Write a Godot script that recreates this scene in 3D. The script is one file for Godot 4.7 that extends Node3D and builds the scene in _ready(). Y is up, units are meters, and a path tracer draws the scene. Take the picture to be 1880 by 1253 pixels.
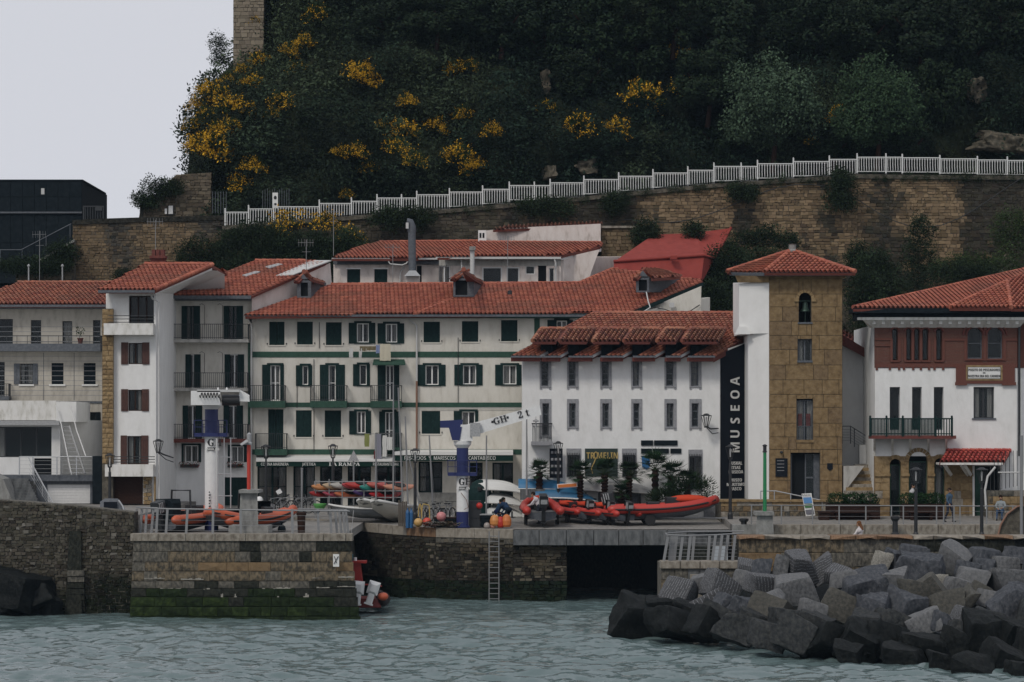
extends Node3D
# A harbour front under an overcast sky: quay, boats, houses, museum tower, retaining wall and a wooded hill behind.
# Metres, y up, water level 0. The lens stands 9 m above the water and looks along -z.
const FOCAL := 5000.0
const EYE := 9.0
const LEVEL := 784.0
var rnd := RandomNumberGenerator.new()
var org := Vector3.ZERO
var taken := {}
var mats := {}
var noise := FastNoiseLite.new()
func X(px: float, d: float) -> float: return (px - 940.0) * d / FOCAL
func Y(py: float, d: float) -> float: return EYE + (LEVEL - py) * d / FOCAL
func W(px: float, py: float, d: float) -> Vector3: return Vector3(X(px, d), Y(py, d), -d)
func rr(a: float, b: float) -> float: return rnd.randf_range(a, b)
class MB:
	var v := PackedVector3Array()
	var n := PackedVector3Array()
	var c := PackedColorArray()
	var uv := PackedVector2Array()
	var org := Vector3.ZERO
	var col := Color(1, 1, 1)
	var colours := false
	var xf := Transform3D()
	func put(p: Vector3, nn: Vector3) -> void:
		v.append(xf * p - org)
		n.append(xf.basis * nn)
		if colours: c.append(col)
	func tri(a: Vector3, b: Vector3, d: Vector3) -> void:
		var nn := (d - a).cross(b - a).normalized()
		put(a, nn); put(b, nn); put(d, nn)
	func quad(a: Vector3, b: Vector3, d: Vector3, e: Vector3) -> void:
		var nn := (d - a).cross(b - a)
		if nn.length_squared() < 1e-12: nn = (e - a).cross(d - a)
		nn = nn.normalized()
		put(a, nn); put(b, nn); put(d, nn); put(a, nn); put(d, nn); put(e, nn)
	# x0<x1, y0<y1, z0<z1
	func box(x0: float, x1: float, y0: float, y1: float, z0: float, z1: float) -> void:
		var a := Vector3(x0, y0, z0); var b := Vector3(x1, y0, z0); var d := Vector3(x1, y1, z0); var e := Vector3(x0, y1, z0)
		var f := Vector3(x0, y0, z1); var g := Vector3(x1, y0, z1); var h := Vector3(x1, y1, z1); var i := Vector3(x0, y1, z1)
		hexa(a, b, d, e, f, g, h, i)
	# back face a b d e (counter-clockwise from the front), front face f g h i
	func hexa(a: Vector3, b: Vector3, d: Vector3, e: Vector3, f: Vector3, g: Vector3, h: Vector3, i: Vector3) -> void:
		quad(i, h, g, f); quad(d, e, a, b); quad(e, d, h, i); quad(f, g, b, a); quad(e, i, f, a); quad(h, d, b, g)
	func bevel(x0: float, x1: float, y0: float, y1: float, z0: float, z1: float, e: float) -> void:
		var b := [Vector3(x0, y0, z1 - e), Vector3(x1, y0, z1 - e), Vector3(x1, y1, z1 - e), Vector3(x0, y1, z1 - e)]
		var f := [Vector3(x0 + e, y0 + e, z1), Vector3(x1 - e, y0 + e, z1), Vector3(x1 - e, y1 - e, z1), Vector3(x0 + e, y1 - e, z1)]
		quad(f[3], f[2], f[1], f[0])
		for k in 4:
			var j := (k + 1) % 4
			quad(f[k], f[j], b[j], b[k])
			quad(b[k], b[j], Vector3(b[j].x, b[j].y, z0), Vector3(b[k].x, b[k].y, z0))
	# a bar of section w by t between two points
	func bar(a: Vector3, b: Vector3, w: float, t: float) -> void:
		var dir := (b - a).normalized()
		var side := dir.cross(Vector3(0, 0, 1))
		if side.length() < 0.05: side = Vector3(1, 0, 0)
		side = side.normalized() * w * 0.5
		var up := side.cross(dir).normalized() * t * 0.5
		hexa(a - side - up, a + side - up, b + side - up, b - side - up, a - side + up, a + side + up, b + side + up, b - side + up)
	func tube(pts: Array, r0: float, r1 := -1.0, sides := 6, caps := true) -> void:
		if r1 < 0: r1 = r0
		var rings := []
		var m := pts.size()
		for k in m:
			var t: Vector3 = (pts[mini(k + 1, m - 1)] - pts[maxi(k - 1, 0)]).normalized()
			var s := t.cross(Vector3(0.13, 0.31, 0.94)).normalized()
			if absf(t.dot(Vector3(0.13, 0.31, 0.94))) > 0.95: s = t.cross(Vector3(0, 1, 0)).normalized()
			var u := s.cross(t).normalized()
			var r := lerpf(r0, r1, float(k) / maxf(1.0, m - 1))
			var ring := []
			for j in sides:
				var an := TAU * j / sides
				var nn := s * cos(an) + u * sin(an)
				ring.append([pts[k] + nn * r, nn])
			rings.append(ring)
		for k in m - 1:
			for j in sides:
				var a = rings[k][j]; var b = rings[k][(j + 1) % sides]; var d = rings[k + 1][(j + 1) % sides]; var e = rings[k + 1][j]
				put(a[0], a[1]); put(b[0], b[1]); put(d[0], d[1]); put(a[0], a[1]); put(d[0], d[1]); put(e[0], e[1])
		if caps:
			for q in [[0, -1.0], [m - 1, 1.0]]:
				var ring: Array = rings[q[0]]
				for j in range(1, sides - 1):
					if q[1] > 0: tri(ring[0][0], ring[j + 1][0], ring[j][0])
					else: tri(ring[0][0], ring[j][0], ring[j + 1][0])
	# profile of [radius, height] turned round an upright axis at base
	func lathe(base: Vector3, prof: Array, sides := 14) -> void:
		for k in prof.size() - 1:
			var r0: float = prof[k][0]; var y0: float = prof[k][1]; var r1: float = prof[k + 1][0]; var y1: float = prof[k + 1][1]
			var sl := Vector2(y1 - y0, r0 - r1).normalized()
			for j in sides:
				var a0 := TAU * j / sides; var a1 := TAU * (j + 1) / sides
				var c0 := Vector3(cos(a0), 0, sin(a0)); var c1 := Vector3(cos(a1), 0, sin(a1))
				var n0 := c0 * sl.x + Vector3(0, sl.y, 0); var n1 := c1 * sl.x + Vector3(0, sl.y, 0)
				var a := base + c0 * r0 + Vector3(0, y0, 0); var b := base + c1 * r0 + Vector3(0, y0, 0)
				var d := base + c1 * r1 + Vector3(0, y1, 0); var e := base + c0 * r1 + Vector3(0, y1, 0)
				put(a, n0); put(b, n1); put(d, n1); put(a, n0); put(d, n1); put(e, n0)
	func ball(p: Vector3, r: Vector3, rings := 8, sides := 12) -> void:
		for k in rings:
			var t0 := PI * k / rings - PI / 2; var t1 := PI * (k + 1) / rings - PI / 2
			for j in sides:
				var a0 := TAU * j / sides; var a1 := TAU * (j + 1) / sides
				var q := [Vector3(cos(t0) * cos(a0), sin(t0), cos(t0) * sin(a0)), Vector3(cos(t1) * cos(a0), sin(t1), cos(t1) * sin(a0)), Vector3(cos(t1) * cos(a1), sin(t1), cos(t1) * sin(a1)), Vector3(cos(t0) * cos(a1), sin(t0), cos(t0) * sin(a1))]
				for i in [0, 2, 1, 0, 3, 2]: put(p + q[i] * r, (q[i] / r).normalized())
	# polygon of [x, y] (any order) extruded from z0 to z1
	func prism(poly: Array, z0: float, z1: float) -> void:
		var pp := PackedVector2Array()
		for q in poly: pp.append(Vector2(q[0], q[1]))
		if not Geometry2D.is_polygon_clockwise(pp): pp.reverse()
		var ix := Geometry2D.triangulate_polygon(pp)
		for k in range(0, ix.size(), 3):
			var t := [pp[ix[k]], pp[ix[k + 1]], pp[ix[k + 2]]]
			if (t[1] - t[0]).cross(t[2] - t[0]) > 0: t.reverse()
			tri(Vector3(t[0].x, t[0].y, z1), Vector3(t[1].x, t[1].y, z1), Vector3(t[2].x, t[2].y, z1))
			tri(Vector3(t[2].x, t[2].y, z0), Vector3(t[1].x, t[1].y, z0), Vector3(t[0].x, t[0].y, z0))
		for k in pp.size():
			var a := pp[k]; var b := pp[(k + 1) % pp.size()]
			quad(Vector3(a.x, a.y, z0), Vector3(b.x, b.y, z0), Vector3(b.x, b.y, z1), Vector3(a.x, a.y, z1))
	# rings of points (each an Array of Vector3 of one length) joined to a smooth skin, open or closed round
	func loft(rings: Array, closed := true, flat := false) -> void:
		var m := rings.size(); var s: int = rings[0].size()
		var nor := []
		for k in m:
			var row := []
			for j in s:
				var du: Vector3 = rings[mini(k + 1, m - 1)][j] - rings[maxi(k - 1, 0)][j]
				var j1 := (j + 1) % s if closed else mini(j + 1, s - 1)
				var j0 := (j - 1 + s) % s if closed else maxi(j - 1, 0)
				var dv: Vector3 = rings[k][j1] - rings[k][j0]
				row.append(du.cross(dv).normalized())
			nor.append(row)
		for k in m - 1:
			for j in (s if closed else s - 1):
				var i := (j + 1) % s
				var a: Vector3 = rings[k][j]; var b: Vector3 = rings[k][i]; var d: Vector3 = rings[k + 1][i]; var e: Vector3 = rings[k + 1][j]
				if flat: quad(a, b, d, e)
				else:
					put(a, nor[k][j]); put(b, nor[k][i]); put(d, nor[k + 1][i]); put(a, nor[k][j]); put(d, nor[k + 1][i]); put(e, nor[k + 1][j])
	func fan(ring: Array, flip := false) -> void:
		for j in range(1, ring.size() - 1):
			if flip: tri(ring[0], ring[j + 1], ring[j])
			else: tri(ring[0], ring[j], ring[j + 1])
	func mesh() -> ArrayMesh:
		var a := []
		a.resize(Mesh.ARRAY_MAX)
		a[Mesh.ARRAY_VERTEX] = v
		a[Mesh.ARRAY_NORMAL] = n
		if colours: a[Mesh.ARRAY_COLOR] = c
		if uv.size() == v.size() and uv.size() > 0: a[Mesh.ARRAY_TEX_UV] = uv
		var m := ArrayMesh.new()
		if v.size() > 2: m.add_surface_from_arrays(Mesh.PRIMITIVE_TRIANGLES, a)
		return m
func mb(coloured := false) -> MB:
	var m := MB.new()
	m.org = org
	m.colours = coloured
	return m
func numbered(called: String) -> String:
	var k: int = taken.get(called, -1) + 1
	taken[called] = k
	return called if k == 0 else "%s_%03d" % [called, k]
func tag(o: Node, label: String, category: String, group := "") -> void:
	o.set_meta("label", label)
	o.set_meta("category", category)
	if group: o.set_meta("group", group)
func thing(called: String, label: String, category: String, base: Vector3, group := "") -> Node3D:
	var o := Node3D.new()
	o.name = numbered(called)
	add_child(o)
	o.position = base
	org = base
	tag(o, label, category, group)
	return o
func part(parent: Node3D, called: String, m: MB, mat: Material) -> MeshInstance3D:
	var o := MeshInstance3D.new()
	o.name = called
	o.mesh = m.mesh()
	o.material_override = mat
	parent.add_child(o, true)
	return o
func piece(parent: Node3D, called: String, mesh: Mesh, mat: Material, at: Vector3, scl := Vector3.ONE) -> MeshInstance3D:
	var o := MeshInstance3D.new()
	o.name = called
	o.mesh = mesh
	o.material_override = mat
	o.position = at
	o.scale = scl
	parent.add_child(o, true)
	return o
func struct(called: String, m: MB, mat: Material) -> MeshInstance3D:
	var o := MeshInstance3D.new()
	o.name = numbered(called)
	o.mesh = m.mesh()
	o.material_override = mat
	add_child(o)
	o.position = m.org
	o.set_meta("kind", "structure")
	return o
func stuff(o: Node) -> Node:
	o.set_meta("kind", "stuff")
	return o
func copy(o: Node3D, at: Vector3, turn: float, label: String, scl := 1.0) -> Node3D:
	var c: Node3D = o.duplicate()
	var stem: String = o.get_meta("stem") if o.has_meta("stem") else String(o.name).rstrip("0123456789").trim_suffix("_")
	c.name = numbered(stem)
	add_child(c)
	c.position = at
	c.rotation.y = turn
	c.scale = Vector3.ONE * scl
	c.set_meta("label", label)
	return c
func lin(r: float, g: float, b: float) -> Color: return Color(r, g, b).linear_to_srgb()
func plain(key: String, c: Color, rough := 0.7, metal := 0.0) -> StandardMaterial3D:
	if mats.has(key): return mats[key]
	var m := StandardMaterial3D.new()
	m.resource_name = key
	m.albedo_color = c.linear_to_srgb()
	m.roughness = rough
	m.metallic = metal
	mats[key] = m
	return m
func noise_tex(freq: float, stops: Array, octaves := 5, size := 512, sd := 1, kind := FastNoiseLite.TYPE_SIMPLEX_SMOOTH) -> NoiseTexture2D:
	var f := FastNoiseLite.new()
	f.noise_type = kind
	f.seed = sd
	f.frequency = freq
	f.fractal_octaves = octaves
	f.fractal_gain = 0.6
	var t := NoiseTexture2D.new()
	t.width = size
	t.height = size
	t.seamless = true
	t.noise = f
	var g := Gradient.new()
	var off := PackedFloat32Array(); var cols := PackedColorArray()
	for s in stops:
		off.append(s[0]); cols.append((s[1] as Color).linear_to_srgb())
	g.offsets = off
	g.colors = cols
	t.color_ramp = g
	return t
func bump_tex(freq: float, sd: int, strength := 4.0) -> NoiseTexture2D:
	var key := "bump%s_%d_%s" % [freq, sd, strength]
	if mats.has(key): return mats[key]
	var f := FastNoiseLite.new()
	f.seed = sd
	f.frequency = freq
	f.fractal_octaves = 4
	var t := NoiseTexture2D.new()
	t.width = 512
	t.height = 512
	t.seamless = true
	t.noise = f
	t.as_normal_map = true
	t.bump_strength = strength
	mats[key] = t
	return t
# a mottled surface laid in world space: stops run from dark to light patches; scl = repeats per metre
func mottled(key: String, stops: Array, scl: Vector3, rough := 0.85, freq := 0.012, bump := 0.0, octaves := 5, sd := 1) -> StandardMaterial3D:
	if mats.has(key): return mats[key]
	var m := StandardMaterial3D.new()
	m.resource_name = key
	m.albedo_texture = noise_tex(freq, stops, octaves, 512, sd)
	m.roughness = rough
	m.uv1_triplanar = true
	m.uv1_world_triplanar = true
	m.uv1_scale = scl
	if bump > 0.0:
		m.normal_enabled = true
		m.normal_texture = bump_tex(0.03, 7)
		m.normal_scale = bump
	mats[key] = m
	return m
func tinted(key: String, rough := 0.8) -> StandardMaterial3D:
	if mats.has(key): return mats[key]
	var m := StandardMaterial3D.new()
	m.resource_name = key
	m.vertex_color_use_as_albedo = true
	m.roughness = rough
	mats[key] = m
	return m
func make_materials() -> void:
	mottled("white_plaster", [[0.0, Color(.65, .65, .63)], [0.35, Color(.71, .71, .695)], [0.6, Color(.735, .735, .72)], [1.0, Color(.77, .77, .76)]], Vector3(.22, .09, .22), .9, .012, .15)
	mottled("old_white", [[0.0, Color(.36, .34, .30)], [0.3, Color(.58, .57, .53)], [0.55, Color(.68, .67, .64)], [1.0, Color(.74, .73, .71)]], Vector3(.3, .1, .3), .9, .014, .2, 5, 3)
	mottled("cream_plaster", [[0.0, Color(.47, .44, .385)], [0.3, Color(.57, .545, .485)], [0.55, Color(.61, .585, .525)], [1.0, Color(.65, .625, .57)]], Vector3(.25, .08, .25), .9, .013, .2, 5, 5)
	mottled("grey_plaster", [[0.0, Color(.26, .25, .23)], [0.4, Color(.40, .39, .365)], [1.0, Color(.48, .47, .44)]], Vector3(.3, .1, .3), .9, .013, .2, 5, 9)
	mottled("beige_board", [[0.0, Color(.34, .315, .27)], [0.4, Color(.45, .42, .365)], [1.0, Color(.52, .49, .43)]], Vector3(.3, .1, .3), .9, .013, .2, 5, 9)
	mottled("slate_damp", [[0.0, Color(.014, .016, .018)], [0.45, Color(.034, .037, .039)], [1.0, Color(.085, .085, .078)]], Vector3(.5, .4, .5), .75, .02, 1.0, 6, 46)
	mottled("pink_white", [[0.0, Color(.42, .36, .32)], [0.4, Color(.62, .55, .51)], [1.0, Color(.70, .64, .60)]], Vector3(.25, .1, .25), .9, .013, .2, 5, 8)
	mottled("sandstone", [[0.0, Color(.11, .072, .034)], [0.35, Color(.178, .118, .056)], [0.6, Color(.21, .143, .07)], [1.0, Color(.26, .184, .097)]], Vector3(.35, .35, .35), .92, .012, .5, 6, 11)
	mottled("sandstone_pale", [[0.0, Color(.13, .085, .04)], [0.4, Color(.24, .165, .08)], [1.0, Color(.33, .24, .13)]], Vector3(.45, .45, .45), .92, .012, .5, 6, 12)
	mottled("sandstone_brown", [[0.0, Color(.08, .052, .028)], [0.4, Color(.155, .103, .053)], [1.0, Color(.22, .155, .085)]], Vector3(.4, .4, .4), .92, .012, .5, 6, 13)
	mottled("brick_red", [[0.0, Color(.06, .022, .016)], [0.35, Color(.105, .036, .025)], [0.65, Color(.14, .05, .036)], [1.0, Color(.22, .10, .075)]], Vector3(.9, 1.6, .9), .9, .03, .6, 4, 14)
	mottled("concrete", [[0.0, Color(.12, .12, .115)], [0.4, Color(.21, .21, .20)], [1.0, Color(.30, .30, .285)]], Vector3(.3, .16, .3), .9, .014, .4, 6, 15)
	mottled("concrete_dark", [[0.0, Color(.045, .048, .05)], [0.45, Color(.10, .105, .108)], [1.0, Color(.17, .175, .175)]], Vector3(.35, .12, .35), .9, .014, .4, 6, 16)
	mottled("paving", [[0.0, Color(.13, .125, .115)], [0.45, Color(.20, .19, .175)], [1.0, Color(.27, .255, .235)]], Vector3(.2, .2, .2), .9, .02, .4, 6, 17)
	mottled("coping_stone", [[0.0, Color(.10, .085, .065)], [0.4, Color(.21, .185, .15)], [0.7, Color(.27, .245, .205)], [1.0, Color(.34, .32, .28)]], Vector3(.4, .2, .4), .9, .014, .5, 6, 18)
	mottled("rust_stone", [[0.0, Color(.07, .04, .022)], [0.4, Color(.17, .095, .05)], [1.0, Color(.27, .20, .14)]], Vector3(.8, .12, .8), .9, .02, .5, 6, 19)
	mottled("quay_tan", [[0.0, Color(.02, .019, .016)], [0.36, Color(.065, .055, .038)], [0.58, Color(.135, .105, .066)], [1.0, Color(.20, .165, .115)]], Vector3(.5, .3, .5), .93, .016, .8, 6, 20)
	mottled("quay_grey", [[0.0, Color(.022, .022, .02)], [0.4, Color(.075, .07, .058)], [0.65, Color(.12, .11, .088)], [1.0, Color(.19, .175, .15)]], Vector3(.5, .3, .5), .93, .018, .8, 6, 21)
	mottled("quay_black", [[0.0, Color(.008, .009, .008)], [0.5, Color(.025, .027, .022)], [1.0, Color(.06, .058, .045)]], Vector3(.6, .35, .6), .8, .018, .8, 6, 22)
	mottled("weed_green", [[0.0, Color(.008, .012, .006)], [0.4, Color(.017, .028, .010)], [0.7, Color(.03, .047, .015)], [1.0, Color(.055, .075, .025)]], Vector3(.35, .25, .35), .75, .016, .9, 6, 23)
	mottled("weed_dark", [[0.0, Color(.006, .009, .005)], [0.45, Color(.013, .022, .009)], [1.0, Color(.03, .045, .016)]], Vector3(.45, .3, .45), .7, .016, .9, 6, 24)
	mottled("salt_white", [[0.0, Color(.12, .115, .10)], [0.45, Color(.25, .24, .21)], [1.0, Color(.42, .40, .36)]], Vector3(1, 1, 1), .95, .02, .5, 5, 25)
	mottled("slate", [[0.0, Color(.026, .029, .035)], [0.4, Color(.058, .063, .072)], [0.7, Color(.088, .093, .103)], [1.0, Color(.15, .152, .155)]], Vector3(.5, .35, .5), .85, .02, .9, 6, 26)
	mottled("slate_pale", [[0.0, Color(.045, .047, .05)], [0.4, Color(.10, .103, .108)], [1.0, Color(.185, .187, .185)]], Vector3(.55, .4, .55), .88, .02, .9, 6, 27)
	mottled("slate_brown", [[0.0, Color(.024, .024, .022)], [0.4, Color(.055, .054, .047)], [1.0, Color(.115, .107, .088)]], Vector3(.5, .5, .5), .88, .02, .9, 6, 28)
	mottled("slate_wet", [[0.0, Color(.004, .005, .006)], [0.5, Color(.010, .012, .0125)], [1.0, Color(.03, .032, .029)]], Vector3(.5, .4, .5), .6, .02, 1.0, 6, 29)
	mottled("soil", [[0.0, Color(.006, .008, .005)], [0.5, Color(.014, .019, .01)], [0.8, Color(.028, .032, .017)], [1.0, Color(.06, .055, .04)]], Vector3(.12, .12, .12), 1.0, .016, .8, 6, 30)
	mottled("cliff", [[0.0, Color(.03, .03, .025)], [0.4, Color(.075, .068, .052)], [0.7, Color(.13, .112, .085)], [1.0, Color(.22, .19, .15)]], Vector3(.25, .2, .25), .95, .016, 1.0, 6, 31)
	mottled("mortar", [[0.0, Color(.045, .04, .032)], [0.5, Color(.09, .08, .062)], [1.0, Color(.15, .135, .105)]], Vector3(.3, .3, .3), .95, .016, .8, 6, 32)
	mottled("mortar_dark", [[0.0, Color(.012, .012, .010)], [0.5, Color(.03, .029, .024)], [1.0, Color(.065, .06, .048)]], Vector3(.3, .3, .3), .95, .016, .8, 6, 33)
	mottled("tarp_red", [[0.0, Color(.19, .026, .018)], [0.5, Color(.245, .034, .025)], [1.0, Color(.30, .05, .037)]], Vector3(.2, .2, .2), .85, .012, .3, 5, 34)
	mottled("green_paint", [[0.0, Color(.008, .020, .019)], [0.5, Color(.011, .028, .027)], [1.0, Color(.017, .038, .037)]], Vector3(.5, .3, .5), .65, .02, .2, 4, 35)
	mottled("band_green", [[0.0, Color(.010, .045, .028)], [0.5, Color(.016, .062, .04)], [1.0, Color(.026, .078, .053)]], Vector3(.4, .3, .4), .75, .02, .2, 4, 36)
	mottled("brown_paint", [[0.0, Color(.045, .018, .013)], [0.5, Color(.066, .025, .018)], [1.0, Color(.088, .036, .026)]], Vector3(.6, .4, .6), .7, .02, .2, 4, 37)
	mottled("black_cladding", [[0.0, Color(.006, .010, .013)], [0.5, Color(.010, .015, .019)], [1.0, Color(.016, .022, .026)]], Vector3(.2, .2, .2), .8, .02, .1, 4, 38)
	mottled("dark_wood", [[0.0, Color(.016, .009, .007)], [0.5, Color(.032, .017, .013)], [1.0, Color(.052, .030, .023)]], Vector3(.3, 2.5, .3), .75, .02, .3, 4, 39)
	mottled("grey_stone_trim", [[0.0, Color(.19, .195, .205)], [0.5, Color(.255, .26, .275)], [1.0, Color(.31, .315, .325)]], Vector3(.6, .5, .6), .85, .02, .3, 4, 40)
	mottled("fascia_red", [[0.0, Color(.085, .022, .016)], [0.5, Color(.125, .032, .024)], [1.0, Color(.165, .05, .038)]], Vector3(.5, .5, .5), .8, .02, .2, 4, 41)
	mottled("lead_grey", [[0.0, Color(.055, .062, .075)], [0.5, Color(.085, .095, .11)], [1.0, Color(.125, .135, .15)]], Vector3(.5, .4, .5), .6, .02, .2, 4, 42)
	mottled("metal_grey", [[0.0, Color(.24, .245, .25)], [0.5, Color(.33, .335, .34)], [1.0, Color(.42, .42, .42)]], Vector3(.8, .8, .8), .45, .02, .1, 4, 43)
	mottled("white_paint", [[0.0, Color(.66, .66, .65)], [0.4, Color(.70, .70, .69)], [1.0, Color(.76, .76, .75)]], Vector3(.5, .3, .5), .5, .02, .1, 4, 44)
	mottled("tile_grout", [[0.0, Color(.10, .026, .018)], [1.0, Color(.20, .055, .038)]], Vector3(.5, .5, .5), .9, .02, .2, 4, 45)
	tinted("tiles", .82)
	tinted("stones", .95)
	tinted("leaf", .75)
	tinted("painted", .45)
	tinted("cloth", .9)
	plain("black_metal", Color(.012, .013, .015), .5)
	plain("iron", Color(.022, .025, .028), .55)
	plain("steel", Color(.45, .46, .47), .35, .6)
	plain("galvanised", Color(.23, .235, .24), .55, .2)
	plain("white_frame", Color(.72, .72, .71), .45)
	plain("white_fence", Color(.62, .63, .62), .6)
	plain("crane_blue", Color(.010, .018, .10), .45)
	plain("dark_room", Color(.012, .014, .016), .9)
	plain("curtain", Color(.45, .45, .43), .95)
	plain("text_white", Color(.68, .68, .66), .7)
	plain("text_black", Color(.015, .015, .018), .7)
	plain("text_gold", Color(.42, .30, .10), .7)
	plain("banner_black", Color(.011, .014, .020), .8)
	plain("awning_white", Color(.66, .66, .64), .8)
	plain("awning_green", Color(.010, .03, .024), .85)
	plain("rubber", Color(.012, .012, .013), .8)
	plain("poster_green", Color(.016, .033, .028), .7)
	plain("poster_blue", Color(.02, .12, .28), .7)
	plain("bell_bronze", Color(.04, .075, .06), .5, .4)
	plain("wood_pole", Color(.09, .075, .06), .85)
	plain("red_post", Color(.45, .035, .018), .5)
	plain("green_post", Color(.012, .19, .065), .5)
	plain("pipe_white", Color(.5, .5, .49), .55)
	plain("pipe_rust", Color(.22, .12, .08), .8)
	for k in ["leaf", "soil", "slate_wet", "quay_black", "weed_dark", "weed_green", "black_cladding", "dark_wood", "stones", "mortar_dark", "green_paint", "cloth", "cliff", "slate", "slate_damp", "dark_room", "awning_green", "banner_black"]: M(k).metallic_specular = 0.2
	var g := plain("glass", Color(.02, .03, .033, ), .04)
	g.transparency = BaseMaterial3D.TRANSPARENCY_ALPHA
	g.albedo_color.a = 0.25
	g.metallic_specular = 0.3
	var w := plain("sea", Color(.105, .15, .152), .09)
	w.normal_enabled = true
	w.normal_texture = bump_tex(0.02, 77, 3.0)
	w.normal_scale = 0.9
	w.uv1_triplanar = true
	w.uv1_world_triplanar = true
	w.uv1_scale = Vector3(.3, .3, .45)
func M(key: String) -> StandardMaterial3D: return mats[key]
func letters(parent: Node3D, text: String, at: Vector3, high: float, mat: Material, font := "Droid Sans", turn := 0.0, wide := 1.0, bold := false, called := "lettering") -> MeshInstance3D:
	var t := TextMesh.new()
	var f := SystemFont.new()
	f.font_names = PackedStringArray([font])
	if bold: f.font_weight = 700
	t.font = f
	t.font_size = 64
	t.pixel_size = high / 46.0
	t.depth = 0.012
	t.text = text
	t.horizontal_alignment = HORIZONTAL_ALIGNMENT_CENTER
	var o := MeshInstance3D.new()
	o.name = called
	o.mesh = t
	o.material_override = mat
	o.position = at - parent.position
	o.rotation.z = turn
	o.scale = Vector3(wide, 1, 1)
	parent.add_child(o, true)
	return o
func _ready() -> void:
	rnd.seed = 20240
	noise.seed = 5
	noise.frequency = 0.06
	noise.fractal_octaves = 4
	set_camera_and_light()
	make_materials()
	build_water()
	build_hill()
	build_ground()
	build_sea_walls()
	build_upper_town()
	build_row_left()
	build_long_house()
	build_museum()
	build_tower()
	build_brick_house()
	build_left_quay_things()
	build_mid_quay_things()
	build_boats()
	build_right_quay_things()
	build_rocks()
	build_vegetation()
	build_people()
func set_camera_and_light() -> void:
	var cam := Camera3D.new()
	cam.name = "camera"
	cam.projection = Camera3D.PROJECTION_FRUSTUM
	cam.near = 1.0
	cam.far = 3000.0
	cam.size = 1253.0 / FOCAL
	cam.frustum_offset = Vector2(0, (LEVEL - 626.5) / FOCAL)
	cam.position = Vector3(0, EYE, 0)
	add_child(cam)
	cam.current = true
	var env := Environment.new()
	env.background_mode = Environment.BG_SKY
	var sky := Sky.new()
	var sm := ProceduralSkyMaterial.new()
	sm.sky_top_color = lin(.60, .615, .67)
	sm.sky_horizon_color = lin(.66, .675, .73)
	sm.sky_curve = 0.2
	sm.ground_bottom_color = lin(.10, .11, .12)
	sm.ground_horizon_color = lin(.30, .32, .34)
	sm.ground_curve = 0.05
	sm.sun_angle_max = 0.0
	sky.sky_material = sm
	env.sky = sky
	env.tonemap_mode = Environment.TONE_MAPPER_LINEAR
	env.tonemap_exposure = 1.0
	env.sdfgi_enabled = true
	env.ssao_enabled = true
	env.ssil_enabled = true
	env.fog_enabled = true
	env.fog_density = 0.00009
	env.fog_light_color = Color(.72, .84, .95)
	var we := WorldEnvironment.new()
	we.name = "world_environment"
	we.environment = env
	add_child(we)
	var sun := DirectionalLight3D.new()
	sun.name = "sun"
	sun.light_energy = 0.43
	sun.light_color = Color(1.0, .975, .94)
	sun.light_angular_distance = 14.0
	sun.shadow_enabled = true
	add_child(sun)
	sun.look_at_from_position(Vector3(-30, 60, 50), Vector3.ZERO)
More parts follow.
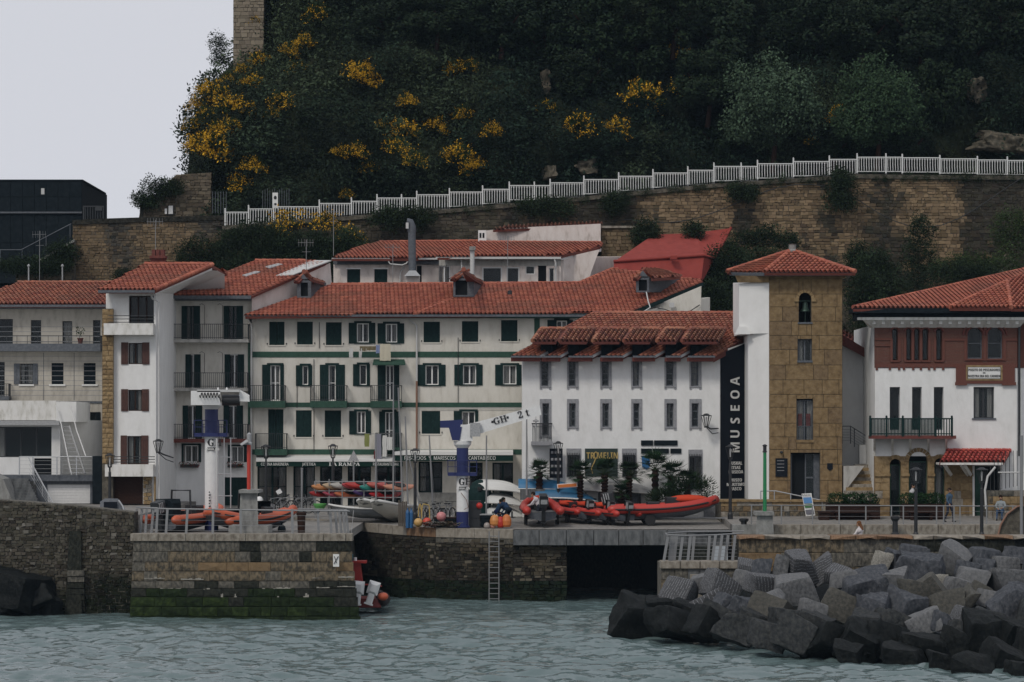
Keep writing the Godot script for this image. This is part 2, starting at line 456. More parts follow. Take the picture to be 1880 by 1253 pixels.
func build_water() -> void:
	var n1 := FastNoiseLite.new(); n1.seed = 3; n1.frequency = 1.15; n1.fractal_octaves = 3; n1.fractal_gain = 0.55
	var n2 := FastNoiseLite.new(); n2.seed = 9; n2.frequency = 0.13; n2.fractal_octaves = 2
	var x0 := -38.0; var x1 := 38.0; var d0 := 80.0; var d1 := 152.0
	var step := 0.18
	var nx := int((x1 - x0) / step); var nd := int((d1 - d0) / step)
	var v := PackedVector3Array(); var ix := PackedInt32Array()
	v.resize((nx + 1) * (nd + 1))
	var h := PackedFloat32Array(); h.resize(v.size())
	for j in nd + 1:
		for i in nx + 1:
			var x := x0 + i * step; var d := d0 + j * step
			var fade := clampf((146.0 - d) / 30.0, 0.6, 1.0)
			var y := (n1.get_noise_2d(x * .32, d) * 0.21 + n2.get_noise_2d(x * .5, d) * 0.2 + 0.02 * sin(d * 3.1 + x * .4 + 5.0 * n2.get_noise_2d(x, d))) * fade
			v[j * (nx + 1) + i] = Vector3(x, y, -d)
	var nor := PackedVector3Array(); nor.resize(v.size())
	for j in nd + 1:
		for i in nx + 1:
			var a := v[j * (nx + 1) + mini(i + 1, nx)].y - v[j * (nx + 1) + maxi(i - 1, 0)].y
			var b := v[mini(j + 1, nd) * (nx + 1) + i].y - v[maxi(j - 1, 0) * (nx + 1) + i].y
			nor[j * (nx + 1) + i] = Vector3(-a, 2 * step, b).normalized()
	ix.resize(nx * nd * 6)
	var q := 0
	for j in nd:
		for i in nx:
			var a := j * (nx + 1) + i; var b := a + 1; var c := a + nx + 1; var e := c + 1
			ix[q] = a; ix[q + 1] = c; ix[q + 2] = e; ix[q + 3] = a; ix[q + 4] = e; ix[q + 5] = b
			q += 6
	var arr := []
	arr.resize(Mesh.ARRAY_MAX)
	arr[Mesh.ARRAY_VERTEX] = v
	arr[Mesh.ARRAY_NORMAL] = nor
	arr[Mesh.ARRAY_INDEX] = ix
	var am := ArrayMesh.new()
	am.add_surface_from_arrays(Mesh.PRIMITIVE_TRIANGLES, arr)
	var o := MeshInstance3D.new()
	o.name = "water"
	o.mesh = am
	o.material_override = M("sea")
	add_child(o)
	o.set_meta("kind", "structure")
	org = Vector3.ZERO
	var m := mb()
	var yy := -0.02
	m.quad(Vector3(-700, yy, -d0), Vector3(700, yy, -d0), Vector3(700, yy, 600), Vector3(-700, yy, 600))
	m.quad(Vector3(-700, yy, -1400), Vector3(x0, yy, -1400), Vector3(x0, yy, -d0), Vector3(-700, yy, -d0))
	m.quad(Vector3(x1, yy, -152), Vector3(700, yy, -152), Vector3(700, yy, -d0), Vector3(x1, yy, -d0))
	struct("open_water", m, M("sea"))
	var bed := mb()
	bed.quad(Vector3(-200, -4, -160), Vector3(200, -4, -160), Vector3(200, -4, -40), Vector3(-200, -4, -40))
	struct("sea_bed", bed, M("slate_wet"))
# irregular coursed stones on an upright face from a to b (left to right as seen), each with its own colour
func rubble(m: MB, a: Vector3, b: Vector3, top_a: float, top_b: float, bottom: float, course: float, wide: Vector2, proud: float, tint: Callable, lean := 0.0) -> void:
	var along := Vector3(b.x - a.x, 0, b.z - a.z)
	var length := along.length()
	along = along / length
	var out := Vector3(-along.z, 0, along.x)
	if out.z < 0: out = -out
	var y := bottom
	var top := maxf(top_a, top_b)
	while y < top:
		var hgt := course * rr(.75, 1.3)
		var s := rr(-wide.x, 0)
		while s < length:
			var w := rr(wide.x, wide.y)
			var s0 := maxf(s, 0.0); var s1 := minf(s + w, length)
			s += w
			if s1 - s0 < 0.05: continue
			var lim := lerpf(top_a, top_b, (s0 + s1) * .5 / length)
			var y0 := y; var y1 := minf(y + hgt, lim)
			if y1 - y0 < 0.06: continue
			var g := 0.018
			var p := proud * rr(.1, 1.0)
			var f0 := Vector3(a.x, 0, a.z) + out * (p - lean * (y0 - bottom)); var f1 := Vector3(a.x, 0, a.z) + out * (p - lean * (y1 - bottom))
			var k0 := Vector3(a.x, 0, a.z) - out * (0.03 + lean * (y0 - bottom)); var k1 := Vector3(a.x, 0, a.z) - out * (0.03 + lean * (y1 - bottom))
			var j := func(q: Vector3, ss: float, yy: float) -> Vector3: return q + along * (ss + rr(-.035, .035)) + Vector3(0, yy + rr(-.03, .03), 0)
			m.col = tint.call((Vector3(a.x, y0, a.z) + along * s0))
			var tl: Vector3 = j.call(f1, s0 + g, y1 - g); var tr: Vector3 = j.call(f1, s1 - g, y1 - g); var br: Vector3 = j.call(f0, s1 - g, y0 + g); var bl: Vector3 = j.call(f0, s0 + g, y0 + g)
			var ktl := k1 + along * s0 + Vector3(0, y1, 0); var ktr := k1 + along * s1 + Vector3(0, y1, 0); var kbr := k0 + along * s1 + Vector3(0, y0, 0); var kbl := k0 + along * s0 + Vector3(0, y0, 0)
			m.quad(tl, tr, br, bl)
			m.quad(ktl, ktr, tr, tl); m.quad(bl, br, kbr, kbl); m.quad(ktl, tl, bl, kbl); m.quad(tr, ktr, kbr, br)
		y += hgt
var unit_blocks := []
func make_unit_blocks() -> void:
	org = Vector3.ZERO
	for k in 5:
		var m := mb()
		var j := func() -> float: return rr(-.035, .035)
		var f := []; var b := []
		for c in [[0, 0], [1, 0], [1, 1], [0, 1]]:
			f.append(Vector3(clampf(c[0] + (.035 if c[0] == 0 else -.035) + j.call(), 0, 1), clampf(c[1] + (.05 if c[1] == 0 else -.05) + j.call(), 0, 1), rr(-.12, .12)))
			b.append(Vector3(c[0], c[1], -0.55))
		var mid := Vector3(rr(.4, .6), rr(.4, .6), rr(.0, .3))
		for q in 4:
			var r := (q + 1) % 4
			m.tri(f[r], f[q], mid)
			m.quad(f[q], f[r], b[r] + Vector3(0, 0, .45), b[q] + Vector3(0, 0, .45))
			m.quad(b[q] + Vector3(0, 0, .45), b[r] + Vector3(0, 0, .45), b[r] - Vector3(0, 0, 1), b[q] - Vector3(0, 0, 1))
		unit_blocks.append(m.mesh())
	var flat := mb()
	flat.bevel(0, 1, 0, 1, -1, 0, .03)
	unit_blocks.append(flat.mesh())
# single blocks in courses over x0..x1; rows = [[y_top, y_bottom, [materials], w_min, w_max], ...] in metres
func courses(parent: Node3D, called: String, x0: float, x1: float, d: float, rows: Array, deep := .12, lean := 0.0, smooth := false, holes := []) -> void:
	var bottom: float = rows[-1][1]
	var n := 0
	for r in rows:
		n += 1
		var x = x0 - (rr(0, .5) * r[3] if not smooth else (n % 2) * .5 * r[3])
		while x < x1 - .02:
			var w := rr(r[3], r[4])
			var a := maxf(x, x0); var b := minf(x + w, x1)
			x += w
			if x1 - x < .16: b = x1; x = x1
			if b - a < .05: continue
			var spans := [[a, b, r[1], r[0]]]
			for h in holes:
				var cut := []
				for q in spans:
					if h[0] >= q[1] or h[1] <= q[0] or h[2] >= q[3] or h[3] <= q[2]: cut.append(q); continue
					if q[0] < h[0]: cut.append([q[0], h[0], q[2], q[3]])
					if q[1] > h[1]: cut.append([h[1], q[1], q[2], q[3]])
					var xa := maxf(q[0], h[0]); var xb := minf(q[1], h[1])
					if q[2] < h[2]: cut.append([xa, xb, q[2], h[2]])
					if q[3] > h[3]: cut.append([xa, xb, h[3], q[3]])
				spans = cut
			for q in spans:
				if q[1] - q[0] < .04 or q[3] - q[2] < .03: continue
				var g := .012 if smooth else .005
				var at := Vector3(q[0] + g, q[2] + g, -d + (rr(-.5, .5) * .03 if smooth == false else rr(-.006, .006)) - lean * (q[2] - bottom))
				var ms: Array = r[2]
				piece(parent, called, unit_blocks[5] if smooth else unit_blocks[rnd.randi() % 5], M(ms[rnd.randi() % ms.size()]), at - parent.position, Vector3(q[1] - q[0] - 2 * g, q[3] - q[2] - 2 * g, deep))
func railing_run(parent: Node3D, pts: Array, high: float, posts: Array, mat: Material, r := .03, wires := 4) -> void:
	var m := mb()
	var up := []
	for p in pts: up.append(p + Vector3(0, high, 0))
	m.tube(up, r * 1.2, -1, 6)
	part(parent, "handrail", m, mat)
	if wires > 0:
		m = mb()
		for k in wires:
			var row := []
			for p in pts: row.append(p + Vector3(0, high * (k + .6) / (wires + .6), 0))
			m.tube(row, r * .3, -1, 4)
		part(parent, "wires", m, mat)
	for p in posts:
		m = mb()
		m.box(p.x - r * 1.3, p.x + r * 1.3, p.y, p.y + high, p.z - r, p.z + r)
		part(parent, "post", m, mat)
var edge_y := [12.0, 22.0, 25.0, 27.5, 29.5, 31.5, 33.5, 35.3, 36.5, 38.5, 46.0, 70.0]
var edge_px := [300.0, 345.0, 332.0, 336.0, 340.0, 350.0, 366.0, 400.0, 418.0, 426.0, 434.0, 520.0]
func hill_left(y: float) -> float:
	for k in edge_y.size() - 1:
		if y <= edge_y[k + 1]:
			return X(lerpf(edge_px[k], edge_px[k + 1], clampf((y - edge_y[k]) / (edge_y[k + 1] - edge_y[k]), 0, 1)), 196.0)
	return X(520, 196)
func path_y(x: float) -> float:
	var px := x / 181.0 * FOCAL + 940.0
	var q := [[380, 418], [456, 413], [700, 391], [830, 382], [1010, 366], [1311, 336], [1574, 320], [1880, 323], [2400, 326]]
	for k in q.size() - 1:
		if px <= q[k + 1][0]:
			return Y(lerpf(q[k][1], q[k + 1][1], clampf((px - q[k][0]) / float(q[k + 1][0] - q[k][0]), 0, 1)), 181)
	return Y(326, 181)
func hill_point(s: float, y: float) -> Vector3:
	# s metres to the right of the left outline at height y
	var xl := hill_left(y)
	var x := xl + s
	var d := 185.5 + (y - 23.0) * .52
	d += noise.get_noise_2d(x * .9, y * 1.1) * 4.2 + noise.get_noise_2d(x * 3.4 + 90, y * 3.4) * 2.0
	if s < 9.0:
		var t := clampf(1.0 - s / 9.0, 0, 1)
		d += 11.0 * (1.0 - sqrt(maxf(0.0, 1.0 - t * t)))
	return Vector3(x, y, -d)
func slope_depth(px: float, py: float) -> float:
	var best := 1e9; var d := 190.0; var y := 18.0
	while y < 46.5:
		var hp := hill_point(maxf(0.0, (px - 940.0) / FOCAL * (186.0 + (y - 23.0) * .52) - hill_left(y)), y)
		var e := absf(LEVEL - (hp.y - EYE) / -hp.z * FOCAL - py)
		if e < best: best = e; d = -hp.z
		y += .2
	return d
func build_hill() -> void:
	org = Vector3.ZERO
	var m := mb()
	var ys := []
	var y := 14.0
	while y < 47.0:
		ys.append(y); y += .8
	var ss := [0.0, .15, .5, 1.0, 1.7, 2.6, 3.6]
	while ss[-1] < 110.0: ss.append(ss[-1] + .95)
	var rows := []
	for yy in ys:
		var row := []
		row.append(Vector3(hill_left(yy) + 14.0, yy, -250.0))
		row.append(Vector3(hill_left(yy) + 1.5, yy, -215.0 - (yy - 23) * .4))
		for s in ss: row.append(hill_point(s, yy))
		rows.append(row)
	rows.reverse()
	m.loft(rows, false)
	struct("hillside", m, M("soil"))
	make_unit_blocks()
	# path behind the white fence
	m = mb()
	for k in 60:
		var xa := X(395, 181) + k * 1.1; var xb := xa + 1.1
		m.quad(Vector3(xa, path_y(xa), -188), Vector3(xb, path_y(xb), -188), Vector3(xb, path_y(xb), -180.2), Vector3(xa, path_y(xa), -180.2))
	struct("hill_path", m, M("paving"))
	# retaining wall below it
	var t := thing("retaining_wall", "long old rubble stone retaining wall below the white hillside fence", "wall", Vector3(X(1300, 180), 11, -180))
	m = mb()
	var q := [[408, 416], [700, 393], [830, 384], [1010, 368], [1311, 338], [1574, 321], [1880, 324], [2100, 325]]
	for k in q.size() - 1:
		var a := W(q[k][0], q[k][1], 180); var b := W(q[k + 1][0], q[k + 1][1], 180)
		m.hexa(Vector3(a.x, 9, -183), Vector3(b.x, 9, -183), Vector3(b.x, b.y, -183), Vector3(a.x, a.y, -183), Vector3(a.x, 9, -180), Vector3(b.x, 9, -180), Vector3(b.x, b.y, -180), Vector3(a.x, a.y, -180))
	part(t, "core", m, M("mortar"))
	m = mb(true)
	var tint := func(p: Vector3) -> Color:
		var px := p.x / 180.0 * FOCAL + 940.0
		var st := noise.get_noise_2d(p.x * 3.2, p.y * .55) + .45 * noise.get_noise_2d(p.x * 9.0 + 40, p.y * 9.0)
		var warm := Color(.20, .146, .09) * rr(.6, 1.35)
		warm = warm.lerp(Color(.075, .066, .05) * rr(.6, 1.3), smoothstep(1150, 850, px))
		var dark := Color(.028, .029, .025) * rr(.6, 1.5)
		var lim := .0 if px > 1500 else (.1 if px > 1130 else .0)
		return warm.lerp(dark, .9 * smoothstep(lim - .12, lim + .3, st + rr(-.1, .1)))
	for k in q.size() - 1:
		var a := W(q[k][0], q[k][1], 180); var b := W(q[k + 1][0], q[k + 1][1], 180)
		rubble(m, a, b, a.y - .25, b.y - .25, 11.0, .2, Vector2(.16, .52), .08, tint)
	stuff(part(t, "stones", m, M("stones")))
	m = mb()
	for k in q.size() - 1:
		var a := W(q[k][0], q[k][1], 180); var b := W(q[k + 1][0], q[k + 1][1], 180)
		m.hexa(Vector3(a.x, a.y - .25, -180.6), Vector3(b.x, b.y - .25, -180.6), Vector3(b.x, b.y + .02, -180.6), Vector3(a.x, a.y + .02, -180.6), Vector3(a.x, a.y - .25, -179.82), Vector3(b.x, b.y - .25, -179.82), Vector3(b.x, b.y + .02, -179.82), Vector3(a.x, a.y + .02, -179.82))
	part(t, "coping", m, M("mortar"))
	# cable drooping over the wall
	m = mb()
	var cab := []
	for k in 26:
		var px := 1130 + k * 30.0
		cab.append(W(px, 405 - 60 * pow(float(k) / 25.0, .5) + 26 * sin(k * .42) + (40.0 if k > 14 else 0.0) * sin((k - 14) * .28), 179.6))
	m.tube(cab, .03, -1, 4)
	part(t, "cable", m, M("iron"))
	# white fence, one panel between each pair of posts
	var f := thing("hillside_fence", "long white metal fence stepping up along the hillside path", "fence", Vector3(X(1150, 180.4), 25, -180.4))
	var sec := [[413, 456, 387], [456, 502, 381], [502, 586, 377], [586, 645, 371], [645, 692, 367], [692, 737, 361], [737, 765, 361], [765, 825, 355], [825, 886, 350], [886, 935, 345], [935, 981, 338], [981, 1010, 338], [1010, 1072, 333], [1072, 1136, 327], [1136, 1199, 321], [1199, 1263, 315], [1263, 1311, 310], [1311, 1361, 303], [1361, 1391, 303], [1391, 1457, 298], [1457, 1523, 294], [1523, 1574, 290], [1574, 1627, 286], [1627, 1657, 286], [1657, 1726, 287], [1726, 1795, 289], [1795, 1850, 291], [1850, 1920, 292]]
	for s in sec:
		m = mb()
		var xa := X(s[0], 180.4) + .04; var xb := X(s[1], 180.4) - .04; var yt := Y(s[2] + 2, 180.4); var yb := yt - 1.0
		m.box(xa, xb, yt - .06, yt, -180.43, -180.37)
		m.box(xa, xb, yb, yb + .05, -180.43, -180.37)
		var nbar := int((xb - xa) / .165)
		for k in nbar:
			var xx := xa + (k + .5) * (xb - xa) / nbar
			m.tube([Vector3(xx, yt - .05, -180.4), Vector3(xx, yb + .42, -180.4), Vector3(xx, yb + .2, -180.3), Vector3(xx, yb + .03, -180.38)], .025, -1, 4, false)
			if k < nbar - 1:
				var w: float = (xb - xa) / nbar
				m.tube([Vector3(xx, yt - .24, -180.4), Vector3(xx + w * .25, yt - .11, -180.4), Vector3(xx + w * .75, yt - .11, -180.4), Vector3(xx + w, yt - .24, -180.4)], .014, -1, 3, false)
		part(f, "panel", m, M("white_fence"))
		m = mb()
		var xp := X(s[0], 180.4)
		m.box(xp - .045, xp + .045, yb - .3, yt + .14, -180.445, -180.355)
		m.ball(Vector3(xp, yt + .18, -180.4), Vector3(.055, .06, .055), 4, 6)
		part(f, "post", m, M("white_fence"))
	# stone wall on the left of the hill, and the sloping one above it
	t = thing("stone_terrace_wall", "tall tan rubble wall left of the bushes above the red chimney", "wall", W(270, 540, 185))
	var tan_tint := func(p: Vector3) -> Color:
		var st := noise.get_noise_2d(p.x * 3.0 + 7, p.y * .8 + 3)
		return (Color(.17, .125, .078) * rr(.62, 1.3)).lerp(Color(.055, .052, .045) * rr(.6, 1.4), smoothstep(-.05, .35, st + rr(-.1, .1)))
	var prof := [[133, 405], [200, 402], [262, 400], [340, 398], [418, 396]]
	m = mb(); var ms := mb(true); var mc := mb()
	for k in prof.size() - 1:
		var a := W(prof[k][0], prof[k][1], 185); var b := W(prof[k + 1][0], prof[k + 1][1], 185)
		m.hexa(Vector3(a.x, 14, -187.5), Vector3(b.x, 14, -187.5), Vector3(b.x, b.y, -187.5), Vector3(a.x, a.y, -187.5), Vector3(a.x, 14, -185), Vector3(b.x, 14, -185), Vector3(b.x, b.y, -185), Vector3(a.x, a.y, -185))
		rubble(ms, a, b, a.y - .3, b.y - .3, 15.0, .18, Vector2(.16, .46), .07, tan_tint)
		mc.hexa(Vector3(a.x, a.y - .3, -186), Vector3(b.x, b.y - .3, -186), Vector3(b.x, b.y + .02, -186), Vector3(a.x, a.y + .02, -186), Vector3(a.x, a.y - .3, -184.85), Vector3(b.x, b.y - .3, -184.85), Vector3(b.x, b.y + .02, -184.85), Vector3(a.x, a.y + .02, -184.85))
	part(t, "core", m, M("mortar"))
	stuff(part(t, "stones", ms, M("stones")))
	part(t, "coping", mc, M("mortar_dark"))
	t = thing("bastion_ruin", "sloping grey brown stone wall with a small pale notice at the hill foot", "wall", W(320, 400, 189))
	m = mb()
	var pl := []
	for c in [[254, 402], [260, 372], [292, 352], [322, 322], [386, 317], [389, 402]]: pl.append([X(c[0], 189), Y(c[1], 189)])
	m.prism(pl, -193, -189)
	part(t, "core", m, M("mortar"))
	m = mb(true)
	var grey_tint := func(p: Vector3) -> Color: return (Color(.135, .112, .082) * rr(.55, 1.35)).lerp(Color(.05, .05, .04), smoothstep(.1, .3, noise.get_noise_2d(p.x * 2.5, p.y * 2.0 + 30)))
	for c in [[256, 292, 370, 352], [292, 322, 353, 323], [322, 388, 321, 317]]:
		rubble(m, W(c[0], 402, 189), W(c[1], 402, 189), Y(c[2], 189), Y(c[3], 189), Y(402, 189), .22, Vector2(.2, .5), .09, grey_tint)
	stuff(part(t, "stones", m, M("stones")))
	m = mb(); m.box(X(308, 188.8), X(318, 188.8), Y(394, 188.8), Y(377, 188.8), -188.86, -188.8)
	var nb := part(t, "notice_board", m, M("iron"))
	m = mb(); m.box(X(309, 188.8), X(317, 188.8), Y(393, 188.8), Y(378, 188.8), -188.8, -188.78)
	part(nb, "sheet", m, M("white_paint"))
	m = mb(); m.box(X(302, 188.8), X(306, 188.8), Y(393, 188.8), Y(383, 188.8), -188.86, -188.8)
	part(t, "notice_plate", m, M("white_paint"))
	# castle wall high on the left
	t = thing("castle_wall", "pale grey brown castle wall rising at the top of the hill", "wall", W(455, 95, 196.5))
	m = mb()
	m.box(X(428, 196.5), X(484, 196.5), Y(140, 196.5), Y(-120, 196.5), -201, -196.5)
	part(t, "core", m, M("mortar"))
	m = mb(true)
	var castle_tint := func(_p: Vector3) -> Color: return Color(.21, .178, .135) * rr(.7, 1.25)
	rubble(m, W(428, 0, 196.5), W(484, 0, 196.5), Y(-120, 196.5), Y(-120, 196.5), Y(140, 196.5), .25, Vector2(.25, .6), .06, castle_tint)
	stuff(part(t, "stones", m, M("stones")))
	# rough cliff under the right part of the wall
	org = Vector3.ZERO
	m = mb()
	rows = []
	for j in 30:
		var row := []
		for i in 60:
			var px := 1230.0 + i * 14.0
			var f2 := float(j) / 29.0
			var hi := 470.0 + 60.0 * absf(noise.get_noise_1d(px * .12)) * 3.0 - 40.0 * smoothstep(1780, 1900, px) + 60.0 * smoothstep(1420, 1560, px) * (1.0 - smoothstep(1700, 1850, px)) - 30 * smoothstep(1420, 1300, px)
			var py := lerpf(hi, 800, f2)
			var d := lerpf(180.2, 170.0, pow(f2, .7)) + noise.get_noise_2d(px * .2, py * .2) * 2.4 * minf(1.0, f2 * 6.0) + noise.get_noise_2d(px * .8, py * .8) * .9 * minf(1.0, f2 * 6.0)
			row.append(W(px, py, d))
		rows.append(row)
	m.loft(rows, false)
	struct("cliff", m, M("cliff"))
func deck(d: float) -> float: return 3.7 + .035 * (d - 141.0)
var edge := [[500, 151.0], [560, 149.0], [645, 146.5], [720, 143.6], [800, 141.6], [942, 140.5], [1225, 140.0]]
func build_ground() -> void:
	org = Vector3.ZERO
	var m := mb()
	# quay deck as a slab 0.75 m thick, its edge along the harbour
	var pts := []
	for e in edge: pts.append(Vector2(X(e[0], e[1]), e[1]))
	pts.append(Vector2(X(1345, 139.2), 139.2))
	pts.append(Vector2(60, 139.0))
	for k in pts.size() - 1:
		var a: Vector2 = pts[k]; var b: Vector2 = pts[k + 1]
		var ta := Vector3(a.x, deck(a.y), -a.y); var tb := Vector3(b.x, deck(b.y), -b.y)
		var fa := Vector3(a.x, deck(176), -176); var fb := Vector3(b.x, deck(176), -176)
		m.quad(fa, fb, tb, ta)
		var dn := Vector3(0, -.75, 0)
		m.quad(ta + dn, tb + dn, fb + dn, fa + dn)
	var ea := Vector3(X(500, 151), 0, 0)
	m.quad(Vector3(-60, deck(176), -176), Vector3(ea.x, deck(176), -176), Vector3(ea.x, deck(151), -151), Vector3(-60, deck(151), -151))
	struct("quay_deck", m, M("paving"))
	m = mb()
	m.box(-60, X(262, 137), -1, 4.62, -176, -131.5)
	struct("upper_promenade", m, M("paving"))
	# land under the town
	m = mb()
	m.quad(Vector3(-60, 8, -186), Vector3(70, 8, -186), Vector3(70, 4.85, -174), Vector3(-60, 4.85, -174))
	m.quad(Vector3(-60, 15, -186), Vector3(70, 15, -186), Vector3(70, 8, -186), Vector3(-60, 8, -186))
	m.quad(Vector3(-400, 6, -700), Vector3(400, 6, -700), Vector3(400, 15, -186), Vector3(-400, 15, -186))
	struct("town_ground", m, M("soil"))
func build_sea_walls() -> void:
	# left sea wall
	var t := thing("sea_wall", "weathered grey sea wall dark with weed at its foot, left edge", "wall", Vector3(X(110, 131), 0, -131))
	var m := mb()
	var pts := [[-60, 913], [0, 918], [100, 926], [140, 929], [246, 941]]
	for k in pts.size() - 1:
		var a := W(pts[k][0], pts[k][1], 131); var b := W(pts[k + 1][0], pts[k + 1][1], 131)
		m.hexa(Vector3(a.x, -3, -132.4), Vector3(b.x, -3, -132.4), Vector3(b.x, b.y, -132.4), Vector3(a.x, a.y, -132.4), Vector3(a.x, -3, -131), Vector3(b.x, -3, -131), Vector3(b.x, b.y, -131), Vector3(a.x, a.y, -131))
	part(t, "core", m, M("quay_grey"))
	m = mb(true)
	var sea_tint := func(p: Vector3) -> Color:
		var c := Color(.075, .068, .054) * rr(.5, 1.4)
		if rnd.randf() < .05: c = Color(.16, .15, .13) * rr(.8, 1.2)
		var st := noise.get_noise_2d(p.x * 4.0, p.y * 4.0)
		var k := smoothstep(2.2 + st * 1.5, .9 + st * 1.5, p.y)
		return c.lerp(Color(.015, .018, .012) * rr(.7, 1.5), k)
	for k in pts.size() - 1:
		var a := W(pts[k][0], pts[k][1], 131); var b := W(pts[k + 1][0], pts[k + 1][1], 131)
		rubble(m, a, b, a.y - .04, b.y - .04, -.4, .15, Vector2(.12, .34), .09, sea_tint)
	stuff(part(t, "stones", m, M("stones")))
	m = mb()
	m.hexa(W(118, 1145, 131.2), W(152, 1145, 131.2), W(150, 975, 131.2), W(126, 975, 131.2), W(118, 1145, 130.6), W(150, 1145, 130.6), W(148, 975, 130.85), W(127, 975, 130.85))
	part(t, "buttress", m, M("quay_black"))
	for k in 7:
		m = mb()
		m.box(X(122, 130.3), X(152, 130.3), .1 + k * .29, .1 + k * .29 + .26, -131, -130.55 + k * .05 - .25)
		part(t, "step", m, M("quay_black") if k < 5 else M("quay_grey"))
	# bastion
	t = thing("stone_bastion", "tan ashlar quay bastion with green weed at its foot", "bastion", Vector3(X(445, 128), 0, -128))
	var xa := X(244, 128); var xb := X(641, 128)
	m = mb()
	m.hexa(Vector3(X(236, 127.5), -3, -147), Vector3(X(662, 127.4) - .75, -3, -147), Vector3(xb - .95, 3.7, -147), Vector3(xa, 3.7, -147), Vector3(X(237, 127.5), -3, -127.65), Vector3(X(659, 127.4), -3, -127.65), Vector3(xb - .02, 3.7, -128.25), Vector3(xa, 3.7, -128.25))
	part(t, "core", m, M("mortar_dark"))
	var rows := []
	var ly = [[3.62, 3.12, ["quay_grey", "quay_black", "quay_grey"]], [3.12, 2.62, ["quay_tan", "quay_grey", "quay_tan"]], [2.62, 2.2, ["quay_tan", "sandstone_brown", "quay_tan", "quay_grey"]], [2.2, 1.74, ["quay_tan", "quay_grey", "quay_tan"]], [1.74, 1.4, ["quay_grey", "quay_black", "quay_grey"]], [1.4, 1.0, ["quay_black", "weed_dark", "quay_black"]], [1.0, .55, ["weed_dark", "weed_dark", "weed_green", "quay_black"]], [.55, .1, ["weed_green", "weed_dark"]], [.1, -.5, ["weed_dark"]]]
	for r in ly:
		# the foot is wider than the top: the batter of the right-hand end
		var f: float = (3.62 - r[1]) / 3.62
		var cut := X(rr(455, 500), 127.5)
		var dim: Array = r[2] + ["quay_black", "quay_grey", "quay_black"] if r[1] > 1.3 else r[2]
		courses(t, "block", lerpf(xa, X(237, 127.5), f), cut, 128.2 - f * .55, [[r[0], r[1], r[2], .55, 1.35]], .16)
		courses(t, "block", cut, lerpf(xb, X(659, 127.5), f), 128.2 - f * .55, [[r[0], r[1], dim, .55, 1.35]], .16)
	# coping of the bastion and its paved top
	var x := xa - .15
	while x < xb + .1:
		var w := minf(rr(1.0, 1.5), xb + .15 - x)
		piece(t, "coping_stone", unit_blocks[5], M("coping_stone"), Vector3(x + .008, 3.62, -128.02) - t.position, Vector3(w - .016, .34, 1.0))
		x += w
	m = mb()
	m.box(xa, xb - .3, 3.5, 3.9, -147, -129.03)
	part(t, "paving", m, M("paving"))
	# salt crusts on the joints
	for c in [[262, 1058, 300, 1064], [292, 1079, 330, 1083], [330, 1059, 372, 1066], [372, 1080, 395, 1084], [480, 1080, 520, 1083], [506, 1078, 532, 1082], [556, 1079, 566, 1098], [508, 1083, 511, 1098], [533, 1083, 536, 1096], [580, 1078, 604, 1081], [620, 1058, 648, 1062], [618, 1076, 652, 1079], [572, 1060, 590, 1063], [404, 1084, 408, 1098], [428, 1086, 433, 1100], [518, 1060, 521, 1078]]:
		m = mb()
		var dd := 127.5 + (3.62 - Y((c[1] + c[3]) * .5, 127.6)) * -.0 + .02
		var x0 := X(c[0], dd); var x1 := X(c[2], dd); var y1 := Y(c[1], dd); var y0 := Y(c[3], dd)
		var nq := maxi(3, int((x1 - x0) / .12))
		var yy := Y((c[1] + c[3]) * .5, dd)
		var zf := -128.2 + (3.62 - yy) / 3.62 * .55 + .06
		for k in nq:
			var u0 := lerpf(x0, x1, float(k) / nq); var u1 := lerpf(x0, x1, float(k + 1) / nq)
			var ht := (y1 - y0) * rr(.1, .75)
			m.hexa(Vector3(u0, y0 + rr(-.03, .03), zf - .06), Vector3(u1, y0 + rr(-.03, .03), zf - .06), Vector3(u1, y0 + ht, zf - .06), Vector3(u0, y0 + ht, zf - .06), Vector3(u0, y0, zf), Vector3(u1, y0, zf), Vector3(u1, y0 + ht * .9, zf - .01), Vector3(u0, y0 + ht * .9, zf - .01))
		part(t, "salt_crust", m, M("salt_white"))
	# quay wall between the bastion and the bridge
	t = thing("quay_wall", "dark stained stone quay wall behind the steel ladder", "wall", Vector3(X(840, 141), 0, -141))
	m = mb()
	for k in edge.size() - 2:
		var p0 := Vector3(X(edge[k][0], edge[k][1]), 0, -edge[k][1]); var p1 := Vector3(X(edge[k + 1][0], edge[k + 1][1]), 0, -edge[k + 1][1])
		var h0 := deck(edge[k][1]) - .45; var h1 := deck(edge[k + 1][1]) - .45
		m.hexa(p0 + Vector3(0, -3, -4), p1 + Vector3(0, -3, -4), p1 + Vector3(0, h1, -4), p0 + Vector3(0, h0, -4), p0 + Vector3(0, -3, 0), p1 + Vector3(0, -3, 0), p1 + Vector3(0, h1, 0), p0 + Vector3(0, h0, 0))
	m.box(X(942, 140.5), X(1040, 140.5), -3, 2.94, -168, -140.5)
	part(t, "core", m, M("mortar_dark"))
	m = mb(true)
	var dark_tint := func(p: Vector3) -> Color:
		var st := noise.get_noise_2d(p.x * 5.0 + 11, p.y * 5.0)
		var c := Color(.034, .031, .025) * rr(.5, 1.6)
		if st > .14 and p.y > 1.0: c = Color(.085, .072, .052) * rr(.6, 1.3)
		if rnd.randf() < .05 and p.y > .8: c = Color(.13, .115, .09)
		if p.y < 1.0: c = Color(.014, .02, .013) * rr(.6, 1.5)
		return c
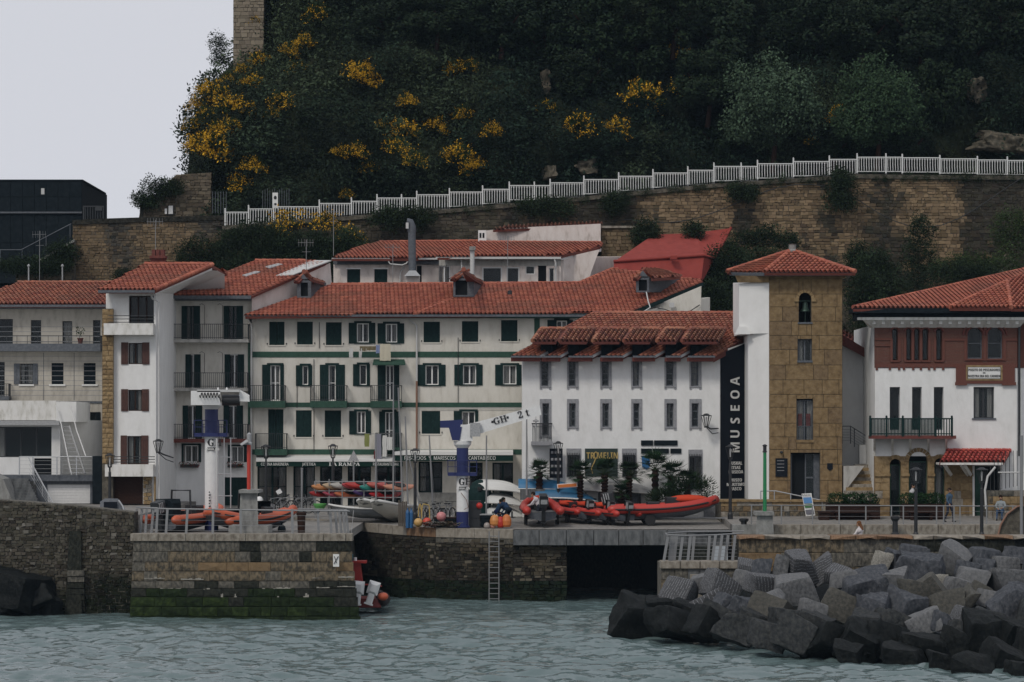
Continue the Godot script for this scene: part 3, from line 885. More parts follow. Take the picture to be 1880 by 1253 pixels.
	for k in edge.size() - 2:
		var e0: Array = edge[k]; var e1: Array = edge[k + 1]
		rubble(m, Vector3(X(e0[0], e0[1]), 0, -e0[1]), Vector3(X(e1[0], e1[1]), 0, -e1[1]), deck(e0[1]) - .46, deck(e1[1]) - .46, -.4, .16, Vector2(.14, .4), .07, dark_tint)
	rubble(m, Vector3(X(942, 140.5), 0, -140.5), Vector3(X(1041, 140.4), 0, -140.4), 2.93, 2.93, -.4, .16, Vector2(.14, .4), .07, dark_tint)
	stuff(part(t, "stones", m, M("stones")))
	for k in edge.size() - 2:
		var e0: Array = edge[k]; var e1: Array = edge[k + 1]
		var p0 := Vector3(X(e0[0], e0[1]), deck(e0[1]), -e0[1]); var p1 := Vector3(X(e1[0], e1[1]), deck(e1[1]), -e1[1])
		var ln := (p1 - p0).length(); var nst := maxi(1, int(ln / .95))
		for i in nst:
			var a := p0.lerp(p1, (i + .008) / nst); var b := p0.lerp(p1, (i + .992) / nst)
			var hh := .46; var up := Vector3(0, .02, 0)
			m = mb()
			var zz := rr(.02, .06)
			m.hexa(a + Vector3(0, -hh, -.6), b + Vector3(0, -hh, -.6), b + up + Vector3(0, 0, -.6), a + up + Vector3(0, 0, -.6), a + Vector3(0, -hh, zz + .04), b + Vector3(0, -hh, zz + .04), b + up + Vector3(0, -.02, zz), a + up + Vector3(0, -.02, zz))
			m.quad(a + up + Vector3(0, 0, -.01), b + up + Vector3(0, 0, -.01), b + up + Vector3(0, -.02, zz), a + up + Vector3(0, -.02, zz))
			var px := (a.x / a.z * -1.0) * FOCAL + 940.0
			part(t, "coping_stone", m, M("rust_stone") if px > 725 and px < 800 and i % 4 != 3 else M("coping_stone"))
			if px > 800:
				m = mb()
				m.hexa(a + Vector3(0, -.74, -.6), b + Vector3(0, -.74, -.6), b + Vector3(0, -hh - .012, -.6), a + Vector3(0, -hh - .012, -.6), a + Vector3(0, -.74, .03), b + Vector3(0, -.74, .03), b + Vector3(0, -hh - .012, .04), a + Vector3(0, -hh - .012, .04))
				part(t, "block", m, M("quay_grey"))
	# bridge with the dark passage under it
	t = thing("quay_bridge", "grey concrete bridge beam over the dark water passage", "bridge", Vector3(X(1090, 140), 2.9, -140))
	var cuts := [942, 990, 1040, 1090, 1136, 1181, 1225, 1262, 1300, 1342]
	for k in cuts.size() - 1:
		m = mb()
		var a := X(cuts[k], 139.9) + .012; var b := X(cuts[k + 1], 139.9) - .012
		m.bevel(a, b, deck(139.9) - .76, deck(139.9) + .03, -140.9, -139.84, .025)
		m.quad(Vector3(a, deck(139.9) + .03, -140.9), Vector3(b, deck(139.9) + .03, -140.9), Vector3(b, deck(139.9) + .03, -139.86), Vector3(a, deck(139.9) + .03, -139.86))
		part(t, "beam_panel", m, M("concrete_dark"))
	m = mb()
	m.box(X(1215, 140) + .3, X(1215, 140) + 2.5, -3, 2.94, -168, -138)
	m.box(X(1000, 140), X(1260, 140), -3, 2.94, -172, -168)
	part(t, "abutment", m, M("quay_black"))
	# promenade edge on the right, behind the jetty
	t = thing("promenade_wall", "low pale coping wall edging the right promenade below its railing", "wall", Vector3(X(1600, 139), 0, -139))
	m = mb()
	m.box(X(1345, 139), 58, -3, 3.5, -142, -139)
	part(t, "core", m, M("quay_tan"))
	x = X(1345, 139)
	while x < 34.0:
		var w := rr(1.2, 2.1)
		piece(t, "coping_stone", unit_blocks[5], M("coping_stone") if rnd.randf() < .7 else M("concrete"), Vector3(x, 3.5, -138.9) - t.position, Vector3(w - .02, .5, 1.2))
		x += w
	# jetty
	t = thing("stone_jetty", "stained stone jetty wall behind the grey boulders", "jetty", Vector3(X(1620, 122), 0, -122))
	m = mb()
	m.box(X(1357, 122), 52, -3, 3.95, -124.5, -122.15)
	part(t, "core", m, M("mortar_dark"))
	courses(t, "block", X(1357, 122), X(1480, 122), 122.05, [[3.98, 3.35, ["quay_grey", "quay_tan"], 1.6, 2.6], [3.35, 2.7, ["quay_tan", "quay_grey", "sandstone_brown"], .5, 1.1], [2.7, 2.1, ["quay_tan", "sandstone_brown"], .5, .9]], .14)
	courses(t, "block", X(1480, 122), X(1688, 122), 122.05, [[3.98, 3.35, ["quay_grey", "quay_tan"], 1.5, 3.0], [3.35, 2.7, ["quay_tan", "quay_grey", "quay_grey"], .6, 1.4], [2.7, 2.1, ["sandstone_brown", "quay_tan"], .5, 1.1]], .14)
	courses(t, "block", X(1688, 122), 34, 122.05, [[3.92, 3.4, ["quay_black", "slate_wet", "quay_black"], .55, .95], [3.4, 2.8, ["quay_black", "quay_grey"], .6, 1.0], [2.8, 2.2, ["quay_black"], .6, 1.0]], .14)
	x = X(1357, 122) - .02
	while x < 34.0:
		var w := rr(.8, 1.6)
		piece(t, "coping_stone", unit_blocks[rnd.randi() % 5], M("coping_stone") if rnd.randf() < .6 else M("rust_stone"), Vector3(x, 3.95, -121.95) - t.position, Vector3(w - .015, .17, .9))
		x += w
	m = mb()
	m.box(X(1357, 122), 52, 3.9, 4.05, -124.5, -122.6)
	part(t, "top_slab", m, M("coping_stone"))
	# landing with its railing at the end of the jetty
	t = thing("jetty_landing", "small stone landing with steps at the jetty end, above the boulders", "landing", Vector3(X(1285, 120), 0, -120))
	m = mb()
	m.box(X(1216, 120), X(1357, 120), -3, 2.9, -124, -120.15)
	part(t, "core", m, M("mortar"))
	courses(t, "block", X(1214, 120), X(1357, 120), 120.05, [[2.75, 2.25, ["quay_grey", "concrete_dark"], .4, .8], [2.25, 1.7, ["quay_tan", "quay_grey"], .4, .8], [1.7, 1.1, ["quay_grey", "quay_tan"], .4, .8], [1.1, .5, ["quay_black", "weed_dark"], .5, .9], [.5, -.2, ["weed_dark"], .5, .9]], .14)
	x = X(1213, 120)
	for k in 4:
		var w := (X(1358, 120) - X(1213, 120)) / 4.0
		piece(t, "coping_stone", unit_blocks[5], M("coping_stone"), Vector3(x + .01, 2.75, -119.9) - t.position, Vector3(w - .02, .32, 1.2))
		x += w
	for k in 4:
		m = mb()
		m.box(X(1268, 119.6), X(1306, 119.6), 2.3 - k * .28, 2.5 - k * .28, -120.1, -119.55 + k * .05)
		part(t, "step", m, M("coping_stone"))
	var r := thing("jetty_railing", "grey metal railing with broad slanted posts on the jetty landing", "railing", Vector3(X(1285, 120), 3.07, -120.3))
	var top := Y(981, 120.3)
	m = mb()
	m.tube([W(1226, 983, 119.9), W(1260, 984, 119.9), W(1310, 983, 120.2), W(1362, 980, 121)], .035, -1, 6)
	m.tube([W(1226, 983, 119.9), W(1222, 980, 121.5), W(1260, 977, 123.0), W(1366, 976, 123.6)], .035, -1, 6)
	part(r, "handrail", m, M("galvanised"))
	for c in [[1219, 1227, 0.0], [1229, 1234, .3], [1233, 1238, .6], [1238, 1243, 1.0], [1248, 1254, 0], [1263, 1268, 0], [1271, 1275, 2.0], [1300, 1303, 2.0], [1308, 1314, 0], [1320, 1326, 0], [1332, 1337, .3], [1345, 1350, .5]]:
		m = mb()
		var d: float = 119.95 + c[2]
		m.bar(W(c[0], 1030, d), W(c[1] if c[0] < 1290 else c[1], 983, d), .12, .05)
		part(r, "post", m, M("galvanised"))
	m = mb()
	for k in 6:
		var py := 990.0 + k * 6.5
		m.tube([W(1226 - k, py, 119.98), W(1352, py, 119.98)], .008, -1, 4)
		m.tube([W(1240, py, 122.8), W(1360, py, 123.2)], .008, -1, 4)
	part(r, "wires", m, M("galvanised"))
	# stone lining lip of the water passage ladder
	var l := thing("quay_ladder", "tall pale metal ladder down the quay wall to the water", "ladder", Vector3(X(907, 140.3), .1, -140.3))
	for px in [898, 916]:
		m = mb()
		m.tube([W(px, 1108, 140.3), W(px, 976, 140.3)], .03, -1, 6)
		part(l, "rail", m, M("galvanised"))
	for k in 13:
		m = mb()
		var py := 985.0 + k * 9.6
		m.tube([W(898, py, 140.3), W(916, py, 140.3)], .02, -1, 5)
		part(l, "rung", m, M("galvanised"))
const TERRACOTTA := [Color(.37, .112, .066), Color(.34, .098, .058), Color(.40, .13, .078), Color(.31, .09, .055), Color(.36, .12, .075), Color(.28, .08, .052)]
const OLD_TILE := [Color(.33, .115, .066), Color(.28, .085, .052), Color(.36, .13, .078), Color(.23, .075, .05), Color(.30, .115, .072), Color(.34, .14, .09)]
func on_roof(a: Vector3, s: Vector3, px: float, py: float) -> Vector2:
	var nn := Vector3(0, 1, s.y)
	var dir := Vector3((px - 940.0) / FOCAL, (LEVEL - py) / FOCAL, -1)
	var eye := Vector3(0, EYE, 0)
	var d := nn.dot(a - eye) / nn.dot(dir)
	var q := eye + dir * d - a
	return Vector2(q.x + s.x * q.z, -q.z)
# A, R: [px, py, depth] of a point on the eave and of the point straight up-slope from it; poly: outline as seen
func tile_roof(parent: Node3D, A: Array, R: Array, poly: Array, tones: Array, ridge := [], under := "tile_grout") -> void:
	var a := W(A[0], A[1], A[2]); var r := W(R[0], R[1], R[2])
	var s: Vector3 = (r - a) / (R[2] - A[2])
	var up := Vector3(0, 1, s.y).normalized()
	var outline := PackedVector2Array()
	var lo := Vector2(1e9, 1e9); var hi := Vector2(-1e9, -1e9)
	for p in poly:
		var q := on_roof(a, s, p[0], p[1])
		outline.append(q)
		lo = lo.min(q); hi = hi.max(q)
	var pitch := .25
	var dt := .4 / s.length()
	var m := mb(true)
	var prof := [[.1, -.02], [.24, .085], [.5, .13], [.76, .085], [.9, -.02]]
	var t := lo.y
	while t < hi.y:
		var u := lo.x
		while u < hi.x:
			if Geometry2D.is_point_in_polygon(Vector2(u + pitch * .5, t + dt * .5), outline):
				var shade := noise.get_noise_2d((a.x + u) * 2.2, t * 4.0 + a.z)
				var c: Color = tones[rnd.randi() % tones.size()]
				c = c * rr(.9, 1.1)
				if shade > .25: c = c.lerp(Color(.14, .08, .055), .3)
				c.a = 1
				m.col = c
				var lowp := []; var top := []
				for k in prof:
					lowp.append(a + Vector3(u + k[0] * pitch, 0, 0) + s * (t - .012) + up * (k[1] + .05))
					top.append(a + Vector3(u + k[0] * pitch, 0, 0) + s * (t + dt) + up * k[1])
				for k in 4: m.quad(top[k], top[k + 1], lowp[k + 1], lowp[k])
			u += pitch
		t += dt
	stuff(part(parent, "roof_tiles", m, M("tiles")))
	# boards under the tiles
	m = mb()
	var ix := Geometry2D.triangulate_polygon(outline)
	for side in [-.03, -.16]:
		for k in range(0, ix.size(), 3):
			var q := []
			for j in 3: q.append(a + Vector3(outline[ix[k + j]].x, 0, 0) + s * outline[ix[k + j]].y + up * side)
			m.tri(q[0], q[1], q[2])
	for k in outline.size():
		var p0 := outline[k]; var p1 := outline[(k + 1) % outline.size()]
		var w0 := a + Vector3(p0.x, 0, 0) + s * p0.y; var w1 := a + Vector3(p1.x, 0, 0) + s * p1.y
		m.quad(w0 - up * .02, w1 - up * .02, w1 - up * .16, w0 - up * .16)
	part(parent, "roof_deck", m, M(under))
	# half-round ridge or hip tiles laid end to end
	if ridge.size():
		m = mb(true)
		for sg in ridge:
			var q0 := on_roof(a, s, sg[0], sg[1]); var q1 := on_roof(a, s, sg[2], sg[3])
			var w0 := a + Vector3(q0.x, 0, 0) + s * q0.y + up * .04; var w1 := a + Vector3(q1.x, 0, 0) + s * q1.y + up * .04
			var nn := maxi(1, int((w1 - w0).length() / .42))
			for k in nn:
				m.col = tones[rnd.randi() % tones.size()] * rr(.8, 1.1)
				m.tube([w0.lerp(w1, float(k) / nn), w0.lerp(w1, (k + 1.06) / nn)], .135, .11, 8, true)
		stuff(part(parent, "ridge_tiles", m, M("tiles")))
# an upright wall with openings; all in picture units at depth d
func wall_px(m: MB, d: float, x0: float, y0: float, x1: float, y1: float, holes: Array, deep := .24) -> void:
	var xs := [x0, x1]; var ys := [y0, y1]
	for h in holes:
		for v in [h[0], h[2]]:
			if v > x0 and v < x1: xs.append(v)
		for v in [h[1], h[3]]:
			if v > y0 and v < y1: ys.append(v)
	xs.sort(); ys.sort()
	for i in xs.size() - 1:
		if xs[i + 1] - xs[i] < .01: continue
		for j in ys.size() - 1:
			if ys[j + 1] - ys[j] < .01: continue
			var cx: float = (xs[i] + xs[i + 1]) * .5; var cy: float = (ys[j] + ys[j + 1]) * .5
			var open := false
			for h in holes:
				if cx > h[0] and cx < h[2] and cy > h[1] and cy < h[3]: open = true; break
			if open: continue
			var a := W(xs[i], ys[j], d); var b := W(xs[i + 1], ys[j + 1], d)
			m.quad(Vector3(a.x, a.y, -d), Vector3(b.x, a.y, -d), Vector3(b.x, b.y, -d), Vector3(a.x, b.y, -d))
			m.quad(Vector3(b.x, a.y, -d - deep), Vector3(a.x, a.y, -d - deep), Vector3(a.x, b.y, -d - deep), Vector3(b.x, b.y, -d - deep))
	for h in holes + [[x0, y0, x1, y1]]:
		var a := W(h[0], h[1], d); var b := W(h[2], h[3], d)
		var k := Vector3(0, 0, -deep)
		var tl := Vector3(a.x, a.y, -d); var tr := Vector3(b.x, a.y, -d); var br := Vector3(b.x, b.y, -d); var bl := Vector3(a.x, b.y, -d)
		m.quad(tl, tr, tr + k, tl + k); m.quad(bl + k, br + k, br, bl); m.quad(tl + k, bl + k, bl, tl); m.quad(tr, br, br + k, tr + k)
func box_px(m: MB, x0: float, y0: float, x1: float, y1: float, d: float, proud: float, deep := 0.0) -> void:
	m.box(X(x0, d), X(x1, d), Y(y1, d), Y(y0, d), -d - deep, -d + proud)
func slab(parent: Node3D, called: String, x0: float, y0: float, x1: float, y1: float, d: float, proud: float, mat: String, deep := 0.0) -> MeshInstance3D:
	var m := mb()
	box_px(m, x0, y0, x1, y1, d, proud, deep)
	return part(parent, called, m, M(mat))
# side and back walls going back from the front corners along the skewed plan
func shell(parent: Node3D, x0: float, x1: float, ytop: float, ybot: float, d: float, deep: float, skew: float, mat: String, high_back := 0.0) -> void:
	var m := mb()
	var a := W(x0, ytop, d); var b := W(x1, ybot, d)
	var zf := -d - .24; var zb := -d - deep
	var sf := skew * .24; var sb := skew * deep
	var th := .22
	for q in [[a.x, a.x + th], [b.x - th, b.x]]:
		m.hexa(Vector3(q[0] + sb, b.y, zb), Vector3(q[1] + sb, b.y, zb), Vector3(q[1] + sb, a.y + high_back, zb), Vector3(q[0] + sb, a.y + high_back, zb), Vector3(q[0] + sf, b.y, zf), Vector3(q[1] + sf, b.y, zf), Vector3(q[1] + sf, a.y, zf), Vector3(q[0] + sf, a.y, zf))
	m.hexa(Vector3(a.x + sb, b.y, zb - th), Vector3(b.x + sb, b.y, zb - th), Vector3(b.x + sb, a.y + high_back, zb - th), Vector3(a.x + sb, a.y + high_back, zb - th), Vector3(a.x + sb, b.y, zb), Vector3(b.x + sb, b.y, zb), Vector3(b.x + sb, a.y + high_back, zb), Vector3(a.x + sb, a.y + high_back, zb))
	part(parent, "side_walls", m, M(mat))
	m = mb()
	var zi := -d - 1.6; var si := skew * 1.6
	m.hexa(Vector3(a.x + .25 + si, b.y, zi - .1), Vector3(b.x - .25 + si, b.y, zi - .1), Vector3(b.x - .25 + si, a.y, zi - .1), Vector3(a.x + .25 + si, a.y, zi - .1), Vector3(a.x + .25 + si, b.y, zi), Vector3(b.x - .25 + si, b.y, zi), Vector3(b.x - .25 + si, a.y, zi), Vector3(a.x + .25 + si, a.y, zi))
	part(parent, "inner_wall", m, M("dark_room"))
func shutter(parent: Node3D, x0: float, y0: float, x1: float, y1: float, d: float, out: float, mat: String) -> void:
	var m := mb()
	var a := W(x0, y0, d); var b := W(x1, y1, d)
	var z := -d + out
	var n := maxi(2, int((b.x - a.x) / .13))
	for k in n:
		var u0 := lerpf(a.x, b.x, float(k) / n) + .006; var u1 := lerpf(a.x, b.x, float(k + 1) / n) - .006
		m.box(u0, u1, b.y, a.y, z - .03, z)
	m.box(a.x, b.x, b.y, a.y, z - .035, z - .022)
	for f in [.12, .86]:
		var yy := lerpf(b.y, a.y, f)
		m.box(a.x + .02, b.x - .02, yy - .05, yy + .05, z, z + .018)
	part(parent, "shutter", m, M(mat))
func window(parent: Node3D, x0: float, y0: float, x1: float, y1: float, d: float, frame := "white_frame", lights := 2, curtain := 0.0, inset := .14, bars := 0, fw := .055) -> void:
	var a := W(x0, y0, d); var b := W(x1, y1, d)
	var z := -d - inset
	var m := mb()
	m.box(a.x, a.x + fw, b.y, a.y, z - .05, z); m.box(b.x - fw, b.x, b.y, a.y, z - .05, z)
	m.box(a.x + fw, b.x - fw, a.y - fw, a.y, z - .05, z); m.box(a.x + fw, b.x - fw, b.y, b.y + fw, z - .05, z)
	for k in range(1, lights):
		var xx := lerpf(a.x, b.x, float(k) / lights)
		m.box(xx - fw * .7, xx + fw * .7, b.y + fw, a.y - fw, z - .05, z + .004)
	for k in bars:
		var yy := lerpf(b.y, a.y, (k + 1.0) / (bars + 1.0))
		m.box(a.x + fw, b.x - fw, yy - .02, yy + .02, z - .045, z - .006)
	var w := part(parent, "window", m, M(frame))
	for k in lights:
		var u0 := lerpf(a.x, b.x, float(k) / lights) + fw * .5; var u1 := lerpf(a.x, b.x, float(k + 1) / lights) - fw * .5
		m = mb()
		m.box(u0, u1, b.y + fw * .5, a.y - fw * .5, z - .032, z - .026)
		part(w, "pane", m, M("glass"))
		if curtain > 0 and rnd.randf() < curtain:
			m = mb()
			var half := rr(.35, 1.0)
			var c0 := u0 if k == 0 else u1 - (u1 - u0) * half
			var c1 := u0 + (u1 - u0) * half if k == 0 else u1
			var nf := maxi(3, int((c1 - c0) / .07))
			for q in nf:
				var e0 := lerpf(c0, c1, float(q) / nf); var e1 := lerpf(c0, c1, float(q + 1) / nf)
				var z0 := z - .12 - (.03 if q % 2 == 0 else 0.0); var z1 := z - .12 - (.03 if q % 2 == 1 else 0.0)
				m.quad(Vector3(e0, a.y - .03, z0), Vector3(e1, a.y - .03, z1), Vector3(e1, b.y + .03, z1), Vector3(e0, b.y + .03, z0))
			part(w, "curtain", m, M("curtain"))
func balcony(parent: Node3D, x0: float, x1: float, ytop: float, yslab: float, ybot: float, d: float, out: float, slab_mat: String, rail_mat := "iron", pitch := .115) -> void:
	var m := mb()
	box_px(m, x0, yslab, x1, ybot, d, out)
	var s := part(parent, "balcony", m, M(slab_mat))
	m = mb()
	var a := W(x0, ytop, d); var b := W(x1, yslab, d)
	var z := -d + out - .05
	m.box(a.x, b.x, a.y - .035, a.y, z - .025, z + .025)
	m.box(a.x, b.x, b.y + .08, b.y + .105, z - .012, z + .012)
	for xx in [a.x + .02, b.x - .02]:
		m.box(xx - .02, xx + .02, a.y - .035, a.y, -d + .01, z)
	var n := int((b.x - a.x) / pitch)
	for k in n + 1:
		var xx := lerpf(a.x + .012, b.x - .012, float(k) / n)
		m.box(xx - .011, xx + .011, b.y, a.y - .035, z - .011, z + .011)
	for k in int(out / .13):
		for xx in [a.x + .02, b.x - .02]:
			m.box(xx - .011, xx + .011, b.y, a.y - .035, -d + .1 + k * .13 - .011, -d + .1 + k * .13 + .011)
	part(s, "railing", m, M(rail_mat))
func pipe(parent: Node3D, pts: Array, d: float, mat := "pipe_white", r := .05) -> void:
	var m := mb()
	var q := []
	for p in pts: q.append(W(p[0], p[1], d))
	m.tube(q, r, -1, 6)
	part(parent, "drain_pipe", m, M(mat))
func antenna(at: Vector3, high: float, label: String) -> void:
	var t := thing("roof_antenna", label, "antenna", at, "antennas on the roofs")
	var m := mb()
	m.tube([at, at + Vector3(0, high, 0)], .022, -1, 5)
	part(t, "mast", m, M("galvanised"))
	m = mb()
	m.tube([at + Vector3(-.5, high * .93, 0), at + Vector3(.45, high * .93, .05)], .012, -1, 4)
	for k in 6:
		var x := -.45 + k * .17
		m.tube([at + Vector3(x, high * .93 - .22, -.02), at + Vector3(x, high * .93 + .22, .04)], .009, -1, 4)
	m.tube([at + Vector3(-.25, high * .72, -.1), at + Vector3(.3, high * .72, .1)], .01, -1, 4)
	part(t, "aerial", m, M("galvanised"))
func build_upper_town() -> void:
	# black clad building
	var t := thing("black_building", "large flat-roofed black clad building at the left edge", "building", W(60, 520, 194))
	var m := mb()
	m.box(X(-90, 194), X(150, 194), Y(520, 194), Y(332, 194), -206, -194)
	part(t, "wall", m, M("black_cladding"))
	for k in 11:
		for j in 4:
			m = mb()
			var a := X(-90 + k * 21.8, 193.95) + .01; var b := X(-90 + (k + 1) * 21.8, 193.95) - .01
			if k == 10: b = X(149, 193.95)
			m.bevel(a, b, Y(333 + (j + 1) * 29 if j < 2 else 391 + (j - 1) * 55, 194) + .01, Y(333 + j * 29 if j < 2 else 391 + (j - 2) * 55, 194) - .01, -194.02, -193.95, .01)
			part(t, "cladding_panel", m, M("black_cladding"))
	slab(t, "ledge", -90, 389, 150, 392, 193.9, .12, "lead_grey")
	slab(t, "window", 75, 346, 81, 357, 193.95, .03, "pipe_white")
	slab(t, "roof_edge", -92, 330, 152, 333, 194, .1, "black_cladding", 11.0)
	# gate rail beside it
	t = thing("terrace_gate", "grey metal gate beside the black building against the sky", "gate", W(170, 404, 189))
	m = mb()
	for px in [153, 189]: m.box(X(px, 189) - .04, X(px, 189) + .04, Y(404, 189), Y(378, 189), -189.04, -188.96)
	m.box(X(153, 189), X(189, 189), Y(380, 189), Y(378, 189), -189.02, -188.98)
	part(t, "frame", m, M("iron"))
	for k in 7:
		m = mb()
		var xx := X(156 + k * 4.6, 189)
		m.box(xx - .02, xx + .02, Y(404, 189), Y(380, 189), -189.01, -188.99)
		part(t, "bar", m, M("iron"))
	slab(t, "plate", 175, 380, 187, 387, 188.9, .02, "iron")
	# sloping stair wall with its rail
	t = thing("stair_wall", "sloping stone stair wall with grey handrail below the black building", "stair", W(95, 520, 184))
	m = mb()
	m.prism([[X(28, 184), Y(540, 184)], [X(28, 184), Y(502, 184)], [X(55, 184), Y(488, 184)], [X(135, 184), Y(440, 184)], [X(135, 184), Y(540, 184)]], -186, -184)
	part(t, "core", m, M("mortar"))
	m = mb(true)
	var tint := func(_p: Vector3) -> Color: return Color(.10, .085, .062) * rr(.5, 1.35)
	rubble(m, W(28, 540, 184), W(55, 540, 184), Y(505, 184), Y(489, 184), Y(540, 184), .23, Vector2(.2, .5), .07, tint)
	rubble(m, W(55, 540, 184), W(135, 540, 184), Y(491, 184), Y(443, 184), Y(540, 184), .23, Vector2(.2, .5), .07, tint)
	stuff(part(t, "stones", m, M("stones")))
	m = mb()
	m.hexa(W(54, 492, 184.8), W(136, 444, 184.8), W(136, 439, 184.8), W(54, 487, 184.8), W(54, 492, 183.8), W(136, 444, 183.8), W(136, 439, 183.8), W(54, 487, 183.8))
	part(t, "coping", m, M("concrete"))
	m = mb()
	m.tube([W(-30, 459, 184), W(38, 459, 184), W(130, 411, 184)], .03, -1, 5)
	part(t, "handrail", m, M("lead_grey"))
	for c in [[40, 459, 492], [84, 434, 470], [128, 412, 442], [0, 459, 488]]:
		m = mb(); m.tube([W(c[0], c[2], 184), W(c[0], c[1], 184)], .025, -1, 5)
		part(t, "post", m, M("lead_grey"))
	for c in [[72, 424, 520, 1], [114, 488, 520, 0], [52, 488, 520, 0]]:
		var p := W(c[0], c[2], 182)
		if c[3] == 1: antenna(p, (c[2] - c[1]) * .0364, "tall antenna mast in front of the stair below the black building")
		else:
			t = thing("roof_pipe", "thin pale vent pipe %s the grey row house roof" % ("with a cap over" if c[0] == 114 else "near the left stair behind"), "pipe", p)
			m = mb(); m.tube([p, W(c[0], c[1], 182)], .05, -1, 6); part(t, "pipe", m, M("metal_grey"))
			m = mb(); m.lathe(W(c[0], c[1], 182), [[.0, .12], [.1, .02], [.1, -.06], [.05, -.06]], 8); part(t, "cap", m, M("metal_grey"))
	# houses between the roofs and the retaining wall
	t = thing("upper_house", "white upper house with two dark green doors behind the long red roof", "house", W(690, 545, 172))
	m = mb()
	wall_px(m, 172, 612, 474, 806, 545, [[637, 494, 661, 545], [687, 494, 711, 545], [765, 488, 774, 545], [805, 492, 806, 545]])
	part(t, "wall", m, M("pink_white"))
	shell(t, 612, 806, 474, 545, 172, 6, .5, "pink_white")
	for x in [[637, 661], [687, 711]]:
		m = mb()
		box_px(m, x[0] + .5, 494, x[1] - .5, 545, 172.1, 0, .05)
		part(t, "door", m, M("green_paint"))
		slab(t, "door_frame", x[0] - 2, 492, x[1] + 2, 494.5, 172, .04, "white_frame")
	slab(t, "door", 765.5, 489, 773.5, 545, 172.1, 0, "dark_room", .05)
	tile_roof(t, [611, 474, 171.3], [700, 446, 177], [[609, 475], [758, 475], [812, 472], [886, 445], [697, 446], [660, 455]], TERRACOTTA, [[697, 446, 886, 444]])
	slab(t, "gutter", 609, 474, 716, 478, 171.3, .12, "pipe_white")
	slab(t, "gutter", 768, 474, 810, 477, 171.3, .12, "pipe_white")
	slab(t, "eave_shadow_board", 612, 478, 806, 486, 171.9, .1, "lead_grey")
	pipe(t, [[713, 480], [716, 485], [738, 487], [746, 484], [752, 474]], 171.2)
	pipe(t, [[744, 487], [735, 500], [733, 545]], 171.8)
	# chimney flue with bent cowl
	var fl := thing("metal_flue", "tall grey metal chimney flue with a bent top on the upper house", "chimney", W(757, 520, 170))
	m = mb(); m.tube([W(757, 500, 170), W(756, 425, 170)], .24, -1, 12); part(fl, "pipe", m, M("lead_grey"))
	m = mb(); m.tube([W(756, 426, 170), W(756, 416, 170), W(753, 408, 170), W(747, 407, 170)], .27, .22, 10); part(fl, "cowl", m, M("lead_grey"))
	m = mb(); m.hexa(W(742, 507, 169.3), W(772, 507, 169.3), W(763, 497, 169.8), W(751, 497, 169.8), W(742, 507, 168.6), W(772, 507, 168.6), W(763, 497, 169.4), W(751, 497, 169.4)); part(fl, "hood", m, M("metal_grey"))
	m = mb(); box_px(m, 746, 506, 770, 545, 169.4, .3, .9); part(fl, "stack", m, M("pink_white"))
	m = mb(); box_px(m, 745, 409, 750, 420, 169.7, .05); part(fl, "box", m, M("pipe_white"))
	t = thing("upper_house", "white upper house with a long window band and white parapet below the wall", "house", W(950, 545, 171))
	m = mb()
	var holes := [[805, 488, 826, 545], [885, 490, 922, 520], [930, 490, 954, 520], [965, 488, 982, 504], [988, 488, 1003, 545], [1008, 492, 1018, 522]]
	wall_px(m, 171, 806, 474, 1030, 545, holes)
	part(t, "wall", m, M("pink_white"))
	shell(t, 806, 1030, 474, 545, 171, 6.4, .82, "pink_white", .5)
	window(t, 885, 490, 922, 520, 171, "white_frame", 1, 0, .1, 0, .09)
	window(t, 930, 490, 954, 520, 171, "white_frame", 1, 0, .1, 0, .09)
	window(t, 965, 488, 982, 504, 171, "white_frame", 1, 0, .1)
	window(t, 1008, 492, 1018, 522, 171, "white_frame", 1, 0, .1)
	window(t, 805, 488, 826, 545, 171, "white_frame", 2, 0, .1)
	slab(t, "door", 988.5, 488, 1002.5, 545, 171.15, 0, "dark_room", .05)
	slab(t, "eave_board", 806, 474, 1030, 488, 171, .03, "grey_plaster")
	tile_roof(t, [806, 472, 170.2], [880, 446, 175.5], [[803, 473], [1028, 470], [1103, 453], [1103, 447], [880, 446]], TERRACOTTA, [[880, 446, 1103, 447]])
	slab(t, "gutter", 800, 472, 1030, 476, 170.2, .12, "pipe_white")
	m = mb(); m.hexa(W(1030, 478, 171.2), W(1104, 462, 175), W(1104, 456, 175), W(1030, 472, 171.2), W(1030, 478, 170.9), W(1104, 462, 174.7), W(1104, 456, 174.7), W(1030, 472, 170.9)); part(t, "verge_board", m, M("white_frame"))
	m = mb(); m.prism([[X(1030, 173), Y(545, 173)], [X(1030, 173), Y(476, 173)], [X(1100, 173), Y(460, 173)], [X(1085, 173), Y(500, 173)], [X(1075, 173), Y(545, 173)]], -175, -172); part(t, "gable", m, M("pink_white"))
	pipe(t, [[847, 478], [848, 495], [856, 500]], 170.4)
	pipe(t, [[1018, 476], [1020, 482], [1021, 525]], 170.7, "pipe_white", .06)
	m = mb()
	m.prism([[X(890, 177), Y(455, 177)], [X(890, 177), Y(424, 177)], [X(930, 177), Y(419, 177)], [X(1103, 177), Y(411, 177)], [X(1103, 177), Y(455, 177)]], -179, -177)
	part(t, "parapet", m, M("pink_white"))
	tile_roof(t, [925, 421, 176.6], [930, 412, 178.6], [[905, 422], [1104, 414], [1104, 408], [925, 416]], OLD_TILE)
	m = mb(); box_px(m, 878, 424, 893, 446, 176.2, .5, .4)
	var ch := part(t, "chimney", m, M("white_plaster"))
	for px in [882, 887.5]:
		m = mb(); box_px(m, px - 1.7, 428, px + 1.7, 437, 175.7, .02); part(ch, "vent", m, M("dark_room"))
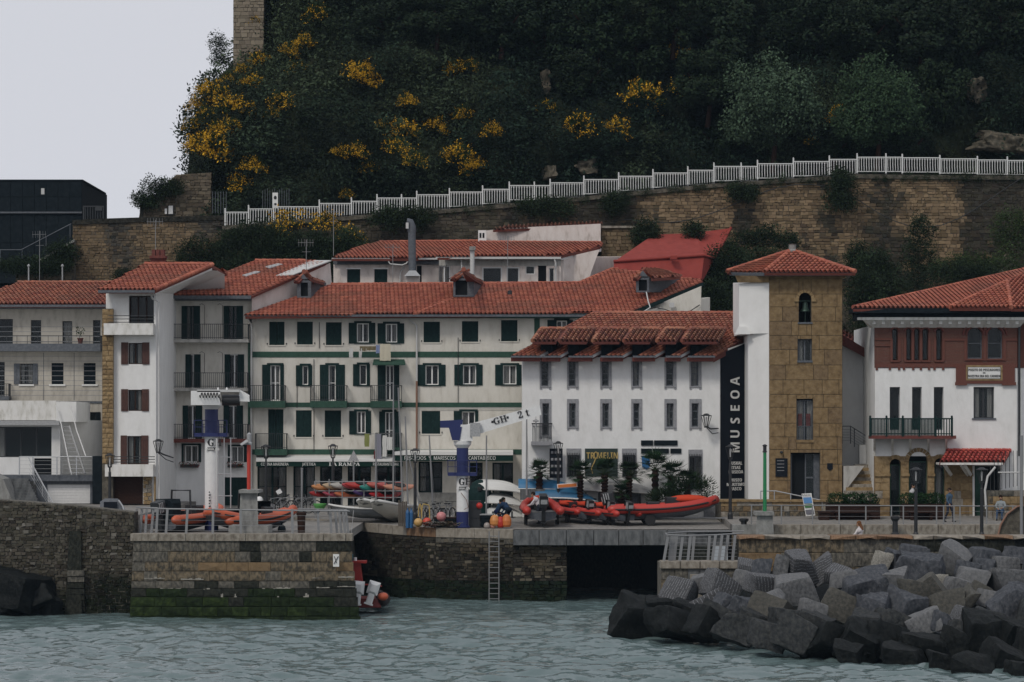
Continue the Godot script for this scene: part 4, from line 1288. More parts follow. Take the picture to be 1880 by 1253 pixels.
	m = mb(); m.tube([W(867, 520, 169.5), W(867, 460, 169.5)], .14, -1, 10); part(t, "vent_pipe", m, M("pipe_white"))
	m = mb(); box_px(m, 861.5, 453, 873, 460, 169.4, .2, .2); part(t, "vent_cap", m, M("concrete"))
	antenna(W(721, 526, 169), 2.6, "thin roof antenna standing between the two green doors")
	antenna(W(932, 522, 169), 3.0, "roof antenna in front of the upper house's dark window")
	antenna(W(612, 470, 172), 3.0, "tall thin antenna at the left end of the upper houses")
	antenna(W(562, 520, 163), 2.6, "leaning antenna wire over the small grey dormer")
	# red membrane roof
	t = thing("red_roof_sheet", "bright red sheeted roof against the stone retaining wall", "roof", W(1230, 520, 174))
	m = mb()
	var quadp := [[W(1127, 481, 171), W(1200, 431, 178), W(1275, 428, 178.6), W(1293, 470, 172.6)], [W(1275, 428, 178.6), W(1342, 419, 179.3), W(1312, 476, 174), W(1293, 470, 172.6)]]
	for q in quadp: m.quad(q[0], q[1], q[2], q[3])
	m.quad(W(1127, 481, 171), W(1293, 470, 172.6), W(1288, 512, 171.6), W(1127, 503, 170.4))
	m.quad(W(1293, 470, 172.6), W(1312, 476, 174), W(1288, 520, 172.2), W(1288, 512, 171.6))
	m.quad(W(1127, 481, 171), W(1200, 431, 178), W(1200, 520, 178), W(1127, 520, 171))
	part(t, "sheet", m, M("tarp_red"))
	m = mb(); m.tube([W(1127, 480, 170.9), W(1293, 469, 172.5), W(1312, 475, 173.9), W(1342, 419, 179.2)], .1, -1, 6); part(t, "folded_edge", m, M("tarp_red"))
	m = mb(); box_px(m, 1231, 470, 1243, 477, 171.4, .3, .3); part(t, "vent", m, M("tarp_red"))
	# stone pier between the parapet and the red roof
	t = thing("stone_pier", "small stone wall piece between white parapet and red sheeted roof", "wall", W(1150, 480, 178))
	m = mb(); m.box(X(1104, 178), X(1185, 178), Y(500, 178), Y(417, 178), -180, -178.05); part(t, "core", m, M("mortar"))
	m = mb(true)
	var pt := func(_p: Vector3) -> Color: return Color(.16, .12, .075) * rr(.6, 1.3)
	rubble(m, W(1104, 500, 178), W(1182, 500, 178), Y(419, 178), Y(419, 178), Y(500, 178), .22, Vector2(.25, .6), .06, pt)
	stuff(part(t, "stones", m, M("stones")))
	slab(t, "coping", 1102, 415, 1184, 419, 177.9, .1, "coping_stone", 1.5)
func build_row_left() -> void:
	var t := thing("grey_row_house", "grey rendered row house with dark balcony at the left edge", "house", W(90, 930, 163))
	var m := mb()
	var holes := [[-40, 586, 23, 632], [56, 588, 75, 632], [114, 590, 132, 632], [170, 588, 184, 632], [-20, 665, 8, 735], [36, 668, 60, 706], [94, 667, 116, 706], [153, 667, 175, 706], [150, 757, 176, 795]]
	wall_px(m, 163, -60, 562, 196, 930, holes)
	part(t, "wall", m, M("beige_board"))
	shell(t, -60, 196, 562, 930, 163, 9, .6, "grey_plaster")
	for h in holes.slice(0, 4): window(t, h[0], h[1], h[2], h[3], 163, "iron", 2 if h[2] - h[0] > 30 else 1, .2, .12)
	window(t, -20, 665, 8, 735, 163, "iron", 2, .3)
	window(t, 36, 668, 60, 706, 163, "iron", 2, .8); shutter(t, 25, 668, 36, 706, 163, .06, "lead_grey"); shutter(t, 60, 668, 69, 706, 163, .06, "lead_grey")
	for h in holes.slice(6, 8): shutter(t, h[0], h[1], h[2], h[3], 163, -.05, "black_cladding")
	window(t, 150, 757, 176, 795, 163, "iron", 2, .9); shutter(t, 142, 757, 150, 795, 163, .06, "black_cladding"); shutter(t, 176, 757, 184, 795, 163, .06, "black_cladding")
	for h in [[34, 706, 62, 709], [90, 706, 120, 709], [150, 706, 179, 709], [148, 795, 178, 798]]: slab(t, "sill", h[0], h[1], h[2], h[3], 163, .08, "white_plaster")
	for y in [737, 826]: slab(t, "string_course", 140 if y == 826 else -60, y, 188, y + 4, 163, .05, "lead_grey")
	for x in [79, 135]: slab(t, "seam", x, 648, x + 1, 735, 163, .008, "lead_grey")
	for y in range(600, 735, 9): slab(t, "board_line", -60, y, 188, y + .8, 163, .004, "grey_stone_trim")
	balcony(t, -60, 188, 617, 632, 646, 163, .95, "lead_grey", "iron", .6)
	slab(t, "soffit", -60, 559, 194, 567, 162.5, .2, "lead_grey", .5)
	balcony(t, -60, 20, 705, 728, 735, 163, .8, "lead_grey", "iron", .14)
	tile_roof(t, [192, 560, 162.1], [262, 521, 167.5], [[-70, 560], [194, 560], [262, 521], [32, 521], [-70, 556]], OLD_TILE, [[32, 520, 262, 520]])
	slab(t, "gutter", -60, 560, 194, 564, 162.0, .1, "lead_grey")
	# plants and things on that balcony
	var pot := thing("balcony_plant", "terracotta potted plant on the grey row house balcony", "plant", W(147, 632, 162.4))
	m = mb(); m.lathe(W(147, 632, 162.4), [[.12, 0], [.17, .3], [.19, .3], [.19, .36], [.0, .34]], 10); part(pot, "pot", m, M("fascia_red"))
	m = mb(true)
	for k in 60:
		var p := W(147, 616, 162.4) + Vector3(rr(-.25, .25), rr(-.1, .45), rr(-.2, .2))
		m.col = Color(.03, .06, .025) * rr(.6, 1.4)
		m.tri(p, p + Vector3(rr(-.12, .12), rr(0, .15), .05), p + Vector3(rr(-.1, .1), rr(-.05, .1), -.05))
	part(pot, "leaves", m, M("leaf"))
	# white terrace building at the lower left
	t = thing("terrace_house", "low white flat-roofed terrace building with dark glass front", "building", W(70, 925, 156))
	m = mb()
	wall_px(m, 156, -60, 772, 110, 925, [[-50, 784, 94, 840], [62, 842, 94, 873]])
	part(t, "wall", m, M("white_plaster"))
	shell(t, -60, 110, 772, 925, 156, 5.5, .3, "white_plaster")
	window(t, -50, 784, 94, 840, 156, "iron", 5, .3, .2)
	slab(t, "door", 62.5, 842, 93.5, 873, 156.1, 0, "dark_room", .05)
	m = mb(); box_px(m, -60, 736, 103, 772, 155.6, .1, 6.0); part(t, "roof_fascia", m, M("old_white"))
	m = mb(); box_px(m, 103, 738, 140, 775, 155.4, .1, 5.0); part(t, "roof_block", m, M("white_plaster"))
	slab(t, "gutter", -60, 773, 110, 781, 155.5, .3, "metal_grey")
	m = mb(); box_px(m, -60, 873, 172, 884, 154, .1, 2.0); part(t, "terrace_slab", m, M("lead_grey"))
	m = mb(); wall_px(m, 154.2, 66, 884, 172, 925, [[86, 890, 165, 925]]); part(t, "lower_wall", m, M("lead_grey"))
	var gd := slab(t, "garage_door", 86, 890, 165, 925, 154.3, 0, "white_paint", .06)
	for k in 7:
		m = mb(); box_px(m, 86.5, 891 + k * 5, 164.5, 895 + k * 5, 154.29, .012); part(gd, "slat", m, M("white_paint"))
	m = mb(); box_px(m, 170, 838, 187, 925, 153.8, .2, 2.0); part(t, "pillar", m, M("black_cladding"))
	for k in 9:
		m = mb()
		box_px(m, 2 - 3 + k * 1.5, 879 + k * 5.2, 52 + k * 2.2, 884 + k * 5.2, 153.7 - k * .26, .0, .3)
		part(t, "step", m, M("concrete_dark"))
	m = mb(); m.prism([[X(-20, 151), Y(925, 151)], [X(-20, 151), Y(868, 151)], [X(5, 151), Y(880, 151)], [X(22, 151), Y(920, 151)], [X(22, 151), Y(925, 151)]], -153, -151); part(t, "stair_cheek", m, M("concrete"))
	var r := thing("terrace_railing", "pale steel railing along the white terrace and down its steps", "railing", W(100, 873, 153.7))
	var tp := []
	for px in [35, 60, 104, 140, 170]: tp.append(W(px, 873, 153.7))
	railing_run(r, [W(35, 873, 153.7), W(170, 873, 153.7)], Y(839, 153.7) - Y(873, 153.7), tp, M("steel"), .025, 4)
	m = mb(); m.tube([W(51, 839, 153.6), W(98, 926, 151.2)], .035, -1, 6); part(r, "handrail", m, M("steel"))
	m = mb()
	for k in 4: m.tube([W(53, 845 + k * 8, 153.6), W(97, 930 + k * 4, 151.2)], .01, -1, 4)
	part(r, "wires", m, M("steel"))
	for c in [[62, 859, 890], [77, 887, 912], [90, 911, 930]]:
		m = mb(); m.tube([W(c[0], c[2], 152.3), W(c[0], c[1], 152.3)], .02, -1, 5); part(r, "post", m, M("steel"))
	var s := thing("roof_stair", "steep white metal stair rising to the flat white roof", "stair", W(132, 870, 154.8))
	m = mb(); m.tube([W(102, 745, 155.0), W(112, 780, 154.9), W(131, 872, 154.4)], .035, -1, 6); part(s, "handrail", m, M("white_frame"))
	m = mb(); m.tube([W(129, 746, 155.0), W(140, 790, 154.9), W(157, 838, 154.4)], .035, -1, 6); part(s, "handrail", m, M("white_frame"))
	m = mb(); m.bar(W(113, 783, 155.1), W(130, 870, 154.5), .08, .2); part(s, "stringer", m, M("metal_grey"))
	m = mb(); m.bar(W(127, 783, 155.1), W(156, 870, 154.5), .08, .2); part(s, "stringer", m, M("metal_grey"))
	for k in 12:
		m = mb(); var f := k / 11.0
		m.bar(W(lerpf(113, 130, f), lerpf(784, 868, f), lerpf(155.1, 154.5, f)), W(lerpf(127, 155, f), lerpf(784, 868, f), lerpf(155.1, 154.5, f)), .04, .2)
		part(s, "tread", m, M("metal_grey"))
	# narrow white house with stone corner
	t = thing("narrow_white_house", "narrow white house with brown shutters and a stone corner pillar", "house", W(240, 925, 152))
	m = mb()
	holes = [[236, 543, 282, 597], [235, 630, 261, 669], [235, 716, 260, 755], [233, 801, 259, 853], [206, 875, 262, 926]]
	wall_px(m, 152, 196, 538, 286, 926, holes)
	part(t, "wall", m, M("white_plaster"))
	# right side seen in perspective and the gable above it
	var bx := W(286, 926, 152.24); var bk := W(323, 926, 160)
	m = mb()
	m.quad(Vector3(bx.x, Y(537, 152.2), bx.z), Vector3(bk.x, Y(520, 160), bk.z), Vector3(bk.x, 4, bk.z), Vector3(bx.x, 4, bx.z))
	m.tri(W(286, 538, 152.2), W(389, 492, 157.5), W(323, 540, 160))
	m.tri(W(389, 492, 157.5), W(412, 504, 159), W(323, 540, 160))
	m.quad(W(323, 540, 160), W(412, 504, 159), W(412, 560, 161), W(323, 560, 160.5))
	part(t, "side_wall", m, M("white_plaster"))
	m = mb(); box_px(m, 194, 536, 200, 926, 152.3, 0, 7.0); m.quad(W(196, 530, 160), W(323, 530, 160), W(323, 926, 160), W(196, 926, 160)); part(t, "back_wall", m, M("white_plaster"))
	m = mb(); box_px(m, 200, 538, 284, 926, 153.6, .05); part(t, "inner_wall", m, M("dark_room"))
	window(t, 236, 543, 282, 597, 152, "dark_wood", 3, 0, .5)
	for h in holes.slice(1, 3):
		window(t, h[0], h[1], h[2], h[3], 152, "dark_wood", 2, .4); shutter(t, h[0] - 13, h[1] - 1, h[0], h[3] + .5, 152, .06, "brown_paint"); shutter(t, h[2], h[1] - 1, h[2] + 13, h[3] + .5, 152, .06, "brown_paint")
	window(t, 233, 801, 259, 853, 152, "dark_wood", 2, .9); shutter(t, 221, 800, 233, 853, 152, .06, "brown_paint"); shutter(t, 259, 800, 272, 853, 152, .06, "brown_paint")
	m = mb(); box_px(m, 194, 595, 284, 616, 152, .85); part(t, "balcony_parapet", m, M("old_white"))
	m = mb()
	for y in [580, 586, 592]: m.tube([W(198, y, 151.3), W(283, y, 151.3)], .022, -1, 5)
	part(t, "balcony_rail", m, M("iron"))
	m = mb(); box_px(m, 196, 853, 284, 875, 152, .8); part(t, "balcony_parapet", m, M("old_white"))
	m = mb()
	for y in [839, 844, 849]: m.tube([W(208, y, 151.3), W(284, y, 151.3)], .022, -1, 5)
	part(t, "balcony_rail", m, M("iron"))
	m = mb(); box_px(m, 206.5, 875, 261.5, 926, 152.1, 0, .05); part(t, "garage_door", m, M("dark_wood"))
	var prow := []
	var yy := Y(568, 151.6)
	while yy > Y(842, 151.6):
		var h := rr(.2, .32); prow.append([yy, yy - h, ["sandstone_pale", "sandstone", "sandstone_pale"], .26, .5]); yy -= h
	courses(t, "stone", X(187, 151.6), X(207, 151.6), 151.62, prow, .2)
	m = mb(); box_px(m, 187, 567, 206.5, 926, 151.65, 0, .6); part(t, "pillar_core", m, M("mortar"))
	prow = []
	yy = Y(876, 151.8)
	while yy > Y(925, 151.8): prow.append([yy, yy - .22, ["sandstone_pale", "coping_stone"], .24, .3]); yy -= .22
	courses(t, "tile", X(189, 151.8), X(206, 151.8), 151.7, prow, .1, 0, true)
	courses(t, "tile", X(262, 151.8), X(278, 151.8), 151.85, prow, .1, 0, true)
	pipe(t, [[277, 541], [279, 548], [291, 555], [292, 926]], 151.7, "pipe_white", .06)
	pipe(t, [[284, 876], [284, 926]], 151.6, "sandstone_pale", .06)
	tile_roof(t, [283, 533, 151], [389, 487, 156.5], [[180, 534], [284, 534], [390, 487], [265, 487]], TERRACOTTA, [[265, 486, 390, 486], [284, 533, 390, 487]])
	tile_roof(t, [415, 501, 160.5], [389, 486.6, 156.6], [[388, 487], [416, 502], [300, 502], [265, 487]], TERRACOTTA)
	slab(t, "gutter", 180, 533, 284, 538, 151, .12, "lead_grey")
	m = mb(); m.hexa(W(284, 541, 151.5), W(389, 496, 157), W(389, 490, 157), W(284, 535, 151.5), W(284, 541, 151.2), W(389, 496, 156.8), W(389, 490, 156.8), W(284, 535, 151.2)); part(t, "verge_board", m, M("white_frame"))
	var c := thing("brick_chimney", "red brick chimney with a wider cap on the narrow house", "chimney", W(290, 490, 157))
	m = mb(); box_px(m, 277, 473, 303, 492, 157, .3, .5); part(c, "stack", m, M("fascia_red"))
	m = mb(); box_px(m, 275.5, 470, 304.5, 475, 156.9, .35, .55); part(c, "collar", m, M("fascia_red"))
	for k in 3:
		m = mb(); box_px(m, 279 + k * 8, 459, 285.5 + k * 8, 471, 157, .25, .4); part(c, "pot", m, M("fascia_red"))
	antenna(W(285, 458, 157), 1.7, "small fishbone antenna on the red brick chimney")
	# cream house with long balconies
	t = thing("balcony_house", "cream house with three long iron balconies and green corner posts", "house", W(390, 930, 160))
	m = mb()
	holes = [[336, 562, 364, 624], [413, 562, 443, 624], [343, 651, 365, 712], [415, 651, 445, 712], [338, 745, 368, 806], [413, 745, 443, 806], [337, 818, 365, 849], [422, 820, 449, 849], [412, 877, 456, 930]]
	wall_px(m, 160, 322, 545, 462, 813, holes.slice(0, 6))
	part(t, "wall", m, M("cream_plaster"))
	m = mb()
	wall_px(m, 160, 322, 813, 462, 932, holes.slice(6))
	part(t, "lower_wall", m, M("white_plaster"))
	shell(t, 322, 462, 545, 932, 160, 7, .7, "cream_plaster", .8)
	for k in 6:
		var h: Array = holes[k]
		window(t, h[0], h[1], h[2], h[3], 160, "white_frame" if k > 1 else "green_paint", 2, .5)
		shutter(t, h[0] - 3, h[1], h[0] + 7, h[3], 160, .05, "green_paint"); shutter(t, h[2] - 9, h[1], h[2] + 3, h[3], 160, .05, "green_paint")
	balcony(t, 310, 458, 596, 624, 630, 160, 1.0, "grey_plaster")
	balcony(t, 310, 457, 685, 713, 719, 160, 1.0, "grey_plaster")
	balcony(t, 310, 457, 779, 806, 813, 160, 1.0, "fascia_red")
	for h in holes.slice(6, 8):
		window(t, h[0] + 2, h[1], h[2] - 2, h[3], 160, "white_frame", 2, .9); slab(t, "window_surround", h[0] - 4, h[1] - 3, h[2] + 4, h[1], 160, .04, "green_paint"); slab(t, "window_surround", h[0] - 4, h[1], h[0], h[3], 160, .04, "green_paint"); slab(t, "window_surround", h[2], h[1], h[2] + 4, h[3], 160, .04, "green_paint")
	slab(t, "door", 412.5, 877, 455.5, 930, 160.12, 0, "green_paint", .05)
	m = mb(); box_px(m, 316, 630, 327, 930, 160.5, .1, .1); part(t, "corner_post", m, M("band_green"))
	m = mb(); box_px(m, 455, 630, 461, 780, 160, .07); part(t, "corner_post", m, M("band_green"))
	for x in [[372, 560], [405, 560], [372, 648], [405, 648]]:
		m = mb(); m.tube([W(x[0] - 6, x[1], 159.7), W(x[0] - 2, x[1] - 2, 159.6), W(x[0] + 3, x[1] + 1, 159.6), W(x[0] + 3, x[1] + 38, 159.7)], .015, -1, 4); part(t, "bracket", m, M("iron"))
	tile_roof(t, [312, 543, 159], [470, 481, 166], [[309, 544], [461, 544], [470, 540], [600, 482], [468, 481]], TERRACOTTA, [[468, 480, 560, 480]])
	slab(t, "gutter", 310, 543, 461, 549, 159, .12, "lead_grey")
	slab(t, "eave_soffit", 314, 548, 461, 552, 159.6, .3, "lead_grey", .4)
	m = mb(); m.hexa(W(462, 592, 159.8), W(612, 560, 166.4), W(606, 483, 166.4), W(462, 547, 159.8), W(462, 592, 159.6), W(612, 560, 166.2), W(606, 483, 166.2), W(462, 547, 159.6)); part(t, "gable", m, M("pink_white"))
	m = mb(); m.hexa(W(503, 508, 162.6), W(540, 505, 162.6), W(608, 480, 165.9), W(571, 480, 165.9), W(503, 506.5, 162.6), W(540, 503.5, 162.6), W(608, 478, 165.9), W(571, 478, 165.9)); part(t, "lead_cover", m, M("pipe_white"))
	for q in [[[444, 510], [470, 502], [478, 504], [452, 512]], [[487, 494], [511, 488], [519, 490], [494, 497]]]:
		m = mb()
		var a := W(312, 543, 159); var sl := (W(470, 481, 166) - a) / 7.0
		var up := Vector3(0, 1, sl.y).normalized()
		var c3 := []
		for p in q:
			var uv := on_roof(a, sl, p[0], p[1]); c3.append(a + Vector3(uv.x, 0, 0) + sl * uv.y + up * .16)
		m.quad(c3[1], c3[2], c3[3], c3[0])
		for j in 4: m.quad(c3[j], c3[(j + 1) % 4], c3[(j + 1) % 4] - up * .2, c3[j] - up * .2)
		part(t, "skylight", m, M("metal_grey"))
	for x in [[329, 366], [416, 448]]:
		var fb := thing("flower_box", "red geranium flower box under the %s ground window of the balcony house" % ("left" if x[0] < 400 else "right"), "flower box", W((x[0] + x[1]) * .5, 858, 159.7))
		m = mb(); box_px(m, x[0] + 2, 853, x[1] - 2, 859, 159.9, .2); part(fb, "box", m, M("iron"))
		m = mb(true)
		for k in 260:
			var p := W(rr(x[0], x[1]), rr(848, 859), 159.6 + rr(-.12, .2))
			m.col = Color(.22, .015, .018) * rr(.7, 1.5) if rnd.randf() < .4 else Color(.03, .06, .02) * rr(.6, 1.4)
			m.tri(p, p + Vector3(rr(-.07, .07), rr(.0, .08), rr(-.04, .04)), p + Vector3(rr(-.07, .07), rr(-.04, .06), rr(-.04, .04)))
		stuff(part(fb, "flowers", m, M("leaf")))
func build_long_house() -> void:
	var d := 160.0
	var t := thing("long_cream_house", "long cream house with green bands, dark green shutters and red tiled roof", "house", W(720, 932, d))
	var shut := [[494, 591, 522, 634], [545, 591, 574, 633], [598, 592, 627, 634], [777.5, 591, 807.6, 629], [848, 590, 878, 628], [920, 588, 950, 627], [543, 754, 572, 803], [596, 754, 626, 803], [774, 755, 808, 797]]
	# [hole x0, y0, x1, y1, left leaf x0, right leaf x1, bars]
	var open := [[655, 594, 677, 629, 640, 689], [708, 595, 729, 629, 693, 742], [555, 672, 565.5, 707, 543, 573], [660, 670, 673, 707, 648, 679], [781, 671, 805, 707, 767, 818], [850, 671, 874, 706, 834, 886], [923.5, 671, 948, 706, 909, 958], [655, 756, 671, 796, 641, 681], [848, 756, 872, 795, 833, 878], [1022, 589, 1041, 625, 1005, 1052]]
	var french := [[496, 671, 514, 736, 481, 521], [603, 671, 616, 736, 587, 633], [708, 671, 723, 736, 693, 733], [707, 757, 722, 824, 696, 734]]
	var shops := [[472, 856, 526, 932], [538, 856, 578, 932], [587, 856, 628, 932], [638, 856, 681, 932], [690, 856, 735, 932], [768, 848, 812, 905], [862, 850, 886, 932], [904, 850, 942, 932]]
	var door := [492, 752, 520, 825]
	var holes := []
	for h in shut: holes.append(h)
	for h in open: holes.append(h.slice(0, 4))
	for h in french: holes.append(h.slice(0, 4))
	for h in shops: holes.append(h)
	holes.append(door)
	var m := mb()
	wall_px(m, d, 458, 574, 1160, 934, holes)
	part(t, "wall", m, M("cream_plaster"))
	shell(t, 458, 1160, 574, 934, d, 6.5, .78, "cream_plaster", 1.2)
	for h in shut:
		var mid: float = (h[0] + h[2]) * .5
		shutter(t, h[0], h[1], mid - .2, h[3], d, -.03, "green_paint"); shutter(t, mid + .2, h[1], h[2], h[3], d, -.03, "green_paint")
		for x in [h[0] - 3.5, h[2] + 3.5]: slab(t, "shutter_catch", x - .9, h[3] - 4, x + .9, h[3] - 1, d, .05, "iron")
		slab(t, "sill", h[0] - 2, h[3], h[2] + 2, h[3] + 2, d, .05, "cream_plaster")
	shutter(t, door[0], door[1], 505.8, door[3], d, -.03, "green_paint"); shutter(t, 506.2, door[1], door[2], door[3], d, -.03, "green_paint")
	for h in open:
		window(t, h[0], h[1], h[2], h[3], d, "white_frame", 2 if h[2] - h[0] > 14 else 1, .55)
		shutter(t, h[4], h[1] - 1, h[0], h[3] + 2, d, .05, "green_paint"); shutter(t, h[2], h[1] - 1, h[5], h[3] + 2, d, .05, "green_paint")
		slab(t, "lintel", h[0] - 5, h[1] - 4, h[2] + 5, h[1], d, .07, "green_paint")
		slab(t, "sill", h[0] - 5, h[3], h[2] + 5, h[3] + 2.5, d, .07, "green_paint")
	for h in french:
		window(t, h[0], h[1], h[2], h[3], d, "white_frame", 2 if h[2] - h[0] > 14 else 1, .6, .14, 1)
		shutter(t, h[4], h[1] - 1, h[0], h[3], d, .05, "green_paint"); shutter(t, h[2], h[1] - 1, h[5], h[3], d, .05, "green_paint")
		slab(t, "lintel", h[0] - 6, h[1] - 4, h[2] + 6, h[1], d, .07, "green_paint")
	balcony(t, 458, 525, 708, 737, 749, d, .9, "band_green")
	balcony(t, 571, 638, 708, 737, 749, d, .9, "band_green")
	balcony(t, 681, 738, 708, 737, 749, d, .9, "band_green")
	balcony(t, 470, 528, 796, 825, 836, d, .8, "band_green")
	balcony(t, 690, 738, 795, 822, 827, d, .6, "band_green")
	for b in [[463, 646, 981, 656.5], [463, 739.5, 960, 748], [463, 825.5, 970, 835], [981, 585, 991, 740]]:
		slab(t, "green_band", b[0], b[1], b[2], b[3], d, .035, "band_green")
	m = mb(); box_px(m, 453, 576, 1150, 584, 159.4, .1, .5); part(t, "eave_board", m, M("green_paint"))
	slab(t, "gutter", 450, 578, 1148, 582, 159.1, .12, "lead_grey")
	pipe(t, [[455, 585], [461, 596], [461, 930]], 159.8, "pipe_white", .06)
	pipe(t, [[752, 588], [765, 598], [765, 700]], 159.8, "pipe_white", .06)
	pipe(t, [[765, 700], [765, 840]], 159.8, "pipe_rust", .06)
	for p in [[586, 592, 640], [576, 660, 830], [841, 620, 740], [545, 700, 750]]:
		m = mb(); m.tube([W(p[0], p[1], 159.93), W(p[0], p[2], 159.93)], .02, -1, 4); part(t, "cable", m, M("iron"))
	m = mb(); m.tube([W(528, 750, 159.9), W(960, 750, 159.9)], .025, -1, 4); part(t, "cable", m, M("pipe_white"))
	# small green canopy above the middle balcony
	m = mb(); m.hexa(W(686, 664, 160), W(742, 664, 160), W(742, 660, 160), W(686, 660, 160), W(684, 671, 158.9), W(744, 671, 158.9), W(744, 668, 158.9), W(684, 668, 158.9)); part(t, "canopy", m, M("band_green"))
	# roof in one slope with a ramp up at its right end
	tile_roof(t, [450, 580, 159], [607, 525, 165.2], [[450, 581], [1150, 576], [1292, 517], [1125, 495], [1064, 521], [607, 525]], TERRACOTTA, [[607, 524, 1064, 521], [1064, 521, 1125, 495], [761, 579, 832, 550]])
	m = mb(); m.hexa(W(1148, 585, 159.4), W(1292, 525, 166.2), W(1292, 518, 166.2), W(1148, 577, 159.4), W(1148, 585, 159.2), W(1292, 525, 166.0), W(1292, 518, 166.0), W(1148, 577, 159.2)); part(t, "verge_board", m, M("green_paint"))
	m = mb(); m.prism([[X(1150, 163), Y(640, 163)], [X(1150, 163), Y(584, 163)], [X(1287, 163), Y(526, 163)], [X(1283, 163), Y(640, 163)]], -164, -162.5); part(t, "gable_wall", m, M("cream_plaster"))
	m = mb(); box_px(m, 1229, 556, 1238, 565, 162.3, .1); part(t, "wall_box", m, M("pipe_white"))
	m = mb(); m.tube([W(1187, 537, 161.4), W(1190, 553, 160.8), W(1194, 565, 160.3), W(1178, 575, 159.3)], .04, -1, 5); part(t, "roof_pipe", m, M("pipe_white"))
	m = mb(); m.tube([W(1200, 565, 162.2), W(1220, 568, 162), W(1240, 575, 162), W(1265, 573, 162.2), W(1285, 560, 162.4)], .03, -1, 4); part(t, "cable", m, M("iron"))
	# dormers
	for q in [[545, 571, 513, 547, 606, 524, 552, 565], [832, 870, 509, 545, 894, 525, 836, 858], [1168, 1192, 508, 537, 1250, 509, 1173, 1188]]:
		var x0: float = q[0]; var x1: float = q[1]; var yt: float = q[2]; var yb: float = q[3]
		var df := 162.2 if x0 < 1100 else 161.8
		m = mb()
		wall_px(m, df, x0, yt, x1, yb, [[q[6], yt + 6, q[7], yb - 3]], .12)
		var dm := part(t, "dormer", m, M("lead_grey"))
		m = mb()
		var bk := W(q[4], q[5], df + 4.5)
		m.quad(W(x1, yt, df), Vector3(bk.x, bk.y + .1, bk.z), Vector3(bk.x, bk.y - .9, bk.z), W(x1, yb, df))
		m.quad(W(x0, yt, df), Vector3(bk.x - 1.0, bk.y + .1, bk.z), Vector3(bk.x - 1.0, bk.y - .9, bk.z), W(x0, yb, df))
		part(dm, "cheek", m, M("lead_grey"))
		slab(dm, "opening", q[6], yt + 6, q[7], yb - 3, df + .2, 0, "dark_room", .05)
		var mid := (x0 + x1) * .5
		tile_roof(t, [x1 + 4, yt + 3, df - .3], [q[4] + 2, q[5] - 4, df + 3.4], [[x1 + 5, yt + 4], [mid, yt - 13], [q[4] - 38, q[5] - 17 + 4], [q[4], q[5] - 1]], OLD_TILE, [[mid, yt - 13, q[4] - 38, q[5] - 14]])
		tile_roof(t, [x0 - 4, yt + 3, df - .2], [mid, yt - 13, df + .4], [[x0 - 6, yt + 4], [mid, yt - 14], [mid + 6, yt - 10], [x0 + 4, yt + 5]], OLD_TILE)
		m = mb(); m.prism([[X(x0, df), Y(yt + 2, df)], [X(mid, df), Y(yt - 11, df)], [X(x1, df), Y(yt + 2, df)]], -df - .1, -df); part(dm, "gable", m, M("lead_grey"))
	for p in [[685, 558], [936, 538]]:
		m = mb(); m.lathe(W(p[0], p[1], 162), [[.14, -.1], [.14, .12], [.0, .16]], 8); part(t, "roof_vent", m, M("iron"))
	# shop fronts
	for h in shops:
		window(t, h[0], h[1], h[2], h[3], d, "green_paint", 2 if h[2] - h[0] > 30 else 1, .15, .3, 1, .09)
	slab(t, "plinth", 770, 905, 860, 932, d, .06, "concrete")
	# awnings with their lettering
	var aw := thing("shop_awning", "white topped green awning of the restaurant with white lettering", "awning", W(605, 855, 158.5))
	m = mb(); m.hexa(W(470, 845, 158.6), W(740, 845, 158.6), W(740, 837, 160), W(470, 837, 160), W(470, 847, 158.4), W(740, 847, 158.4), W(740, 838, 160.0), W(470, 838, 160.0)); part(aw, "cloth", m, M("awning_white"))
	m = mb(); box_px(m, 470, 844, 740, 848, 158.4, .06); part(aw, "front_bar", m, M("awning_white"))
	m = mb(); box_px(m, 470, 848.5, 740, 857, 158.4, .01); part(aw, "valance", m, M("awning_green"))
	for c in [["COCINA MARINERA", 504, .78, .17], ["JATETXEA", 567, .8, .17], ["LA RAMPA", 632, 1.25, .19], ["RESTAURANTE BAR", 708, .75, .17]]:
		letters(aw, c[0], W(c[1], 852.8, 158.37), c[3], M("text_white"), "Droid Serif" if c[0] == "LA RAMPA" else "Droid Sans", 0, c[2], c[0] == "LA RAMPA")
	aw = thing("shop_awning", "wide green fishmonger awning with a white edge and italic lettering", "awning", W(830, 845, 158.3))
	m = mb(); m.hexa(W(724, 834, 158.4), W(942, 834, 158.4), W(942, 826, 160), W(724, 826, 160), W(724, 836, 158.2), W(942, 836, 158.2), W(942, 827, 160.0), W(724, 827, 160.0)); part(aw, "cloth", m, M("awning_white"))
	m = mb(); box_px(m, 724, 830, 942, 836, 158.2, .06); part(aw, "front_bar", m, M("awning_white"))
	m = mb(); box_px(m, 724, 836.5, 942, 847, 158.2, .01); part(aw, "valance", m, M("awning_green"))
	letters(aw, "PESCADOS  Y  MARISCOS  DEL  CANTABRICO", W(826, 841.5, 158.17), .21, M("text_white"), "Droid Sans", 0, .92)
	# washing lines
	laundry([[641, 640, 648, 657, 0], [659, 640, 664, 657, 0], [660, 636, 672, 644, 1], [672, 636, 690, 643, 1], [690, 634, 698, 648, 2], [697, 632, 717, 662, 3]], 640, 735, 632, 159.3, "white and beige laundry hung on a line below the top windows")
	laundry([[669, 797, 678, 820, 4], [688, 797, 700, 846, 5], [702, 800, 710, 838, 0], [710, 803, 720, 826, 0], [686, 828, 692, 846, 6]], 668, 722, 796, 158.9, "grey and white laundry hung beside the masts above the restaurant awning")
